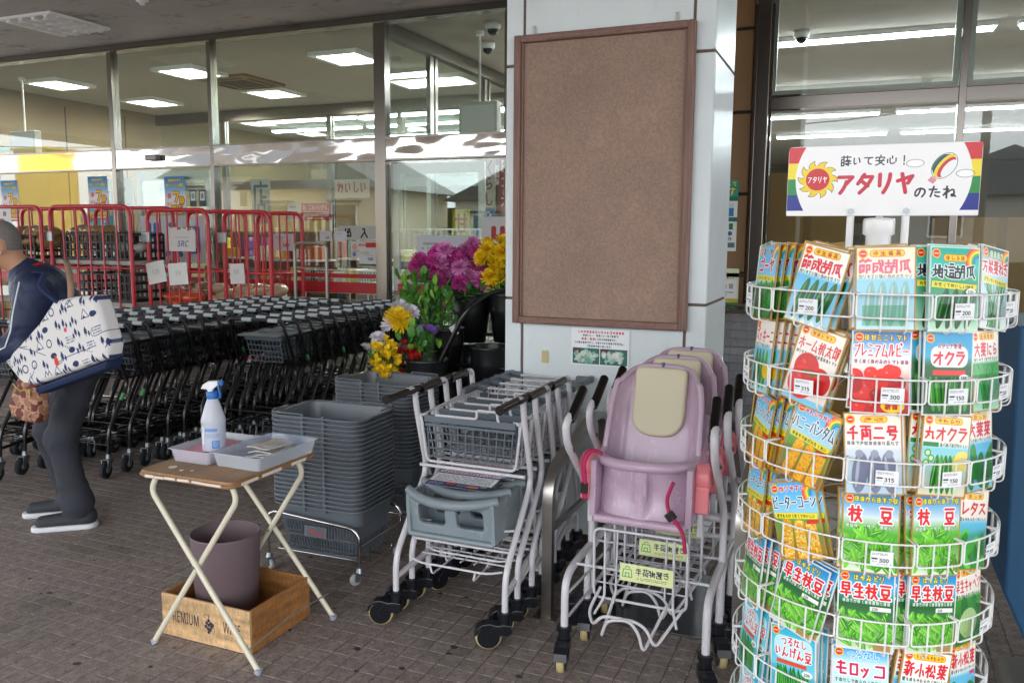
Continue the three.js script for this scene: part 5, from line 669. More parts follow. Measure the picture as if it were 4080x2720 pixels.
const DES = {
  goya: ['gold', 'knobbly green bitter gourds and a rainbow on blue', (x) => { grad(x, [[0, '#5db4e2'], [0.5, '#a9d8ee'], [0.55, '#2c7a3a'], [1, '#1d5a2b']]); rainbow(x); jp(x, '暑さに強い', 38, 12, 20, 20, '#20324a', 0.14, '#e8f3fa'); jp(x, 'ゴーヤ', 14, 44, 46, 44, '#c81f3a', 0.17, '#fff'); ribbon(x, 'はたけにうえてみよう'); for (const [X, a] of [[46, 0.12], [104, -0.1], [140, 0.2]]) { pod(x, X, 178, 62, 20, a, '#2d8a36', '#5fb558'); for (let i = 0; i < 60; i++) { x.fillStyle = pick(['#1f6b2a', '#58ab50', '#3f983f']); x.beginPath(); x.arc(X + rr(-17, 17), 178 + rr(-54, 54), 3, 0, 7); x.fill(); } } }],
  kyuri: ['gold', 'four long cucumbers under a red title', (x) => { grad(x, [[0, '#fdfcf6'], [0.36, '#f4f7f2'], [0.4, '#7cc6e6'], [1, '#c8e6f0']]); badge(x, '中生青長'); jp(x, '節成胡瓜', 8, 36, 38, 40, '#cf1f3c', 0.15); jp(x, '作りやすい強い作の大きうり', 8, 80, 11.6, 13, '#454a44', 0.13); for (let i = 0; i < 4; i++) pod(x, 40 + i * 32, 166 - i * 2, 66, 14, 0.22, '#1f6a30', '#66a85e'); x.fillStyle = '#f5f5ef'; for (let i = 0; i < 4; i++) { x.beginPath(); x.moveTo(22 + i * 34, 244); x.lineTo(38 + i * 34, 222); x.lineTo(54 + i * 34, 244); x.fill(); } }],
  kyuriPale: ['gold', 'sun-faded pale cucumbers under a pink title', (x) => { grad(x, [[0, '#f7ecd6'], [0.36, '#f3efe4'], [0.4, '#a9d9ea'], [1, '#d8edf2']]); badge(x, '中生青長'); jp(x, '節成胡瓜', 8, 36, 38, 40, '#dd7d93', 0.15); jp(x, '作りやすい強い作の大きうり', 8, 80, 11.6, 13, '#8b8f8a', 0.13); for (let i = 0; i < 4; i++) pod(x, 40 + i * 32, 166, 66, 14, 0.08, '#a5c6c2', '#d3e3de'); x.fillStyle = 'rgba(60,140,90,.4)'; x.fillRect(20, 170, 128, 60); }],
  jibai: ['teal', 'dark cucumbers with black title on turquoise', (x) => { grad(x, [[0, '#1fb0a0'], [0.24, '#5cc8bc'], [0.45, '#3f9a72'], [1, '#d8ecd8']]); rainbow(x); badge(x, '霜しらず', 44, 22, 80); jp(x, '地這胡瓜', 10, 50, 37, 40, '#1d2433', 0.14, '#eef6f2'); ribbon(x, 'あまくておいしい胡瓜', 98); for (let i = 0; i < 4; i++) pod(x, 44 + i * 32, 178, 60, 14, 0.25, '#255f30', '#5f9c55'); x.fillStyle = '#f3f6f2'; x.beginPath(); x.ellipse(140, 128, 18, 10, 0, 0, 7); x.fill(); latin(x, '220', 128, 133, 13, '#4a4a4a'); }],
  negi: ['white', 'thin green spring onions under a red title', (x) => { grad(x, [[0, '#0e5a52'], [0.2, '#f4efe2'], [0.4, '#bfe0ea'], [1, '#e9f1ea']]); rainbow(x); jp(x, '風味豊か', 44, 10, 22, 22, '#eef3d8', 0.14); jp(x, '万能葉ねぎ', 4, 40, 32, 40, '#c62232', 0.16, '#fff'); ribbon(x, 'プランターでも作れます', 88); for (let i = 0; i < 46; i++) { x.strokeStyle = pick(['#1f7a38', '#3f9a48', '#2f8a3c', '#7cb85e']); x.lineWidth = rr(2, 4.5); x.beginPath(); x.moveTo(rr(40, 128), 238); x.lineTo(rr(14, 154), 112); x.stroke(); } }],
  zucchini: ['gold', 'green zucchini and a yellow flower', (x) => { grad(x, [[0, '#fbf6ee'], [0.36, '#f3f4ee'], [0.4, '#8fd0e6'], [1, '#bfe3ea']]); jp(x, 'ズッキーニ', 6, 30, 32, 46, '#cf1f3c', 0.15); jp(x, '大きくてやわらかい', 10, 80, 15, 13, '#3f443e', 0.14); for (let i = 0; i < 4; i++) pod(x, 34 + i * 30, 166, 66, 14, 0.1, ['#1f5d2b', '#2f7a34', '#3f8f3a', '#58a84c'][i], '#84bf6c'); x.fillStyle = '#f0cf1f'; x.beginPath(); x.ellipse(130, 170, 30, 24, 0.3, 0, 7); x.fill(); }],
  momotaro: ['gold', 'two large red tomatoes', (x) => { grad(x, [[0, '#fcf5ea'], [0.4, '#f4f0ea'], [0.9, '#f2e7df'], [0.92, '#8fd0e8'], [1, '#9fd6ea']]); badge(x, '甘熟トマト', 40, 12, 92); jp(x, 'ホーム桃太郎', 8, 38, 26, 40, '#c81f34', 0.14); jp(x, '作りやすく甘い家庭菜園用トマト', 8, 82, 10.4, 12, '#45403c', 0.13); for (const [X, Y, s, c] of [[64, 130, 46, '#c3231f'], [118, 160, 44, '#cd2b24'], [62, 178, 52, '#d8332a']]) { x.fillStyle = c; x.beginPath(); x.arc(X, Y, s, 0, 7); x.fill(); x.fillStyle = 'rgba(255,200,180,.35)'; x.beginPath(); x.ellipse(X - s * 0.3, Y - s * 0.35, s * 0.2, s * 0.13, 0.4, 0, 7); x.fill(); } x.strokeStyle = '#3f8a3a'; x.lineWidth = 5; for (let i = 0; i < 6; i++) { x.beginPath(); x.moveTo(80, 142); x.lineTo(80 + 30 * Math.cos(i), 142 + 12 * Math.sin(i)); x.stroke(); } }],
  ruby: ['white', 'many small red tomatoes and a blue red title', (x) => { grad(x, [[0, '#2f7cc0'], [0.3, '#f0f2f4'], [0.46, '#f3ece6'], [1, '#9c1c20']]); jp(x, '極甘ミニトマト', 34, 10, 18, 19, '#f3d83c', 0.16, '#23324a'); jp(x, 'プレミアムルビー', 6, 36, 19.6, 42, '#cf1f2e', 0.17, '#fff'); jp(x, '甘く良く家のみのトマト最高', 6, 84, 12, 13, '#8a2a44', 0.13); for (let i = 0; i < 26; i++) { const X = rr(8, 160), Y = rr(118, 236), s = rr(15, 26); x.fillStyle = pick(['#d22a22', '#b91f1c', '#e0402e']); x.beginPath(); x.arc(X, Y, s, 0, 7); x.fill(); x.fillStyle = 'rgba(255,220,200,.5)'; x.beginPath(); x.arc(X - s * 0.35, Y - s * 0.35, s * 0.18, 0, 7); x.fill(); } x.fillStyle = '#f2cf2a'; x.beginPath(); x.ellipse(120, 220, 34, 20, 0, 0, 7); x.fill(); jp(x, '新鮮', 98, 210, 20, 20, '#b5311f', 0.2); }],
  okra: ['white', 'okra pods and a white title cloud on blue', (x) => { grad(x, [[0, '#3fa6cf'], [0.3, '#5cb8d4'], [0.42, '#2a6a3c'], [1, '#1f5a30']]); x.fillStyle = '#f4f6f4'; x.beginPath(); x.roundRect(22, 42, 128, 62, 24); x.fill(); jp(x, 'スタミナ野菜', 44, 34, 14, 15, '#a82438', 0.15, '#f4f6f4'); jp(x, 'オクラ', 30, 56, 38, 40, '#d4264a', 0.16); x.fillStyle = '#d8453a'; x.fillRect(30, 112, 112, 15); for (let i = 0; i < 7; i++) pod(x, 30 + i * 20, 182, 52, 9, rr(-0.2, 0.2), pick(['#3f8f3f', '#5aa94e', '#2f7a36']), '#8fcb78'); x.fillStyle = '#f3f6f2'; x.beginPath(); x.ellipse(138, 134, 18, 10, 0, 0, 7); x.fill(); latin(x, '165', 126, 139, 13, '#4a4a4a'); }],
  nira: ['gold', 'grass-like garlic chives under a red title', (x) => { grad(x, [[0, '#fbf8f0'], [0.38, '#f4f5ef'], [0.42, '#2f9a4c'], [1, '#c9e4cf']]); badge(x, '生育広場'); jp(x, '大葉にら', 10, 38, 37, 40, '#cc2138', 0.15); jp(x, '作りやすく収できるはだ', 8, 82, 13.6, 12, '#454a44', 0.13); for (let i = 0; i < 60; i++) { x.strokeStyle = pick(['#1f7a38', '#3fae52', '#2f9444', '#58b55e']); x.lineWidth = rr(2, 4); x.beginPath(); x.moveTo(rr(60, 108), 236); x.quadraticCurveTo(rr(40, 128), 170, rr(6, 162), 104); x.stroke(); } }],
  honey: ['gold', 'bare yellow corn cobs and a rainbow on blue', (x) => { grad(x, [[0, '#5fb9e4'], [0.4, '#bfe0ea'], [0.5, '#6aa04a'], [1, '#a87c48']]); rainbow(x); jp(x, 'やわらか甘い', 34, 12, 17, 18, '#c8283f', 0.15, '#fff'); jp(x, 'ハニーバンタム', 4, 40, 23, 46, '#202a44', 0.15, '#eef4f8'); cob(x, 44, 176, 0.2); cob(x, 90, 180, 0.14); cob(x, 134, 186, 0.1); ribbon(x, '最後まで実が大きく甘い', 94); x.fillStyle = '#c8402e'; x.fillRect(118, 122, 42, 13); }],
  senryo: ['gold', 'faded grey eggplants under a red title', (x) => { grad(x, [[0, '#f7f0e2'], [0.4, '#f3f2ee'], [0.46, '#dfe5ec'], [1, '#c4dbe8']]); badge(x, '多収', 50, 10, 76); jp(x, '千両二号', 8, 36, 38, 44, '#cf2440', 0.16); jp(x, '耐病で多収代表的な長なす', 8, 84, 12.6, 12, '#5c5f68', 0.13); for (const [X, a] of [[44, 0.12], [88, 0], [130, -0.1]]) { pod(x, X, 178, 62, 23, a, '#8f93a6', '#c6c9d6'); x.fillStyle = '#a7aebb'; x.beginPath(); x.ellipse(X, 122, 12, 12, 0, 0, 7); x.fill(); } }],
  maruokra: ['gold', 'upright green okra pods with a yellow bloom', (x) => { grad(x, [[0, '#fbf6e6'], [0.36, '#f4f4ea'], [0.42, '#9fd8e2'], [1, '#eadfc8']]); badge(x, 'やわらか'); jp(x, '丸オクラ', 8, 36, 38, 42, '#cc2140', 0.15); x.fillStyle = '#2f8a4c'; x.fillRect(6, 84, 52, 13); jp(x, 'ネバネバ感がおいしい', 62, 84, 10, 12, '#454a44', 0.13); for (let i = 0; i < 5; i++) pod(x, 52 + i * 17, 178, 58, 10, 0.1 - i * 0.04, pick(['#3f9a3c', '#58ae4a', '#2f8436']), '#a5d884'); x.fillStyle = '#f0e08a'; x.beginPath(); x.ellipse(140, 140, 28, 36, 0.4, 0, 7); x.fill(); for (const [X, Y] of [[24, 116], [36, 132], [20, 146]]) { x.fillStyle = '#5fa858'; x.beginPath(); x.arc(X, Y, 11, 0, 7); x.fill(); x.fillStyle = '#dcebc8'; x.beginPath(); x.arc(X, Y, 7, 0, 7); x.fill(); } }],
  oba: ['gold', 'broad dark green leaves on blue under a red title', (x) => { grad(x, [[0, '#fbf8f0'], [0.36, '#f4f5ef'], [0.42, '#7cc4e2'], [1, '#a5d4e6']]); badge(x, '美しろ'); jp(x, '大葉菜', 12, 36, 48, 42, '#cc2138', 0.15); jp(x, '香りの良いおいしいはな', 8, 82, 13.6, 12, '#454a44', 0.13); leafy(x, 14, 128, 226, ['#1f6a34', '#2f8a40', '#3f9a48'], 26, 42); }],
  peter: ['gold', 'two-tone white and yellow corn cobs with a rainbow', (x) => { grad(x, [[0, '#4fb2e2'], [0.4, '#a9d8ea'], [0.5, '#7aa852'], [1, '#b08a50']]); rainbow(x); jp(x, '作りやすい', 36, 12, 19, 19, '#c8283f', 0.15, '#fff'); jp(x, 'ピーターコーン', 4, 42, 23, 44, '#1f2a44', 0.15, '#eef4f8'); cob(x, 42, 178, 0.1, 1); cob(x, 88, 182, 0.04, 1); cob(x, 132, 188, -0.04, 1); ribbon(x, '粒やわらかく甘くておいしい', 94); x.fillStyle = '#c8402e'; x.fillRect(118, 122, 42, 13); }],
  edamame: ['gold', 'bright green soy pods under two red characters', (x) => { grad(x, [[0, '#3f8fc8'], [0.3, '#dfe9ee'], [0.5, '#5fae3c'], [1, '#f2f4ec']]); jp(x, '初夏から秋まで収', 34, 10, 16, 18, '#f2e04a', 0.16, '#23482a'); jp(x, '枝 豆', 20, 38, 44, 50, '#cf1f2e', 0.16, '#fff'); jp(x, '茶豆風味の甘さが美味しい', 10, 94, 12.4, 13, '#f4f6ee', 0.15, '#23482a', 0.1); pods(60, 120, 228, ['#6fbf3a', '#58a832', '#85cc4c', '#4a962e'], ['#a9de74', '#bfe68c'])(x); }],
  hayamame: ['white', 'pale green soy pods under four red characters on blue', (x) => { grad(x, [[0, '#2f90c4'], [0.22, '#6fbde0'], [0.42, '#2a6a3a'], [1, '#e6ecd6']]); jp(x, 'はやみどり', 44, 12, 19, 19, '#f2e04a', 0.16, '#23482a'); jp(x, '早生枝豆', 6, 36, 39, 46, '#d01f2a', 0.17, '#fff', 0.16); jp(x, '実付きが良く家庭菜園に最適', 14, 88, 11, 12, '#f2f4ee', 0.15); x.fillStyle = '#f4f5f0'; x.fillRect(96, 106, 62, 13); latin(x, '220', 102, 117, 11, '#555'); pods(58, 132, 226, ['#7ac24a', '#5aa83c', '#93d060', '#4c9634'], ['#b4e28a', '#c9ec9e'])(x); x.fillStyle = '#b99a6a'; x.fillRect(110, 222, 50, 18); }],
  ingen: ['white', 'slim green beans with red kana on pale blue', (x) => { grad(x, [[0, '#4fbcd4'], [0.5, '#86d0de'], [1, '#5cb8c6']]); x.fillStyle = 'rgba(240,248,250,.75)'; x.beginPath(); x.roundRect(14, 30, 142, 76, 26); x.fill(); jp(x, 'つるなし', 40, 32, 24, 28, '#c82a40', 0.14, '#fff'); jp(x, 'いんげん豆', 16, 64, 28, 34, '#c82a40', 0.15, '#fff'); x.fillStyle = '#d8604a'; x.fillRect(24, 108, 112, 13); for (let i = 0; i < 15; i++) pod(x, 26 + i * 8, 186, 62, 6, rr(-0.16, 0.16), pick(['#2f8f3c', '#49a84a', '#237a34']), '#86c970'); x.fillStyle = '#f3f6f2'; x.beginPath(); x.ellipse(138, 136, 20, 11, 0, 0, 7); x.fill(); latin(x, '220', 126, 141, 13, '#4a4a4a'); }],
  morocco: ['white', 'flat green beans under a magenta title', (x) => { grad(x, [[0, '#3f9fd8'], [0.2, '#d8ecf6'], [0.5, '#cfe8ee'], [1, '#a5d4a0']]); jp(x, 'つるなし', 46, 12, 24, 24, '#5fb0dc', 0.16, '#fff'); jp(x, 'モロッコ', 10, 44, 38, 48, '#c41f5c', 0.17, '#fff'); jp(x, 'すじなしで柔らかく美味しい', 8, 100, 12, 13, '#4a5a4a', 0.14, '#fff', 0.08); for (let i = 0; i < 10; i++) pod(x, 20 + i * 14, 190, 66, 10, rr(-0.15, 0.15), pick(['#3fa046', '#5cb858', '#2f8a3c']), '#98d67e'); }],
  komatsuna: ['gold', 'leafy dark greens under a red title', (x) => { grad(x, [[0, '#fbf8f0'], [0.4, '#f4f5ef'], [0.46, '#7cc8e4'], [1, '#bfe3ea']]); badge(x, 'とってもやわらか', 36, 10, 110); jp(x, '新小松菜', 8, 38, 38, 42, '#cc2138', 0.15); jp(x, '葉も茎もやわらかくおいしい', 8, 86, 12, 12, '#454a44', 0.13); x.fillStyle = '#c8528a'; x.fillRect(122, 104, 36, 12); leafy(x, 11, 150, 226, ['#1f6a34', '#2f8a40', '#3a9446'], 30, 46); }],
  lettuce: ['gold', 'crisp green lettuce under a red title', (x) => { grad(x, [[0, '#fbf6ea'], [0.36, '#f6f2ea'], [0.42, '#7cc8e4'], [1, '#3f9a48']]); badge(x, '品しろ'); jp(x, 'レタス', 14, 36, 48, 42, '#cc2138', 0.15); jp(x, '葉もやわらかくおいしい', 8, 84, 13.6, 12, '#454a44', 0.13); leafy(x, 26, 140, 230, ['#4fb04a', '#6cc45e', '#3f9a40', '#8ad478'], 20, 34); }],
  cabbage: ['gold', 'round pale cabbage under a red title', (x) => { grad(x, [[0, '#fbf6ea'], [0.36, '#f6f2ea'], [0.42, '#4f9a48'], [1, '#2f7a38']]); badge(x, '早生良し'); jp(x, '早生キャベツ', 4, 38, 27, 40, '#cc2138', 0.15); jp(x, '葉もやわらかくおいしい', 8, 84, 13.6, 12, '#454a44', 0.13); leafy(x, 12, 130, 236, ['#2f7a38', '#3f8f44'], 26, 40); x.fillStyle = '#cfe6b0'; x.beginPath(); x.ellipse(84, 178, 56, 46, 0, 0, 7); x.fill(); x.strokeStyle = '#a5cc86'; x.lineWidth = 2; for (let i = -3; i < 4; i++) { x.beginPath(); x.moveTo(84, 224); x.quadraticCurveTo(84 + i * 26, 180, 84 + i * 16, 138); x.stroke(); } }],
};
const backM = { gold: std(0xb8985a, 0.5), white: std(0xe8e8e4, 0.5), teal: std(0xcfe4de, 0.5) };
for (const d of Object.values(DES)) d.push(phys(0xffffff, 0.32, { map: cv(PW, PH, (x) => { d[2](x); logo(x); x.strokeStyle = d[0] === 'gold' ? '#b8985a' : d[0] === 'teal' ? '#d8ebe4' : '#e8eaea'; x.lineWidth = 5; x.strokeRect(1, 1, PW - 2, PH - 2); const im = x.getImageData(0, 0, PW, PH), a = im.data; for (let i = 0; i < a.length; i += 4) { const m = (a[i] + a[i + 1] + a[i + 2]) / 3; for (let c = 0; c < 3; c++) { let q = m + (a[i + c] - m) * 1.2; q = 255 * Math.pow(Math.max(0, Math.min(1, q / 255)), 1.2); a[i + c] = q + rr(-7, 7); } } x.putImageData(im, 0, 0); }), clearcoat: 0.2, clearcoatRoughness: 0.2 }));
// a packet: slightly puffed bag, printed front as its own sheet
const bagG = (() => { const g = new THREE.BoxGeometry(0.108, 0.164, 0.003, 6, 8, 1), p = g.attributes.position; for (let i = 0; i < p.count; i++) { const u = p.getX(i) / 0.053, v = p.getY(i) / 0.082; p.setZ(i, p.getZ(i) + Math.sign(p.getZ(i)) * 0.0022 * (1 - u * u) * (1 - v * v)); } g.computeVertexNormals(); return g.translate(0, 0.082, 0); })();
const frontG = (() => { const g = new THREE.PlaneGeometry(0.107, 0.163, 6, 8), p = g.attributes.position; for (let i = 0; i < p.count; i++) { const u = p.getX(i) / 0.053, v = p.getY(i) / 0.082; p.setZ(i, 0.0018 + 0.0022 * (1 - u * u) * (1 - v * v)); } g.computeVertexNormals(); return g.translate(0, 0.082, 0); })();
const RC = V(0.031, 0, -2.0), RR = 0.273;
const TIERN = ['top', 'second', 'third', 'fourth', 'fifth', 'sixth', 'seventh'];
function packet(key, tier, phi, tilt, k, dy = 0, far = '') {
  const d = DES[key], ph = (phi) * D2R, r = RR - 0.02 - k * 0.0075;
  const o = thing('seed_packet', far ? 'seed packet on the far side of the ' + TIERN[tier] + ' rack tier, seen from behind' : 'seed packet with ' + d[1] + ', ' + TIERN[tier] + ' rack tier', 'seed packet', [RC.x + Math.sin(ph) * r, 1.374 - 0.164 * tier + dy, RC.z + Math.cos(ph) * r], 0, (far ? 'far side' : d[1].split(' ').slice(0, 3).join(' ')) + ' packets in the ' + TIERN[tier] + ' tier');
  o.rotation.order = 'YXZ'; o.rotation.set(-0.1 - k * 0.012, ph, tilt * D2R);
  for (const [n, g, m] of [['bag', bagG, backM[d[0]]], ['printed_front', frontG, d[3]]]) { const q = new THREE.Mesh(g, m); q.name = n; add(q, o); }
}
{
  // columns: far left, left, front, right, far right of the side that faces the pavement
  const PH5 = [-64, -27, 4, 33, 58], LAY = [
    [['goya', 7, 3], ['kyuri', 4, -12], ['kyuriPale', 3, 2], ['jibai', 5, -2], ['negi', 3, -8]],
    [['zucchini', 6, 2], ['momotaro', 4, -13], ['ruby', 3, 1], ['okra', 9, -2], ['nira', 3, -2]],
    [['honey', 3, -5], ['honey', 3, -13], ['senryo', 2, 4], ['maruokra', 6, -6], ['oba', 3, -2]],
    [['peter', 2, 7], ['peter', 4, 17], ['edamame', 4, 1], ['edamame', 4, -2], ['lettuce', 3, -10]],
    [['hayamame', 4, 3], ['hayamame', 3, -10], ['hayamame', 5, 1], ['hayamame', 5, -4], ['cabbage', 3, -4]],
    [['ingen', 4, 4], ['ingen', 5, 6], ['morocco', 2, 2], ['komatsuna', 6, -10], ['komatsuna', 3, -6]],
    [['ingen', 3, 3], ['peter', 2, 4], ['komatsuna', 2, 0], ['lettuce', 3, -4], ['nira', 2, 0]],
  ];
  LAY.forEach((row, t) => row.forEach(([k, n, tilt], c) => { for (let i = 0; i < n; i++) packet(k, t, PH5[c] + (i ? rr(-2.5, 2.5) + (c === 0 ? i * 3.2 : c === 3 ? -i * 1.1 : 0) : 0) - (tilt < -8 ? 4 : 0) - (tilt > 8 ? -2 : 0), tilt + (i ? rr(-3, 3) : 0), i, i ? rr(0, 0.006) : 0); }));
  const keys = Object.keys(DES); for (let t = 0; t < 7; t++) [118, 146, 176, 205, 234, 262].forEach((ph, c) => { for (let i = 0; i < 2; i++) packet(keys[(t * 6 + c * 5) % keys.length], t, ph + rr(-3, 3), rr(-8, 8), i * 2, rr(0, 0.006), ', far side'); });
  // the rack
  const wireM = phys(0xf0f0ee, 0.35, { clearcoat: 0.3 }), rack = thing('seed_rack', 'white wire revolving seed rack with tiers of pockets and a printed header sign', 'display rack', [RC.x, 0, RC.z]);
  part(rack, 'pole', [cyl(0.017, 0.017, 1.52, 0, 0.78, 0, 16), cyl(0.026, 0.026, 0.1, 0, 1.5, 0, 20), lathe([[0, 1.605], [0.006, 1.605], [0.008, 1.598], [0.031, 1.596], [0.033, 1.59], [0.033, 1.562], [0.026, 1.558], [0.026, 1.5]], 24)], wireM);
  part(rack, 'base', [lathe([[0, 0.05], [0.05, 0.05], [0.06, 0.03], [0.24, 0.018], [0.25, 0], [0, 0]], 32)], wireM);
  const arc = (r, y, a0, a1, n) => { const p = []; for (let i = 0; i <= n; i++) { const a = (a0 + (a1 - a0) * i / n) * D2R; p.push(V(Math.sin(a) * r, y, Math.cos(a) * r)); } return p; };
  const B = [-108, -78, -47, -8, 21.5, 43.5, 72, 100, 130, 160, 190, 220, 252];
  const clear = phys(0xf8fafc, 0.03, { transmission: 1, thickness: 0, ior: 1.25 });
  const tagTex = {}; const tagMat = (price) => tagTex[price] ??= paperMat(cv(128, 88, (x, w, h) => { x.fillStyle = '#eef0f2'; x.fillRect(0, 0, w, h); fineprint(x, 8, 10, 90, 2, 8, '#6a6d72'); x.fillStyle = '#33363c'; x.fillRect(6, 40, 34, 9); fineprint(x, 8, 58, 28, 1, 8, '#6a6d72'); latin(x, price, 48, 66, 34, '#26282e'); fineprint(x, 40, 74, 80, 1, 8, '#6a6d72'); }));
  const PR = [['200', '200', 0, '200', '200'], ['200', '315', '300', '150', '200'], ['250', 0, '315', '150', '150'], ['250', 0, '300', 0, '200'], ['200', 0, 0, 0, '200'], ['200', 0, 0, 0, 0], []], PRA = [-68, -27, 8, 34, 62];
  for (let t = 0; t < 9; t++) {
    const y = 1.446 - 0.164 * t, q = new THREE.Group(); q.name = 'tier'; rack.add(q);
    const g = [];
    for (let i = 0; i < B.length; i++) { // each pocket: a wire loop over its front, hooks beneath, spokes to the hub ring
      const a0 = B[i] + 0.6, a1 = (i + 1 < B.length ? B[i + 1] : B[0] + 360) - 0.6, n = 8, top = arc(RR, y, a0, a1, n), bot = arc(RR, y - 0.046, a1, a0, n);
      g.push(sweep(fillet([...top, ...bot], 0.006, 2, true), 0.0021, 5, true));
      for (const u of [0.33, 0.67]) { const a = (a0 + (a1 - a0) * u) * D2R, s = Math.sin(a), c = Math.cos(a); g.push(wire([[s * RR, y, c * RR], [s * RR, y - 0.072, c * RR], [s * (RR - 0.022), y - 0.076, c * (RR - 0.022)], [s * (RR - 0.03), y - 0.05, c * (RR - 0.03)], [s * 0.11, y - 0.02, c * 0.11]], 0.002, 0.01, 4, false, 3)); }
      for (const a of [a0, a1]) { const s = Math.sin(a * D2R), c = Math.cos(a * D2R); g.push(bar([s * RR, y, c * RR], [s * 0.1, y + 0.012, c * 0.1], 0.002, 4)); }
    }
    part(q, 'pocket_wires', g, wireM);
    part(q, 'hub_ring', [sweep(arc(0.1, y + 0.012, 0, 350, 24), 0.0024, 5, true), sweep(arc(0.11, y - 0.02, 0, 350, 24), 0.0024, 5, true), ...[0, 90, 180, 270].map((a) => bar([Math.sin(a * D2R) * 0.1, y + 0.012, Math.cos(a * D2R) * 0.1], [0, y, 0], 0.003, 5))], wireM);
    for (let i = 0; i < B.length; i++) { const a0 = B[i] + 2, a1 = (i + 1 < B.length ? B[i + 1] : B[0] + 360) - 2; if (a0 < -110 || a1 > 105) continue; const s = new THREE.CylinderGeometry(RR - 0.004, RR - 0.006, 0.052, 6, 1, true, a0 * D2R, (a1 - a0) * D2R).translate(0, y - 0.024, 0); part(q, 'clear_strip', s, clear); }
    (PR[t] ?? []).forEach((p, c) => { if (p) part(q, 'price_tag', place(new THREE.BoxGeometry(0.042, 0.03, 0.0008), Math.sin(PRA[c] * D2R) * (RR + 0.0035), y - 0.03, Math.cos(PRA[c] * D2R) * (RR + 0.0035), 0, PRA[c] * D2R, 0), tagMat(p)); });
  }
  // header sign
  const st = cv(1024, 412, (x, w, h) => {
    x.fillStyle = '#f4f4f4'; x.fillRect(0, 0, w, h);
    const bands = ['#d02228', '#f0dc1e', '#1f8a3c', '#1a2a8c']; x.save(); bands.forEach((c, i) => { x.fillStyle = c; x.fillRect(0, i * 96, w, 97); }); x.fillStyle = '#f4f4f4'; x.beginPath(); x.moveTo(96, 0); x.quadraticCurveTo(-10, 190, 96, 384); x.lineTo(930, 384); x.quadraticCurveTo(1036, 190, 930, 0); x.fill(); x.fillRect(0, 384, w, 30); x.restore();
    x.save(); x.translate(168, 196); x.fillStyle = '#f2d31c'; x.strokeStyle = '#6b5a1c'; x.lineWidth = 3; for (let i = 0; i < 10; i++) { x.rotate(Math.PI / 5); x.beginPath(); x.moveTo(60, -30); x.quadraticCurveTo(110, -30, 112, 16); x.quadraticCurveTo(90, 0, 66, 24); x.fill(); x.stroke(); } x.beginPath(); x.arc(0, 0, 82, 0, 7); x.fill(); x.fillStyle = '#cc1f2a'; x.beginPath(); x.arc(0, 0, 66, 0, 7); x.fill(); jp(x, 'アタリヤ', -56, -20, 28, 40, '#fff', 0.15); x.restore();
    jp(x, '蒔いて安心！', 290, 60, 62, 58, '#252a38', 0.12); jp(x, 'アタリヤ', 276, 158, 106, 124, '#c9203a', 0.2); jp(x, 'のたね', 690, 240, 74, 76, '#262a34', 0.13);
    x.save(); x.translate(840, 130); x.rotate(0.62); const bc = ['#1e6e4a', '#1f2f6a', '#f0d81e', '#cc2a32', '#f4f4f4']; bc.forEach((c, i) => { x.fillStyle = c; x.beginPath(); x.ellipse((i - 2) * 14, 0, 26 + (2 - Math.abs(i - 2)) * 3, 78 - Math.abs(i - 2) * 10, 0, 0, 7); x.fill(); }); x.strokeStyle = '#555'; x.lineWidth = 3; x.beginPath(); x.ellipse(0, 0, 56, 80, 0, 0, 7); x.stroke(); x.fillStyle = '#d98a94'; x.fillRect(-18, 84, 36, 30); x.restore();
    x.strokeStyle = '#777'; x.lineWidth = 3; x.fillStyle = '#fbfbfb'; for (const [X, Y] of [[690, 112], [948, 176]]) { x.beginPath(); for (let i = 0; i < 7; i++) x.ellipse(X - 27 + i * 9, Y + (i % 2 ? -12 : 10), 15, 13, 0, 0, 7); x.fill(); x.beginPath(); x.ellipse(X, Y, 46, 22, 0, 0, 7); x.stroke(); }
  });
  const sg = part(rack, 'header_sign', ext(rrect(0.384, 0.153, [0.002, 0.002, 0.012, 0.012]), 0.003).translate(-0.003, 1.678, 0.008), M.white); part(sg, 'sign_print', pl(0.382, 0.15, -0.003, 1.678, 0.0118), paperMat(st, 0.25));
  for (const x of [-0.059, 0.052]) { part(rack, 'sign_post', [cyl(0.008, 0.008, 0.3, x, 1.5, 0, 12)], wireM); part(rack, 'sign_bolt', cyl(0.0065, 0.0065, 0.006, x, 1.612, 0.0145, 6, Math.PI / 2), M.zinc); }
}
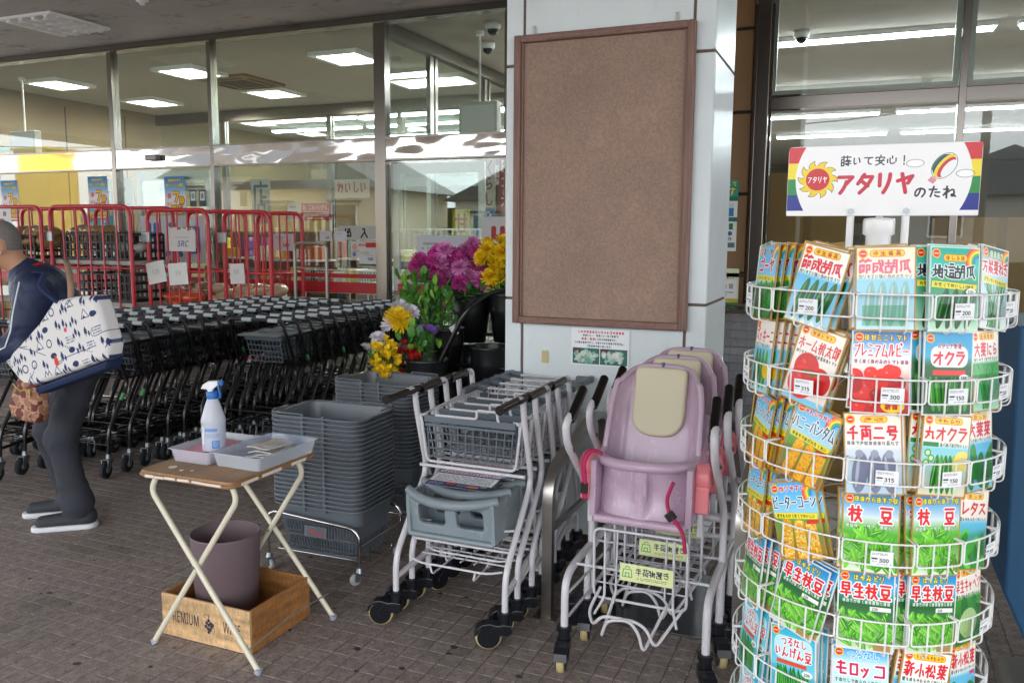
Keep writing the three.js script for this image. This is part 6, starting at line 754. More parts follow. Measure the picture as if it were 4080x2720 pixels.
// ---------- red roll cages with crates of produce ----------
const blobG = (s, sx, sy, sz, amp = 0.35, det = 3) => { const g = mergeVertices(new THREE.IcosahedronGeometry(1, det).deleteAttribute('uv').deleteAttribute('normal')), p = g.attributes.position; for (let i = 0; i < p.count; i++) { const v = V(p.getX(i), p.getY(i), p.getZ(i)), k = 1 - amp / 2 + amp * fbm((v.x + 2) * 0.23, (v.y * 0.7 + v.z * 0.5 + 2) * 0.23, 8, s, 3); p.setXYZ(i, v.x * sx * k, v.y * sy * k, v.z * sz * k); } g.computeVertexNormals(); return g; };
{
  Object.assign(M, { cageRed: phys(0xc41c2e, 0.35, { clearcoat: 0.3 }), crateBlack: std(0x141214, 0.45), shelfGrey: std(0x9b9a94, 0.5) });
  function cage(x0, x1, z, h, d, lab, shelves, bars = 5, back = true) {
    const w = x1 - x0, t = thing('roll_cage', lab, 'roll cage', [(x0 + x1) / 2, 0, z]);
    for (const [zz, hh, ww] of back ? [[0, h, w], [-d, h, w]] : [[0, h, w]]) {
      const s = part(t, 'side_frame', [wire([[-ww / 2, 0.15, zz], [-ww / 2, hh, zz], [ww / 2, hh, zz], [ww / 2, 0.15, zz]], 0.023, 0.12, 9)], M.cageRed);
      for (let i = 1; i <= bars; i++) part(s, 'upright_bar', bar([-ww / 2 + i * ww / (bars + 1), 0.2, zz], [-ww / 2 + i * ww / (bars + 1), hh - 0.01, zz], 0.0105, 6), M.cageRed);
      part(s, 'mid_rail', bar([-ww / 2, hh * 0.63, zz], [ww / 2, hh * 0.63, zz], 0.011, 6), M.cageRed); part(s, 'low_rail', bar([-ww / 2, 0.2, zz], [ww / 2, 0.2, zz], 0.013, 6), M.cageRed);
    }
    part(t, 'base_deck', bx(w, 0.04, d, 0, 0.17, -d / 2), M.shelfGrey);
    for (const y of shelves) part(t, 'shelf', rbx(w - 0.05, 0.05, d - 0.04, 0.008, 0, y, -d / 2), M.shelfGrey);
    for (const s of [-1, 1]) part(t, 'end_rail', [bar([s * w / 2, h * 0.63, 0], [s * w / 2, h * 0.63, -d], 0.011, 6), bar([s * w / 2, 0.6, 0], [s * w / 2, 0.6, -d], 0.011, 6)], M.cageRed);
    part(t, 'latch', rbx(0.12, 0.12, 0.03, 0.01, -w / 2 - 0.02, 1.52, 0.01), M.zinc);
    for (const a of [-1, 1]) for (const b of [-0.08, -d + 0.08]) casterDark(t, a * (w / 2 - 0.06), b, 0.3, 0.06);
    return t;
  }
  cage(-9.9, -8.78, -6.75, 1.86, 0.6, 'red tube roll cage beside the man, latched to the one with two shelves', [1.23, 0.76]);
  cage(-8.69, -7.44, -6.8, 1.86, 0.62, 'wide red roll cage with two shelves of black mesh crates', [1.23, 0.76]);
  cage(-7.4, -6.53, -7.0, 1.82, 0.6, 'red roll cage with hanging paper signs over bags of produce', [0.66]);
  cage(-6.62 + 0.13, -5.86, -7.2, 1.8, 0.55, 'narrow red roll cage beside the silver hand truck', [0.66]);
  function crate(x, y, z, w, d, h, lab) {
    const t = thing('mesh_crate', lab, 'crate', [x, y, z]), g = [];
    for (const s of [0, -d]) { const n = Math.round(w / 0.07); for (let i = 0; i <= n; i++) g.push(bx(0.022, h, 0.012, -w / 2 + i * w / n, h / 2, s)); for (let j = 0; j < 4; j++) g.push(bx(w, 0.018, 0.013, 0, 0.02 + j * (h - 0.03) / 3, s)); part(t, 'lugs', Array.from({ length: n }, (_, i) => place(new THREE.TorusGeometry(0.02, 0.006, 4, 8, Math.PI), -w / 2 + (i + 0.5) * w / n, h, s)), M.crateBlack); }
    for (const s of [-1, 1]) for (let j = 0; j < 4; j++) g.push(bx(0.013, 0.03, d, s * w / 2, 0.02 + j * (h - 0.03) / 3, -d / 2));
    part(t, 'mesh_wall', g, M.crateBlack); part(t, 'bottom', bx(w, 0.012, d, 0, 0.006, -d / 2), M.crateBlack);
  }
  const L = (a) => 'black mesh crate on the ' + a;
  crate(-8.28, 1.256, -6.86, 0.62, 0.5, 0.3, L('upper shelf of the wide cage, with brown bags')); crate(-7.74, 1.256, -6.86, 0.4, 0.5, 0.3, L('upper shelf of the wide cage, with white bottles')); crate(-7.95, 0.786, -6.86, 0.8, 0.5, 0.32, L('lower shelf of the wide cage')); crate(-9.3, 1.256, -6.82, 0.6, 0.45, 0.26, L('shelf of the cage beside the man'));
  const film = { potato: phys(0x9c7a4e, 0.3, { clearcoat: 0.8, bumpMap: T.soft, bumpScale: 0.01 }), carrot: phys(0xb8481c, 0.28, { clearcoat: 0.9, bumpMap: T.soft, bumpScale: 0.01 }), brown: phys(0x7a5a40, 0.25, { clearcoat: 0.9, bumpMap: T.soft, bumpScale: 0.012 }), pale: phys(0xb8a084, 0.25, { clearcoat: 0.9, bumpMap: T.soft, bumpScale: 0.012 }), white: phys(0xb9bab8, 0.3, { clearcoat: 0.8 }) };
  const bags = []; const B = [1, 2, 3, 4].map((s) => blobG(s * 13, 0.14, 0.075, 0.12, 0.5));
  const bagAt = (x, y, z, m, lab, grp, k = 1) => { const o = new THREE.Mesh(pick(B), m); o.name = numbered('produce_bag'); o.position.set(x, y, z); o.rotation.set(rr(-0.2, 0.2), rr(0, 6), rr(-0.2, 0.2)); o.scale.setScalar(k); add(o); tag(o, lab, 'produce bag', grp); };
  for (let i = 0; i < 8; i++) bagAt(-8.5 + (i % 4) * 0.14, 1.5 + Math.floor(i / 4) * 0.08, -7.0 - rr(0, 0.12), film.potato, 'clear bag of brown potatoes heaped in the upper crate', 'potato bags in the upper crate'); for (let i = 0; i < 6; i++) bagAt(-9.35 + (i % 3) * 0.2, 1.46 + Math.floor(i / 3) * 0.1, -6.98, film.potato, 'bag of brown potatoes in the crate beside the man', 'potato bags in the cage beside the man', 1.2);
  for (let i = 0; i < 5; i++) bagAt(-7.86 + (i % 5) * 0.07, 1.4, -7.0, film.white, 'white bottle neck bag in the small upper crate', 'white goods in the small upper crate', 0.8);
  for (let i = 0; i < 6; i++) bagAt(-7.22 + (i % 3) * 0.17, 0.76 + Math.floor(i / 3) * 0.09, -7.12 - rr(0, 0.1), film.carrot, 'clear bag of orange carrots in the cage with hanging papers', 'carrot bags in the cage with papers'); for (let i = 0; i < 14; i++) bagAt(-7.15 + (i % 5) * 0.13, 0.8 + Math.floor(i / 5) * 0.07, -7.32 - rr(0, 0.12), pick([film.brown, film.pale]), 'glossy bag of brown produce behind the carrots', 'brown produce bags behind the carrots'); for (let i = 0; i < 12; i++) bagAt(-6.4 + (i % 4) * 0.14, 0.76 + Math.floor(i / 4) * 0.09, -7.36 - rr(0, 0.1), film.pale, 'pale bag of produce in the narrow red cage', 'pale produce bags in the narrow cage');
  const sign = (n, lab, w, h, x, y, z, draw, rz = 0, ry = 0) => solo(n, place(new THREE.BoxGeometry(w, h, 0.002), x, y, z, 0, ry, rz), paperMat(cv(Math.round(256 * w / Math.max(w, h)), Math.round(256 * h / Math.max(w, h)), draw)), lab, 'paper sign');
  const white = (x, w, h, c = '#dcdcd8') => { x.fillStyle = c; x.fillRect(0, 0, w, h); };
  sign('cage_sign', 'white sign lettered SRC on the red cage, torn along its top', 0.38, 0.26, -6.88, 1.5, -6.975, (x, w, h) => { white(x, w, h, '#c9c6c2'); x.fillStyle = '#8a5a44'; for (let i = 0; i < 9; i++) x.fillRect(rr(0, w), 0, rr(10, 36), rr(6, 26)); latin(x, 'SRC', 80, 140, 60, '#4a5a82', 'italic bold'); fineprint(x, 60, 70, 140, 1, 14, '#8a8c92'); });
  sign('hanging_paper', 'tilted hanging paper with pale figures at the carrots', 0.27, 0.24, -7.27, 1.13, -6.97, (x, w, h) => { white(x, w, h); latin(x, '128', 60, 130, 70, '#b9babc'); }, 0.18); sign('hanging_paper', 'hanging paper with the pale figure 59 beside the tilted one', 0.27, 0.24, -6.95, 1.12, -6.97, (x, w, h) => { white(x, w, h); latin(x, '59', 90, 130, 70, '#b9babc'); }, 0.08); sign('hanging_paper', 'hanging paper on the narrow red cage', 0.2, 0.22, -6.3, 1.13, -7.17, (x, w, h) => { white(x, w, h); latin(x, '98', 60, 130, 80, '#b9babc'); }, 0.05); sign('hanging_paper', 'white paper with brown patches behind the head of the man', 0.34, 0.44, -9.4, 1.62, -6.72, (x, w, h) => { white(x, w, h, '#dfe3e8'); x.fillStyle = '#a8745c'; x.fillRect(120, 20, 30, 30); x.beginPath(); x.ellipse(110, 90, 36, 22, 0.3, 0, 7); x.fill(); });
  const ht = thing('hand_truck', 'silver tube hand truck parked beside the narrow red cage', 'hand truck', [-5.53, 0, -7.45]); part(ht, 'hoop', wire([[-0.21, 0.1, 0], [-0.21, 1.47, 0], [0.21, 1.47, 0], [0.21, 0.1, 0]], 0.019, 0.09, 10), M.alu); for (const y of [0.4, 0.87, 1.2]) part(ht, 'rung', bar([-0.21, y, 0], [0.21, y, 0], 0.009, 6), M.alu); part(ht, 'toe_plate', bx(0.42, 0.01, 0.3, 0, 0.06, 0.15), M.alu); for (const s of [-1, 1]) part(ht, 'wheel', lathe([[0.03, -0.02], [0.07, -0.02], [0.08, 0], [0.07, 0.02], [0.03, 0.02]], 16, s * 0.25, 0.08, -0.02, 0, 0, Math.PI / 2), M.tyreDark);
  // papers and posters on the panes
  let paperN = 0;
  const P = (n, lab, x0, x1, y0, y1, px, draw, z = -8.012, cat = 'poster') => { const r = (x1 - x0) / (y1 - y0), w = r > 1 ? px : Math.round(px * r), h = r > 1 ? Math.round(px / r) : px; return solo(n, bx(x1 - x0, y1 - y0, 0.002, (x0 + x1) / 2, (y0 + y1) / 2, z > -8.2 ? -7.994 + 0.0013 * paperN++ : z), paperMat(cv(w, h, draw), 0.6), lab, cat); };
  const seven = (x, w, h) => { const g = x.createLinearGradient(0, 0, 0, h); [[0, '#2f78b4'], [0.28, '#7fb8dc'], [0.45, '#efe9ee'], [0.68, '#dce8ee'], [0.8, '#4f9ac4'], [0.84, '#e2c23a'], [1, '#c8402a']].forEach(([a, b]) => g.addColorStop(a, b)); x.fillStyle = g; x.fillRect(0, 0, w, h); jp(x, '８月１日まで', w * 0.2, h * 0.05, w * 0.1, h * 0.06, '#e8cf3c', 0.2, '#35557a'); jp(x, 'サマータイム開店', w * 0.08, h * 0.15, w * 0.105, h * 0.07, '#e8cf3c', 0.2, '#35557a'); x.fillStyle = '#e07a6a'; x.beginPath(); x.arc(w * 0.22, h * 0.42, w * 0.1, 0, 7); x.fill(); x.strokeStyle = '#8c3a1e'; x.lineJoin = 'round'; for (const [c, l] of [['#a8441e', 30], ['#f2cf2a', 17]]) { x.strokeStyle = c; x.lineWidth = l * w / 220; x.beginPath(); x.moveTo(w * 0.38, h * 0.35); x.lineTo(w * 0.66, h * 0.35); x.lineTo(w * 0.5, h * 0.58); x.stroke(); } jp(x, '時', w * 0.7, h * 0.43, w * 0.24, h * 0.17, '#f0c824', 0.15, '#a8441e', 0.2); jp(x, '開店', w * 0.3, h * 0.62, w * 0.27, h * 0.18, '#f0c824', 0.15, '#a8441e', 0.2); jp(x, 'あさ', w * 0.1, h * 0.55, w * 0.12, h * 0.09, '#d8802a', 0.2, '#fff'); x.fillStyle = '#f3ece8'; x.fillRect(w * 0.15, h * 0.93, w * 0.7, h * 0.03); };
  P('opening_poster', 'blue and yellow seven o clock opening poster behind the far left pane', -11.15, -10.81, 1.72, 2.28, 300, seven); P('opening_poster', 'blue and yellow seven o clock opening poster beside the dark post', -9.46, -9.12, 1.74, 2.3, 300, seven); P('opening_poster', 'blue and yellow seven o clock opening poster on the left door', -8.13, -7.79, 1.7, 2.27, 300, seven, -8.08);
  P('entrance_sign', 'white panel with thick blue entrance characters behind the red cage', -8.56, -7.5, 1.2, 1.785, 512, (x, w, h) => { white(x, w, h, '#d8dde4'); jp(x, '出入口', w * 0.08, h * 0.12, w * 0.3, h * 0.72, '#2f6fb4', 0.2); }, -8.085); for (const [x, c, d] of [[-7.72, '受', 'first'], [-7.57, '績', 'second']]) P('wall_card', 'dark card with a character on white paper, ' + d + ' of the pair by the door', x, x + 0.1, 1.9, 2.1, 128, (k, w, h) => { white(k, w, h, '#3b4046'); k.fillStyle = '#cfe0e4'; k.fillRect(w * 0.14, h * 0.1, w * 0.74, h * 0.56); jp(k, c, w * 0.22, h * 0.18, w * 0.6, h * 0.38, '#23303c', 0.12); }, -8.012, 'card');
  P('door_sign', 'grey white door panel with two bold black characters', -5.54, -5.02, 1.505, 1.664, 320, (x, w, h) => { white(x, w, h, '#b9b8b2'); jp(x, '出', w * 0.16, h * 0.16, h * 0.7, h * 0.66, '#1d1d1f', 0.18); jp(x, '入', w * 0.58, h * 0.16, h * 0.7, h * 0.66, '#1d1d1f', 0.18); }, -8.012, 'sign'); P('door_sign', 'white door panel with a red character beside the pillar', -3.72, -3.3, 1.3, 1.76, 256, (x, w, h) => { white(x, w, h, '#dcdcde'); jp(x, '出', w * 0.16, h * 0.2, w * 0.8, h * 0.62, '#b83a3e', 0.2); }, -8.012, 'sign');
  P('brand_banner', 'red banner with white script over goods behind the glass', -6.28, -5.84, 1.73, 1.94, 320, (x, w, h) => { white(x, w, h, '#b02a34'); jp(x, 'あ、これいいかも。', 14, 14, 33, 50, '#f0e6e4', 0.1); fineprint(x, 30, 74, 260, 1, 14, '#e8c8c4'); x.fillStyle = '#f0e8e4'; x.beginPath(); x.roundRect(20, 92, 270, 26, 10); x.fill(); jp(x, 'くらしモアブランド商品販売中！', 30, 95, 17, 20, '#a02a30', 0.16); x.fillStyle = '#e0a03c'; x.fillRect(60, 126, 160, 16); }, -8.3, 'banner'); P('brand_card', 'white card with small red lettering beside the red banner', -6.49, -6.3, 1.73, 1.94, 160, (x, w, h) => { white(x, w, h, '#c6c2bc'); latin(x, 'Mam', 26, 44, 30, '#b0323a', 'italic bold'); jp(x, 'くらしモア', 30, 74, 18, 20, '#555', 0.12); latin(x, 'n', 50, 146, 66, '#b0323a', 'italic bold'); }, -8.3, 'card');
  P('goods_board', 'colourful goods board with red lettering under the black character sign', -5.37, -5.02, 1.3, 1.49, 256, (x, w, h) => { white(x, w, h, '#d9cfc4'); x.fillStyle = '#d89a8c'; x.beginPath(); x.arc(40, 46, 24, 0, 7); x.fill(); latin(x, 'Mam', 76, 40, 30, '#b0262e', 'italic bold'); x.fillStyle = '#b82a30'; x.fillRect(150, 10, 100, 40); x.fillStyle = '#3f7ab0'; x.beginPath(); x.arc(36, 108, 18, 0, 7); x.fill(); fineprint(x, 20, 74, 90, 2, 9, '#6a5a50'); }, -8.012, 'board');
  for (const [x0, x1, y0, y1, t, d] of [[-5.79, -5.62, 1.49, 1.605, '230', 'below the red banner'], [-5.57, -5.42, 1.49, 1.6, '', 'beside the price paper'], [-6.45, -6.16, 1.37, 1.57, '349', 'leaning over the white baskets'], [-5.25, -5.02, 1.24, 1.4, '188', 'over the goods board'], [-4.5, -3.82, 1.34, 1.56, '', 'large and plain on the right door']]) P('price_paper', 'white price paper behind the glass, ' + d, x0, x1, y0, y1, 128, (x, w, h) => { white(x, w, h, '#cfd3d8'); if (t) { x.fillStyle = '#d8c23a'; x.fillRect(w * 0.3, h * 0.4, w * 0.5, 6); latin(x, t, w * 0.45, h * 0.78, 26, '#44474e'); } fineprint(x, 10, 14, w * 0.5, 2, 9, '#8a8d92'); }, -8.02 - rr(0, 0.02), 'paper');
}
// ---------- goods inside the shop ----------
{
  const cols = [0xb8342e, 0xd8a52c, 0x3a6ea8, 0xe0dcd0, 0x5a8a3e, 0xc8622c, 0x7a4a8a, 0x2f8a8a, 0xd0c8b4, 0x8a2a2a, 0xe8d44a, 0x444a54].map((c) => std(c, 0.5));
  const boxes = [[0.16, 0.22, 0.1], [0.22, 0.16, 0.12], [0.12, 0.26, 0.12], [0.26, 0.12, 0.16]].map(([w, h, d]) => new RoundedBoxGeometry(w, h, d, 1, 0.008));
  const hs = [0.22, 0.16, 0.26, 0.12];
  function gondola(x, z, w, lab, grp, ry = 0) {
    const t = thing('goods_shelf', lab, 'shelf', [x, 0, z], ry); part(t, 'back_panel', bx(w, 1.6, 0.03, 0, 0.8, -0.2), M.inWall); for (const y of [0.15, 0.52, 0.88, 1.24]) part(t, 'shelf_board', bx(w, 0.025, 0.42, 0, y, 0), M.white);
    for (const y of [0.165, 0.535, 0.895, 1.255]) for (let a = -w / 2 + 0.14; a < w / 2 - 0.1; a += rr(0.2, 0.28)) { const k = Math.floor(rnd() * 4), o = new THREE.Mesh(boxes[k], pick(cols)); o.name = numbered('goods_pack'); const lx = a, lz = 0.08 + rr(-0.03, 0.03); o.position.set(x + lx * Math.cos(ry) + lz * Math.sin(ry), y + hs[k] / 2, z - lx * Math.sin(ry) + lz * Math.cos(ry)); o.rotation.y = ry + rr(-0.1, 0.1); add(o); tag(o, 'small coloured pack on the ' + grp, 'pack', 'packs on the ' + grp); }
  }
  gondola(-6.6, -9.9, 2.6, 'goods shelf behind the red banner', 'shelf behind the red banner'); gondola(-8.4, -11.2, 1.8, 'goods shelf behind the left door', 'shelf behind the left door'); gondola(-3.9, -10.2, 1.7, 'goods shelf behind the right door', 'shelf behind the right door');
  gondola(-9.9, -8.75, 1.7, 'produce shelf close behind the left panes', 'shelf close behind the left panes'); gondola(-6.7, -8.7, 1.0, 'produce shelf close behind the narrow cage', 'shelf close behind the narrow cage'); gondola(-11.9, -9.4, 2.4, 'goods shelf behind the far left pane', 'shelf behind the far left pane'); gondola(-8.0, -9.25, 1.3, 'low goods shelf just inside the left door', 'shelf just inside the left door'); gondola(-5.9, -8.9 - 0.6, 1.5, 'goods shelf beside the wire baskets', 'shelf beside the wire baskets'); gondola(-6.6, -14, 3, 'tall goods shelf beyond the second screen', 'shelf beyond the second screen'); gondola(-10, -14, 3, 'wide goods shelf beyond the second screen', 'wide shelf beyond the second screen'); gondola(-3, -13.5, 3, 'goods shelf deep behind the right door', 'shelf deep behind the right door');
  const hang = (x, y, z, w, h, c, txt, tc, lab) => solo('shop_banner', bx(w, h, 0.004, x, y, z), paperMat(cv(Math.round(200 * w / h), 200, (k, W, H) => { k.fillStyle = c; k.fillRect(0, 0, W, H); const n = [...txt].length, v = h > w; jp(k, txt, v ? W * 0.12 : W * 0.06, H * 0.08, v ? W * 0.8 : W * 0.88 / n, v ? H * 0.84 / n / 1.08 : H * 0.7, tc, 0.14, null, 0, v); })), lab, 'banner');
  hang(-5.75, 2.12, -8.6, 0.5, 0.22, '#cfc3b0', 'おいしい', '#b0443a', 'cream banner with red kana hanging above the red banner'); hang(-4.05, 2.2, -9.4, 0.2, 0.7, '#b03a3a', '野菜', '#e8dcd0', 'narrow red banner with white characters behind the right door'); hang(-4.3, 2.2, -9.42, 0.18, 0.7, '#c9c2b4', 'くらし', '#6a5a4a', 'narrow cream banner beside the red one'); hang(-7.05, 1.98, -8.5, 0.3, 0.55, '#a8a698', '店', '#33403a', 'grey poster with a brushed character behind the narrow cage'); hang(-10.2, 1.95, -9.0, 0.9, 0.8, '#b9b8a8', 'みどりでハッピー', '#5a6058', 'pale lettered board on the lobby wall behind the far left panes'); hang(-9.75, 1.6, -8.4, 0.5, 0.4, '#4a8cc0', 'ハッピー', '#dfe8f0', 'blue poster behind the cage beside the man'); hang(-4.1, 1.72, -8.9, 0.24, 0.34, '#2f6a9c', '受', '#d8e2ea', 'blue notice behind the right door'); hang(-4.42, 1.7, -8.9, 0.24, 0.34, '#d8b42c', '甘', '#b0302a', 'yellow notice behind the right door');
  const wireW = std(0xd8d8d4, 0.4);
  for (const [x, z, lab] of [[-6.1, -8.75, 'white wire basket stand of goods behind the red stripes'], [-5.35, -8.75, 'white wire basket stand of goods next to the polished post'], [-4.3, -8.9, 'white wire basket stand behind the right door']]) { const t = thing('wire_basket_stand', lab, 'wire basket', [x, 0, z]); for (const y of [0.85, 0.35]) part(t, 'wire_basket', [wire([[-0.34, y + 0.28, 0.22], [0.34, y + 0.28, 0.22], [0.34, y + 0.28, -0.22], [-0.34, y + 0.28, -0.22]], 0.008, 0.04, 6, true), ...lattice(-0.33, 0.33, y, y + 0.28, 16, 3, 0.003, (a, b) => [a, b, 0.22]), ...lattice(-0.2, 0.2, y, y + 0.28, 8, 3, 0.003, (a, b) => [0.34, b, a]), bx(0.66, 0.01, 0.42, 0, y, 0)], wireW); part(t, 'leg_frame', [wire([[-0.33, 0, 0.2], [-0.33, 0.9, 0.2]], 0.01, 0, 6), wire([[0.33, 0, 0.2], [0.33, 0.9, 0.2]], 0.01, 0, 6), wire([[0.33, 0, -0.2], [0.33, 0.9, -0.2]], 0.01, 0, 6), wire([[-0.33, 0, -0.2], [-0.33, 0.9, -0.2]], 0.01, 0, 6)], wireW);
    for (let i = 0; i < 5; i++) { const k = Math.floor(rnd() * 4), o = new THREE.Mesh(boxes[k], pick(cols)); o.name = numbered('goods_pack'); o.position.set(x - 0.25 + i * 0.12, 0.87 + hs[k] / 2, z + rr(-0.1, 0.1)); o.rotation.y = rr(-0.5, 0.5); add(o); tag(o, 'small coloured pack in the wire basket ' + lab.replace(/.*(behind|next)/, '$1'), 'pack', 'packs in the basket ' + lab.split(' ').slice(-3).join(' ')); } }
  // cardboard behind the right window
  for (const [x, y, w, h, lab] of [[-0.42, 0.3, 0.6, 1.78, 'tall flattened cardboard sheet leaning behind the right window'], [0.95, 0.3, 0.9, 1.42, 'wide brown cardboard sheet behind the window beside the seed rack'], [0.22, 0.3, 0.5, 0.9, 'stacked brown carton behind the window post']]) { const c = thing('cardboard', lab, 'cardboard', [x, y, -7.25]); part(c, 'panel', rbx(w, h, 0.3, 0.004, 0, h / 2, 0, 0, 0, 0, 1), M.cardboard); part(c, 'tape_strip', bx(0.06, h, 0.302, 0, h / 2, 0.001), std(0x8c6236, 0.5)); }
  solo('shelf_unit', [bx(1.4, 0.03, 0.4, 0.3, 1.35, -7.9), bx(1.4, 0.03, 0.4, 0.3, 0.9, -7.9), bx(0.04, 1.7, 0.4, -0.4, 0.85, -7.9), bx(0.04, 1.7, 0.4, 1, 0.85, -7.9)], M.white, 'white shelf unit deep behind the right window', 'shelf');
}
// ---------- blue folding board at the right edge ----------
{
  const blue = std(0x144a6e, 0.5, 0, { bumpMap: T.soft, bumpScale: 0.0008 }), t = thing('blue_panel_trolley', 'large blue painted panel with slanted lower edge and grey foot behind the seed rack', 'panel', [0.42, 0, -3.2]);
  part(t, 'panel', ext(shapeOf([[0, 1.31], [0.02, 0.52], [0.2, 0.13], [1.3, 0.13], [1.3, 1.31]]), 0.5, 0.008), blue); part(t, 'grey_foot', rbx(1.25, 0.1, 0.56, 0.03, 0.72, 0.05, 0.25), std(0x77736c, 0.7)); part(t, 'worn_scratches', Array.from({ length: 12 }, () => rbx(0.004, rr(0.02, 0.06), 0.001, 0.0004, rr(0.1, 0.5), rr(0.5, 1.2), 0.5095, 0, 0, rr(-0.3, 0.3), 1)), std(0xb9c2c6, 0.7));
}
// ---------- the man ----------
function sdf(res, c, half, f, name, mat, parent) {
  const mc = new MarchingCubes(res, mat, false, false, 160000); mc.isolation = 0; const h = res / 2;
  let i = 0; for (let z = 0; z < res; z++) for (let y = 0; y < res; y++) for (let x = 0; x < res; x++) mc.field[i++] = -f(c[0] + ((x - h) / h) * half, c[1] + ((y - h) / h) * half, c[2] + ((z - h) / h) * half);
  mc.update(); const n = mc.count, g = new THREE.BufferGeometry(); const p = new Float32Array(n * 3), q = mc.positionArray;
  for (let k = 0; k < n; k++) { p[k * 3] = c[0] + q[k * 3] * half; p[k * 3 + 1] = c[1] + q[k * 3 + 1] * half; p[k * 3 + 2] = c[2] + q[k * 3 + 2] * half; }
  g.setAttribute('position', new THREE.BufferAttribute(p, 3)); const w = mergeVertices(g, 1e-5); w.computeVertexNormals(); return part(parent, name, w, mat);
}
const capF = (a, b, ra, rb) => { const bax = b[0] - a[0], bay = b[1] - a[1], baz = b[2] - a[2], L = bax * bax + bay * bay + baz * baz || 1e-9; return (x, y, z) => { const px = x - a[0], py = y - a[1], pz = z - a[2], t = Math.max(0, Math.min(1, (px * bax + py * bay + pz * baz) / L)); return Math.hypot(px - bax * t, py - bay * t, pz - baz * t) - (ra + (rb - ra) * t); }; };
const smin = (list, k) => (x, y, z) => { let d = 1e3; for (const f of list) { const e = f(x, y, z), h = Math.max(0, k - Math.abs(d - e)) / k; d = Math.min(d, e) - h * h * k * 0.25; } return d; };
{
  // local axes: a forward, b to his left, h up
  const O = [-3.89, -3.06], W = (a, b, h) => [O[0] - 0.76 * a + 0.65 * b, h, O[1] + 0.65 * a + 0.76 * b];
  const C = (a, b, ra, rb) => capF(W(...a), W(...b), ra, rb);
  const skin = std(0xb98a6c, 0.55), navy = std(0x1b2a4a, 0.55, 0, { bumpMap: T.soft, bumpScale: 0.004 }), slate = std(0x33353e, 0.85, 0, { bumpMap: T.soft, bumpScale: 0.004 }), hairM = std(0x726e69, 0.95, 0, { bumpMap: T.fine, bumpScale: 0.004 }), maskM = std(0xe6e8ee, 0.8), sole = std(0xd9dade, 0.6), shoeM = std(0x33363c, 0.7);
  const man = thing('person', 'bent man in navy jacket and slate trousers with tote bag, pushing a cart', 'person');
  const hand = (s) => { const w = W(0.36, s * 0.22, 0.93), g = [capF(w, W(0.42, s * 0.2, 0.92), 0.03, 0.028)]; for (let i = 0; i < 4; i++) g.push(capF(W(0.43, s * 0.2 + (i - 1.5) * 0.018, 0.93), W(0.475 - (i === 3 ? 0.012 : 0), s * 0.2 + (i - 1.5) * 0.018, 0.905), 0.009, 0.008), capF(W(0.475, s * 0.2 + (i - 1.5) * 0.018, 0.905), W(0.46, s * 0.2 + (i - 1.5) * 0.018, 0.88), 0.008, 0.007)); g.push(capF(W(0.4, s * 0.17, 0.93), W(0.44, s * 0.155, 0.905), 0.011, 0.009)); return g; };
  const skull = (x, y, z) => { const c = W(0.235, 0, 1.5), dx = (x - c[0]) / 0.082, dy = (y - c[1]) / 0.112, dz = (z - c[2]) / 0.082; return (Math.hypot(dx, dy, dz) - 1) * 0.082; };
  const core = [skull, C([0.27, 0, 1.455], [0.29, 0, 1.42], 0.055, 0.042), C([0.318, 0, 1.485], [0.325, 0, 1.468], 0.013, 0.016), C([0.215, 0, 1.43], [0.12, 0, 1.33], 0.058, 0.062), C([0.23, 0.084, 1.5], [0.222, 0.086, 1.47], 0.014, 0.012), C([0.23, -0.084, 1.5], [0.222, -0.086, 1.47], 0.014, 0.012),
    C([0.06, 0, 1.22], [-0.08, 0, 0.9], 0.12, 0.12), C([0.08, 0.15, 1.28], [0.12, 0.24, 1.0], 0.05, 0.042), C([0.12, 0.24, 1.0], [0.36, 0.22, 0.93], 0.04, 0.028), C([0.08, -0.15, 1.28], [0.12, -0.24, 1.0], 0.05, 0.042), C([0.12, -0.24, 1.0], [0.36, -0.22, 0.93], 0.04, 0.028), C([-0.1, 0.09, 0.84], [0, 0.12, 0.47], 0.075, 0.055), C([0, 0.12, 0.47], [-0.06, 0.13, 0.1], 0.05, 0.035), C([-0.1, -0.09, 0.84], [0.1, -0.1, 0.48], 0.075, 0.055), C([0.1, -0.1, 0.48], [0.03, -0.13, 0.1], 0.05, 0.035), ...hand(1), ...hand(-1)];
  sdf(120, [-4.0, 0.82, -3.0], 0.84, smin(core, 0.03), 'body', skin, man);
  const fold = (x, y, z) => { const n = fbm((x * 1.6 + z * 1.1 + 20) % 1, (y * 1.3 + 20) % 1, 8, 61, 3) - 0.5; return 0.007 * (1 - Math.abs(n) * 7) * 0.6; };
  const jk = smin([C([0.07, 0, 1.24], [-0.02, 0, 1.08], 0.15, 0.15), C([-0.02, 0, 1.08], [-0.09, 0, 0.9], 0.15, 0.145), C([0.08, -0.13, 1.27], [0.08, 0.13, 1.27], 0.085, 0.085), C([0.1, 0, 1.3], [0.14, 0, 1.35], 0.1, 0.075), C([0.08, 0.15, 1.27], [0.12, 0.24, 1.0], 0.082, 0.07), C([0.12, 0.24, 1.0], [0.34, 0.22, 0.935], 0.068, 0.048), C([0.08, -0.15, 1.27], [0.12, -0.24, 1.0], 0.082, 0.07), C([0.12, -0.24, 1.0], [0.34, -0.22, 0.935], 0.068, 0.048)], 0.06);
  sdf(110, [-4.0, 1.1, -2.98], 0.55, (x, y, z) => Math.max(jk(x, y, z) + fold(x, y, z), -(y - 0.84)), 'jacket', navy, man);
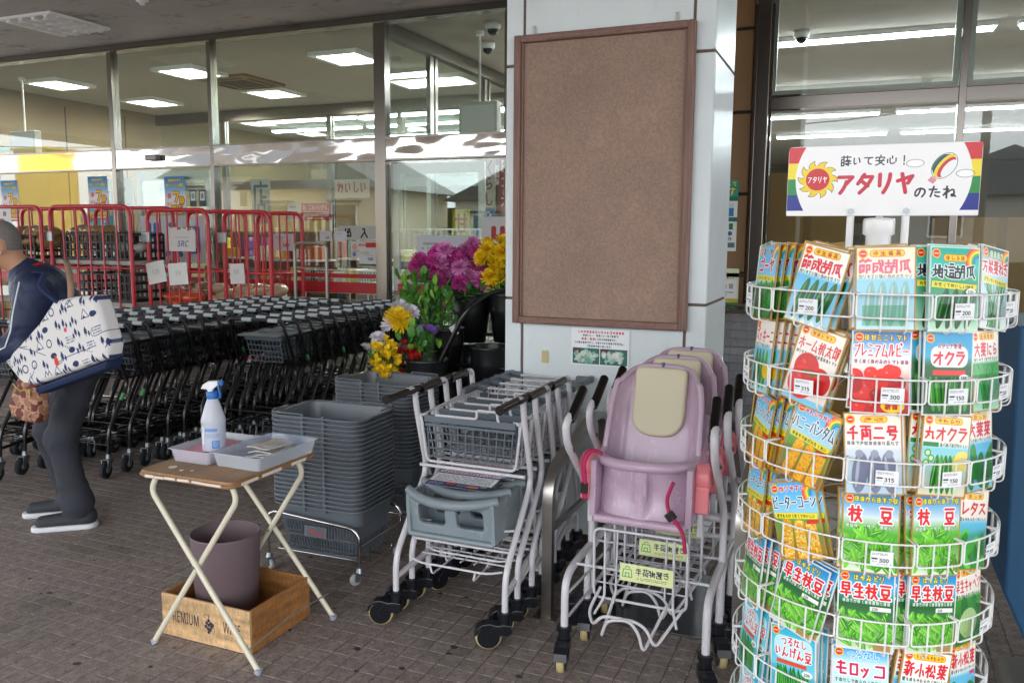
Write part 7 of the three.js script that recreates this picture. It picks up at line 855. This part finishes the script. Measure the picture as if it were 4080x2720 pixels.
  const tr = smin([C([-0.1, 0.07, 0.92], [-0.1, -0.07, 0.92], 0.112, 0.112), C([-0.1, 0.085, 0.84], [0.0, 0.12, 0.48], 0.098, 0.074), C([0.0, 0.12, 0.48], [-0.06, 0.13, 0.13], 0.074, 0.066), C([-0.1, -0.085, 0.84], [0.1, -0.1, 0.49], 0.098, 0.074), C([0.1, -0.1, 0.49], [0.03, -0.13, 0.14], 0.074, 0.066), C([-0.06, 0.13, 0.13], [-0.06, 0.13, 0.09], 0.08, 0.07)], 0.045);
  sdf(120, [-3.92, 0.55, -3.05], 0.54, (x, y, z) => Math.max(tr(x, y, z) + fold(x * 0.8, y, z * 0.8) * 1.1, 0.07 - y), 'trousers', slate, man);
  for (const [a, b, s] of [[-0.08, 0.13, 1], [0.02, -0.13, -1]]) {
    const f = smin([C([a - 0.02, b, 0.055], [a + 0.19, b, 0.045], 0.046, 0.036), C([a - 0.02, b, 0.07], [a + 0.03, b, 0.1], 0.045, 0.042)], 0.03); const c = W(a + 0.07, b, 0.07);
    sdf(56, c, 0.2, (x, y, z) => Math.max(f(x, y, z), 0.022 - y), 'shoe', shoeM, man); const so = smin([C([a - 0.025, b, 0.014], [a + 0.2, b, 0.014], 0.052, 0.046)], 0.02); sdf(56, c, 0.2, (x, y, z) => Math.max(so(x, y, z), y - 0.03, -y + 0.001), 'shoe_sole', sole, man);
    part(man, 'shoe_lace', [0, 1, 2].map((k) => bar(W(a + 0.07 + k * 0.03, b - 0.022, 0.089 - k * 0.007), W(a + 0.085 + k * 0.03, b + 0.022, 0.089 - k * 0.007), 0.003, 4)), M.dark);
  }
  const hc = W(0.235, 0, 1.5), fx = [-0.76, 0.65]; sdf(70, hc, 0.16, (x, y, z) => { const c = hc, dx = (x - c[0]) / 0.0865, dy = (y - c[1]) / 0.1165, dz = (z - c[2]) / 0.0865, d = (Math.hypot(dx, dy, dz) - 1) * 0.085, a = (x - c[0]) * fx[0] + (z - c[2]) * fx[1]; return Math.max(d + 0.001 * Math.sin(x * 300) * Math.sin(y * 280), -(y - c[1] + 0.028 - a * 0.95), -(y - c[1] + 0.035)); }, 'hair', hairM, man);
  sdf(60, W(0.29, 0, 1.445), 0.12, smin([C([0.285, 0, 1.465], [0.3, 0, 1.425], 0.062, 0.05), C([0.33, 0, 1.47], [0.335, 0, 1.455], 0.02, 0.016)], 0.03), 'face_mask', maskM, man); part(man, 'mask_loop', [wire([W(0.29, 0.06, 1.47), W(0.24, 0.09, 1.48), W(0.215, 0.092, 1.47), W(0.24, 0.088, 1.435), W(0.28, 0.06, 1.43)], 0.002, 0.01, 4)], maskM);
  part(man, 'white_piping', [sweep([[0.12, 0.2, 1.33], [0.125, 0.262, 1.26], [0.14, 0.302, 1.16], [0.15, 0.318, 1.08], [0.18, 0.312, 1.0], [0.26, 0.285, 0.96], [0.33, 0.268, 0.94]].map((p) => V(...W(...p))), 0.0035, 5)], maskM); part(man, 'red_collar_lining', [sweep([[0.1, 0.075, 1.37], [0.07, 0.05, 1.39], [0.055, 0, 1.395], [0.07, -0.05, 1.39]].map((p) => V(...W(...p))), 0.014, 6)], M.red);
  // tote bag
  const tote = thing('tote_bag', 'white tote bag with blue camping print and navy base on the shoulder of the man', 'tote bag', [0, 0, 0]);
  const tex = cv(512, 400, (x, w, h) => {
    x.fillStyle = '#dcdad8'; x.fillRect(0, 0, w, h); const n = '#26345e', tree = (X, Y, s) => { x.fillStyle = n; x.fillRect(X - 1.5, Y, 3, s); for (let k = 0; k < 3; k++) { x.beginPath(); x.moveTo(X, Y - s * 0.9 + k * s * 0.35); x.lineTo(X - s * 0.45, Y + k * s * 0.28); x.lineTo(X + s * 0.45, Y + k * s * 0.28); x.fill(); } }, tent = (X, Y, s) => { x.strokeStyle = n; x.lineWidth = 2.5; x.beginPath(); x.moveTo(X, Y - s); x.lineTo(X - s, Y + s * 0.5); x.lineTo(X + s, Y + s * 0.5); x.closePath(); x.stroke(); x.fillStyle = n; x.beginPath(); x.moveTo(X - s * 0.3, Y); x.lineTo(X - s * 0.7, Y + s * 0.5); x.lineTo(X + s * 0.1, Y + s * 0.5); x.fill(); };
    x.strokeStyle = '#4a5270'; x.lineWidth = 2.4; for (let i = 0; i < 20; i++) { x.setLineDash(i % 3 ? [] : [6, 5]); x.beginPath(); let X = rr(0, w), Y = rr(0, h); x.moveTo(X, Y); x.bezierCurveTo(X + rr(-90, 90), Y + rr(-60, 60), X + rr(-90, 120), Y + rr(-60, 60), X + rr(40, 150), Y + rr(-60, 60)); x.stroke(); } x.setLineDash([]);
    x.lineWidth = 2; for (let j = 0; j < 8; j++) for (let i = 0; i < 10; i++) { const X = 26 + i * 51 + rr(-9, 9), Y = 26 + j * 50 + rr(-8, 8), r = rnd(); if (r < 0.5) { tree(X, Y, rr(15, 20)); tree(X + 15, Y + 10, rr(11, 15)); if (r < 0.3) tree(X - 14, Y + 11, 12); } else if (r < 0.64) tent(X, Y, rr(15, 20)); else if (r < 0.74) { x.fillStyle = n; x.beginPath(); x.ellipse(X, Y, 16, 10, 0, 0, 7); x.fill(); } else if (r < 0.84) fineprint(x, X - 20, Y - 8, 42, 3, 9, '#4a5478'); else if (r < 0.92) { x.strokeStyle = n; x.lineWidth = 3; x.beginPath(); x.moveTo(X - 18, Y + 10); x.lineTo(X - 8, Y - 10); x.lineTo(X, Y + 6); x.lineTo(X + 9, Y - 8); x.lineTo(X + 18, Y + 10); x.stroke(); } else { x.strokeStyle = n; x.lineWidth = 4; x.beginPath(); x.arc(X, Y, 13, 0, 7); x.stroke(); } }
    for (const [X, Y] of [[330, 250], [180, 60]]) { x.fillStyle = '#d8506a'; x.beginPath(); x.arc(X, Y, 8, 0, 7); x.fill(); } x.fillStyle = '#d8443a'; x.beginPath(); x.moveTo(240, 320); x.quadraticCurveTo(222, 350, 244, 356); x.quadraticCurveTo(264, 350, 246, 318); x.fill();
  });
  const pts = [[-3.892, 0.925], [-3.716, 0.8], [-3.158, 0.984], [-3.15, 1.05], [-3.2, 1.2], [-3.231, 1.271], [-3.36, 1.262], [-3.504, 1.235], [-3.616, 1.125], [-3.76, 1.0]], g = ext(shapeOf(pts), 0.05, 0.025, 4); { const p = g.attributes.position, u = g.attributes.uv; for (let i = 0; i < p.count; i++) { const X = p.getX(i), Y = p.getY(i); u.setXY(i, (X * 0.95 + Y * 0.31 + 4.0) * 1.5, (Y * 0.95 - X * 0.31 - 1.9) * 1.8); p.setZ(i, p.getZ(i) + 0.012 * Math.sin(X * 22 + Y * 9)); } g.computeVertexNormals(); }
  part(tote, 'bag_body', g.translate(0, 0, -2.8), std(0xffffff, 0.85, 0, { map: tex, bumpMap: T.soft, bumpScale: 0.003 })); part(tote, 'navy_base', ext(shapeOf([[-3.72, 0.792], [-3.165, 0.976], [-3.185, 0.93], [-3.68, 0.765]]), 0.06, 0.02).translate(0, 0, -2.805), std(0x16294e, 0.8)); part(tote, 'navy_strap', sweep(fillet([W(0.06, 0.2, 1.36), W(0.0, 0.22, 1.36), [-3.6, 1.3, -2.74], [-3.47, 1.23, -2.735]], 0.06), 0.02, 6, false, 0.18), std(0x1c3058, 0.8)); part(tote, 'leather_strap', sweep(fillet([[-3.72, 1.42, -2.98], [-3.55, 1.4, -2.86], [-3.44, 1.32, -2.78], [-3.42, 1.24, -2.76]], 0.06), 0.016, 6, false, 0.2), std(0x9c8068, 0.7));
  const pb = ext(shapeOf([[-0.05, 0.1], [0.06, 0.1], [0.085, 0.04], [0.1, -0.06], [0.085, -0.1], [0.0, -0.112], [-0.085, -0.1], [-0.1, -0.05], [-0.08, 0.04]]), 0.03, 0.028, 4); { const p = pb.attributes.position; for (let k = 0; k < p.count; k++) { const y = p.getY(k); p.setX(k, p.getX(k) + 0.006 * Math.sin(y * 60)); p.setZ(k, p.getZ(k) + 0.007 * Math.sin(p.getX(k) * 46) * (0.3 + Math.max(0, y) * 8)); } pb.computeVertexNormals(); }
  const pouch = thing('brown_pouch', 'brown patterned drawstring pouch hanging below the tote bag', 'pouch', [-3.735, 0.745, -2.765]); pouch.rotation.z = -0.15; part(pouch, 'pouch_body', pb, std(0xffffff, 0.7, 0, { map: rep(dt(128, 128, (u, v) => { const k = fbm(u, v, 6, 88, 3); return k > 0.56 ? [150, 104, 82] : k > 0.45 ? [184, 142, 114] : [104, 54, 50]; }), 5, 5) })); part(pouch, 'zip', [sweep([V(-0.06, 0.07, 0.06), V(0, 0.05, 0.066), V(0.07, 0.07, 0.06)], 0.004, 5), rbx(0.012, 0.03, 0.006, 0.002, 0.066, 0.05, 0.066)], std(0xb9a456, 0.4, 0.6));
}
{
  const O = [-6.74, -9.22], W = (a, b, h) => [O[0] + a, h, O[1] + b], C = (a, b, ra, rb) => capF(W(...a), W(...b), ra, rb), p = thing('person', 'shopper in a black top bending over the wire baskets behind the glass', 'person');
  const hand = (s) => [C([0.34, s * 0.16, 0.98], [0.4, s * 0.15, 0.97], 0.028, 0.026), ...[0, 1, 2, 3].map((i) => C([0.4, s * 0.15 + (i - 1.5) * 0.018, 0.975], [0.45, s * 0.15 + (i - 1.5) * 0.018, 0.95], 0.009, 0.008)), C([0.38, s * 0.12, 0.98], [0.42, s * 0.1, 0.96], 0.01, 0.009)];
  const body = [(x, y, z) => { const c = W(0.2, 0, 1.47); return (Math.hypot((x - c[0]) / 0.085, (y - c[1]) / 0.11, (z - c[2]) / 0.08) - 1) * 0.08; }, C([0.28, 0, 1.47], [0.285, 0, 1.455], 0.014, 0.016), C([0.18, 0, 1.4], [0.1, 0, 1.32], 0.05, 0.055), C([0.05, 0, 1.24], [-0.06, 0, 0.92], 0.11, 0.12), ...[-1, 1].flatMap((s) => [C([0.08, s * 0.15, 1.26], [0.12, s * 0.2, 1.02], 0.045, 0.04), C([0.12, s * 0.2, 1.02], [0.34, s * 0.16, 0.98], 0.038, 0.028), C([-0.06, s * 0.09, 0.86], [-0.02, s * 0.1, 0.47], 0.08, 0.055), C([-0.02, s * 0.1, 0.47], [-0.05, s * 0.1, 0.06], 0.052, 0.036), C([-0.05, s * 0.1, 0.04], [0.12, s * 0.1, 0.035], 0.036, 0.03), ...hand(s)])];
  sdf(84, [-6.62, 0.8, -9.22], 0.82, smin(body, 0.03), 'body', std(0xb08468, 0.6), p);
  sdf(64, [-6.66, 1.05, -9.22], 0.48, (x, y, z) => Math.max(smin([C([0.05, 0, 1.25], [-0.06, 0, 0.95], 0.15, 0.16), C([0.08, -0.14, 1.27], [0.08, 0.14, 1.27], 0.07, 0.07), ...[-1, 1].map((s) => C([0.08, s * 0.15, 1.26], [0.12, s * 0.2, 1.04], 0.07, 0.062))], 0.05)(x, y, z), 0.84 - y), 'black_top', std(0x121214, 0.8), p); sdf(64, [-6.76, 0.5, -9.22], 0.5, (x, y, z) => Math.max(smin([-1, 1].flatMap((s) => [C([-0.06, s * 0.08, 0.9], [-0.02, s * 0.1, 0.47], 0.11, 0.078), C([-0.02, s * 0.1, 0.47], [-0.05, s * 0.1, 0.1], 0.078, 0.066)]), 0.04)(x, y, z), 0.07 - y), 'trousers', std(0x2a2d36, 0.85), p);
  const c = W(0.19, 0, 1.48); sdf(40, c, 0.15, (x, y, z) => Math.max((Math.hypot((x - c[0]) / 0.094, (y - c[1]) / 0.118, (z - c[2]) / 0.09) - 1) * 0.09, (x - c[0]) - 0.045, c[1] - 0.07 - y), 'hair', std(0x15120f, 0.8), p);
}
// ---------- flowers in black buckets on a stepped stand ----------
{
  const bk = std(0x121315, 0.35), leafMs = [0x4a8c30, 0x5aa634, 0x83b83c, 0x2f6a2a].map((c) => phys(c, 0.45, { transmission: 0.25, thickness: 0 })), stemM = std(0x3a5a2a, 0.7);
  const st = thing('flower_stand', 'black tube stand with stepped rails for flower buckets beside the pillar', 'flower stand', [-2.1, 0, -4.35]);
  part(st, 'side_rail', [wire([[0.3, 1.26, -0.1], [0.18, 1.24, 0.1], [0.1, 1.16, 0.25], [-0.1, 0.78, 0.26], [-0.14, 0.1, 0.28]], 0.014, 0.08, 8), wire([[0.3, 1.26, -0.1], [0.33, 0.02, -0.3]], 0.014, 0.05, 8)], M.blackPaint); part(st, 'step_rail', [[0.62, 0.2], [0.78, -0.05], [0.94, -0.35]].map(([y, z]) => bar([-0.55, y, z], [0.38, y, z], 0.012, 6)), M.blackPaint); part(st, 'back_leg', [bar([-0.55, 0, -0.42], [-0.55, 0.95, -0.38], 0.014, 6), bar([-0.55, 0, 0.2], [-0.55, 0.62, 0.2], 0.014, 6), bar([-0.55, 0.02, 0.2], [-0.55, 0.02, -0.42], 0.012, 6), bar([0.36, 0.02, -0.42], [0.36, 0.95, -0.38], 0.014, 6)], M.blackPaint);
  const buckG = lathe([[0, 0.004], [0.085, 0.004], [0.118, 0.3], [0.124, 0.305], [0.124, 0.29], [0.119, 0.285], [0.115, 0.2], [0.117, 0.195], [0.114, 0.19], [0.088, 0], [0, 0]], 28);
  const bucket = (x, y, z, lab) => { const o = thing('flower_bucket', lab, 'bucket', [x, y, z]); part(o, 'bucket_wall', buckG.clone(), bk); part(o, 'water', cyl(0.1, 0.1, 0.004, 0, 0.16, 0, 20), std(0x20241f, 0.1)); };
  bucket(-2.26, 0.89, -4.7, 'black bucket of pink chrysanthemums on the top step'); bucket(-2.02, 0.9, -4.72, 'black bucket of yellow chrysanthemums on the top step beside the pillar'); bucket(-2.31, 0.7, -4.42, 'black bucket of glossy leaf sprays on the middle step'); bucket(-2.02, 0.6, -4.45, 'empty black bucket on the middle step beside the tube rail'); bucket(-2.27, 0.55, -4.13, 'black bucket of mixed flowers on the low step'); bucket(-1.95, 0.3, -4.2, 'empty black bucket low beside the pillar'); bucket(-2.55, 0.5, -4.15, 'black bucket of yellow freesias at the basket stack'); bucket(-2.02, 0.02, -4.2, 'empty black bucket on the floor under the stand'); bucket(-2.3, 0.02, -4.25, 'black bucket on the floor behind the basket stack');
  for (const [x, z, h] of [[-2.26, -4.7, 0.87], [-2.02, -4.72, 0.88], [-2.31, -4.42, 0.68], [-2.02, -4.45, 0.58]]) solo('bucket_pedestal', lathe([[0, h], [0.1, h], [0.12, h - 0.1], [0.11, 0.01], [0, 0.01]], 20, x, 0, z), bk, 'stacked upturned black buckets holding up a flower bucket', 'buckets', 'upturned buckets under the flower buckets');
  const petal = (l, w, cup) => { const s = new THREE.Shape(); s.moveTo(0, 0); s.quadraticCurveTo(w, l * 0.5, w * 0.5, l * 0.92); s.quadraticCurveTo(0, l * 1.06, -w * 0.5, l * 0.92); s.quadraticCurveTo(-w, l * 0.5, 0, 0); const g = new THREE.ShapeGeometry(s, 3), p = g.attributes.position; for (let i = 0; i < p.count; i++) { const v = p.getY(i) / l; p.setZ(i, cup * v * v * l + (Math.abs(p.getX(i)) / w) * l * 0.14); } g.computeVertexNormals(); return g; };
  function bloom(R, rings, w, dome, incurve) { const g = []; rings.forEach(([n, el, l], k) => { for (let i = 0; i < n; i++) { const q = petal(R * l, R * w, incurve); q.rotateX(-Math.PI / 2 + el + rr(-0.12, 0.12)); q.translate(0, dome * k * 0.0, 0); g.push(q.rotateY((i + (k % 2) / 2) / n * Math.PI * 2 + rr(-0.1, 0.1)).translate(0, k * dome, 0)); } }); return merge(g); }
  const mumG = [0, 1].map(() => bloom(0.062, [[16, -0.15, 1], [16, 0.25, 1], [14, 0.6, 0.92], [11, 0.95, 0.8], [8, 1.25, 0.62], [5, 1.45, 0.5]], 0.17, 0.0035, 0.5)), daisyG = bloom(0.05, [[18, 0.1, 1], [16, 0.3, 0.85]], 0.13, 0.003, 0.1), looseG = bloom(0.075, [[20, -0.05, 1], [18, 0.2, 1], [16, 0.5, 0.9], [12, 0.85, 0.7], [8, 1.2, 0.5]], 0.12, 0.004, 0.25), freeG = bloom(0.035, [[3, 0.7, 1.2], [3, 0.9, 1.1]], 0.45, 0.002, 0.2);
  const leafG = (() => { const g = petal(0.075, 0.03, -0.25); return g; })(), mumLeafG = petal(0.07, 0.04, -0.3);
  const col = { pink: phys(0xd23f9e, 0.6, { sheen: 0.4, sheenColor: new THREE.Color(0xe9b4dc) }), pinkPale: std(0xdf8cc6, 0.6), yellow: std(0xf7d420, 0.6), white: std(0xe6e2ec, 0.6), red: std(0xb31a1c, 0.6), purple: std(0x6f4a9a, 0.6) };
  const put = (o, n, g, m, x, y, z, rx, ry, rz, s = 1) => { const q = new THREE.Mesh(g, m); q.name = n; q.position.set(x, y, z); q.rotation.set(rx, ry, rz, 'YXZ'); q.scale.setScalar(s); add(q, o); };
  function bunch(lab, base, blooms, g, mats, leaves, leafShape, tilt = 0.85, name = 'flower_bunch') {
    const o = thing(name, lab, 'flowers', base), stems = [];
    for (const [x, y, z, s = 1] of blooms) { const [a, b, c] = [x - base[0], y - base[1], z - base[2]]; put(o, 'bloom', Array.isArray(g) ? pick(g) : g, pick(mats), a, b, c, tilt + rr(-0.25, 0.45), rr(-0.3, 1.1), rr(-0.35, 0.35), s * rr(0.9, 1.1)); stems.push(sweep([V(a, b - 0.005, c), V(a * 0.6, b * 0.6, c * 0.6), V(a * 0.15, 0.02, c * 0.15)], 0.003, 4)); }
    if (stems.length) part(o, 'stems', stems, stemM);
    for (const [x, y, z, s = 1] of leaves) put(o, 'leaf', leafShape, pick(leafMs), x - base[0], y - base[1], z - base[2], rr(-1.2, 0.6), rr(0, 6.3), rr(-0.5, 0.5), s * rr(0.6, 1.05));
    return o;
  }
  const cloud = (n, c, r) => Array.from({ length: n }, () => { let p; do p = [rr(-1, 1), rr(-1, 1), rr(-1, 1)]; while (Math.hypot(...p) > 1); return [c[0] + p[0] * r[0], c[1] + p[1] * r[1], c[2] + p[2] * r[2]]; });
  const pinkS = [[-2.62, 1.34], [-2.56, 1.39], [-2.5, 1.42], [-2.43, 1.44], [-2.36, 1.46], [-2.29, 1.45], [-2.22, 1.5], [-2.55, 1.31], [-2.46, 1.35], [-2.38, 1.38], [-2.3, 1.39], [-2.24, 1.41], [-2.43, 1.28], [-2.35, 1.3], [-2.22, 1.28], [-2.14, 1.32], [-2.28, 1.25], [-2.5, 1.25], [-2.6, 1.28], [-2.58, 1.35], [-2.52, 1.37], [-2.49, 1.32], [-2.42, 1.39], [-2.4, 1.33], [-2.34, 1.42], [-2.32, 1.34], [-2.27, 1.36], [-2.26, 1.47], [-2.19, 1.35], [-2.16, 1.28], [-2.18, 1.45], [-2.38, 1.25]].map(([x, y]) => [x, y, -4.66 + rr(-0.03, 0.14), 0.95]).flatMap((q) => [q, [q[0] + rr(-0.03, 0.03), q[1] + rr(-0.025, 0.025), q[2] + rr(-0.06, 0.02), 0.85]]), yelS = [[-2.1, 1.47], [-2.03, 1.5], [-1.96, 1.49], [-1.9, 1.47], [-2.06, 1.38], [-1.98, 1.4], [-1.92, 1.39], [-2.08, 1.3], [-2.0, 1.31], [-1.93, 1.32], [-2.12, 1.42], [-2.06, 1.44], [-1.99, 1.45], [-2.04, 1.34], [-1.95, 1.44]].map(([x, y]) => [x, y, -4.64 + rr(-0.04, 0.08), 0.95]).flatMap((q) => [q, [q[0] + rr(-0.025, 0.025), q[1] + rr(-0.025, 0.025), q[2] + rr(-0.06, 0.02), 0.85]]);
  bunch('dense bunch of magenta pink chrysanthemums in the top bucket', [-2.26, 0.97, -4.7], pinkS, mumG, [col.pink, col.pink, col.pinkPale], cloud(90, [-2.33, 1.2, -4.64], [0.25, 0.1, 0.13]), mumLeafG); bunch('bunch of yellow chrysanthemums touching the pillar', [-2.02, 0.98, -4.72], yelS, mumG, [col.yellow], cloud(50, [-2.0, 1.22, -4.66], [0.12, 0.1, 0.1]), mumLeafG);
  bunch('upright sprays of bright green glossy leaves in the middle bucket', [-2.31, 0.78, -4.42], [], mumG, [col.pink], [...cloud(150, [-2.42, 1.13, -4.38], [0.21, 0.17, 0.13]), ...cloud(40, [-2.52, 1.22, -4.4], [0.09, 0.13, 0.09]), ...cloud(40, [-2.33, 0.98, -4.38], [0.12, 0.09, 0.09])], leafG, 0.3, 'leaf_bunch'); part(scene.children[scene.children.length - 1], 'stems', Array.from({ length: 14 }, () => { const x = rr(-0.2, 0.08), z = rr(-0.08, 0.08); return sweep([V(x * 0.3, 0, z * 0.3), V(x * 0.7, 0.25, z), V(x, 0.42, z)], 0.003, 4); }), stemM);
  bunch('large yellow and white chrysanthemum heads leaning out over the carts', [-2.27, 0.63, -4.13], [[-2.46, 1.07, -4.12, 1.1], [-2.44, 1.05, -4.14, 1.05]], looseG, [col.yellow], cloud(18, [-2.4, 0.98, -4.12], [0.1, 0.07, 0.06]), mumLeafG, 0.5); bunch('white chrysanthemum heads behind the large yellow one', [-2.27, 0.63, -4.16], [[-2.53, 1.03, -4.18, 0.9], [-2.49, 1.13, -4.2, 0.8], [-2.42, 1.1, -4.2, 0.8]], looseG, [col.white], [], mumLeafG, 0.4); bunch('purple statice among green stems in the low bucket', [-2.26, 0.63, -4.11], cloud(10, [-2.27, 1.02, -4.13], [0.08, 0.015, 0.03]).map((p) => [...p, 0.55]), daisyG, [col.purple], cloud(40, [-2.28, 0.93, -4.12], [0.11, 0.09, 0.08]), mumLeafG, 0.6);
  bunch('yellow freesia sprays rising behind the rear basket stack', [-2.52, 0.6, -4.08], cloud(80, [-2.48, 0.83, -4.02], [0.1, 0.14, 0.05]), freeG, [col.yellow], cloud(10, [-2.5, 0.8, -4.05], [0.09, 0.12, 0.05]), leafG, 0.2); bunch('red freesia flowers among the yellow ones', [-2.5, 0.6, -4.13], [...cloud(12, [-2.44, 0.84, -4.1], [0.09, 0.1, 0.04]), ...cloud(8, [-2.34, 0.86, -4.1], [0.03, 0.06, 0.03])], freeG, [col.red], [], leafG, 0.2); bunch('pale pink and white daisies left of the freesias', [-2.58, 0.6, -4.13], cloud(9, [-2.6, 0.86, -4.1], [0.06, 0.12, 0.04]), daisyG, [col.white], cloud(10, [-2.6, 0.8, -4.1], [0.07, 0.1, 0.04]), leafG, 0.5);
  for (const [x, y, z] of [[-2.26, 0.96, -4.33], [-2.2, 1.0, -4.33]]) solo('flower_tag', place(new THREE.BoxGeometry(0.035, 0.06, 0.002), x, y, z, 0.3, 0.4, 0.5), M.paper, 'small white tag stuck among the flower stems', 'tag', 'tags among the stems');
}
renderer.render(scene, camera);
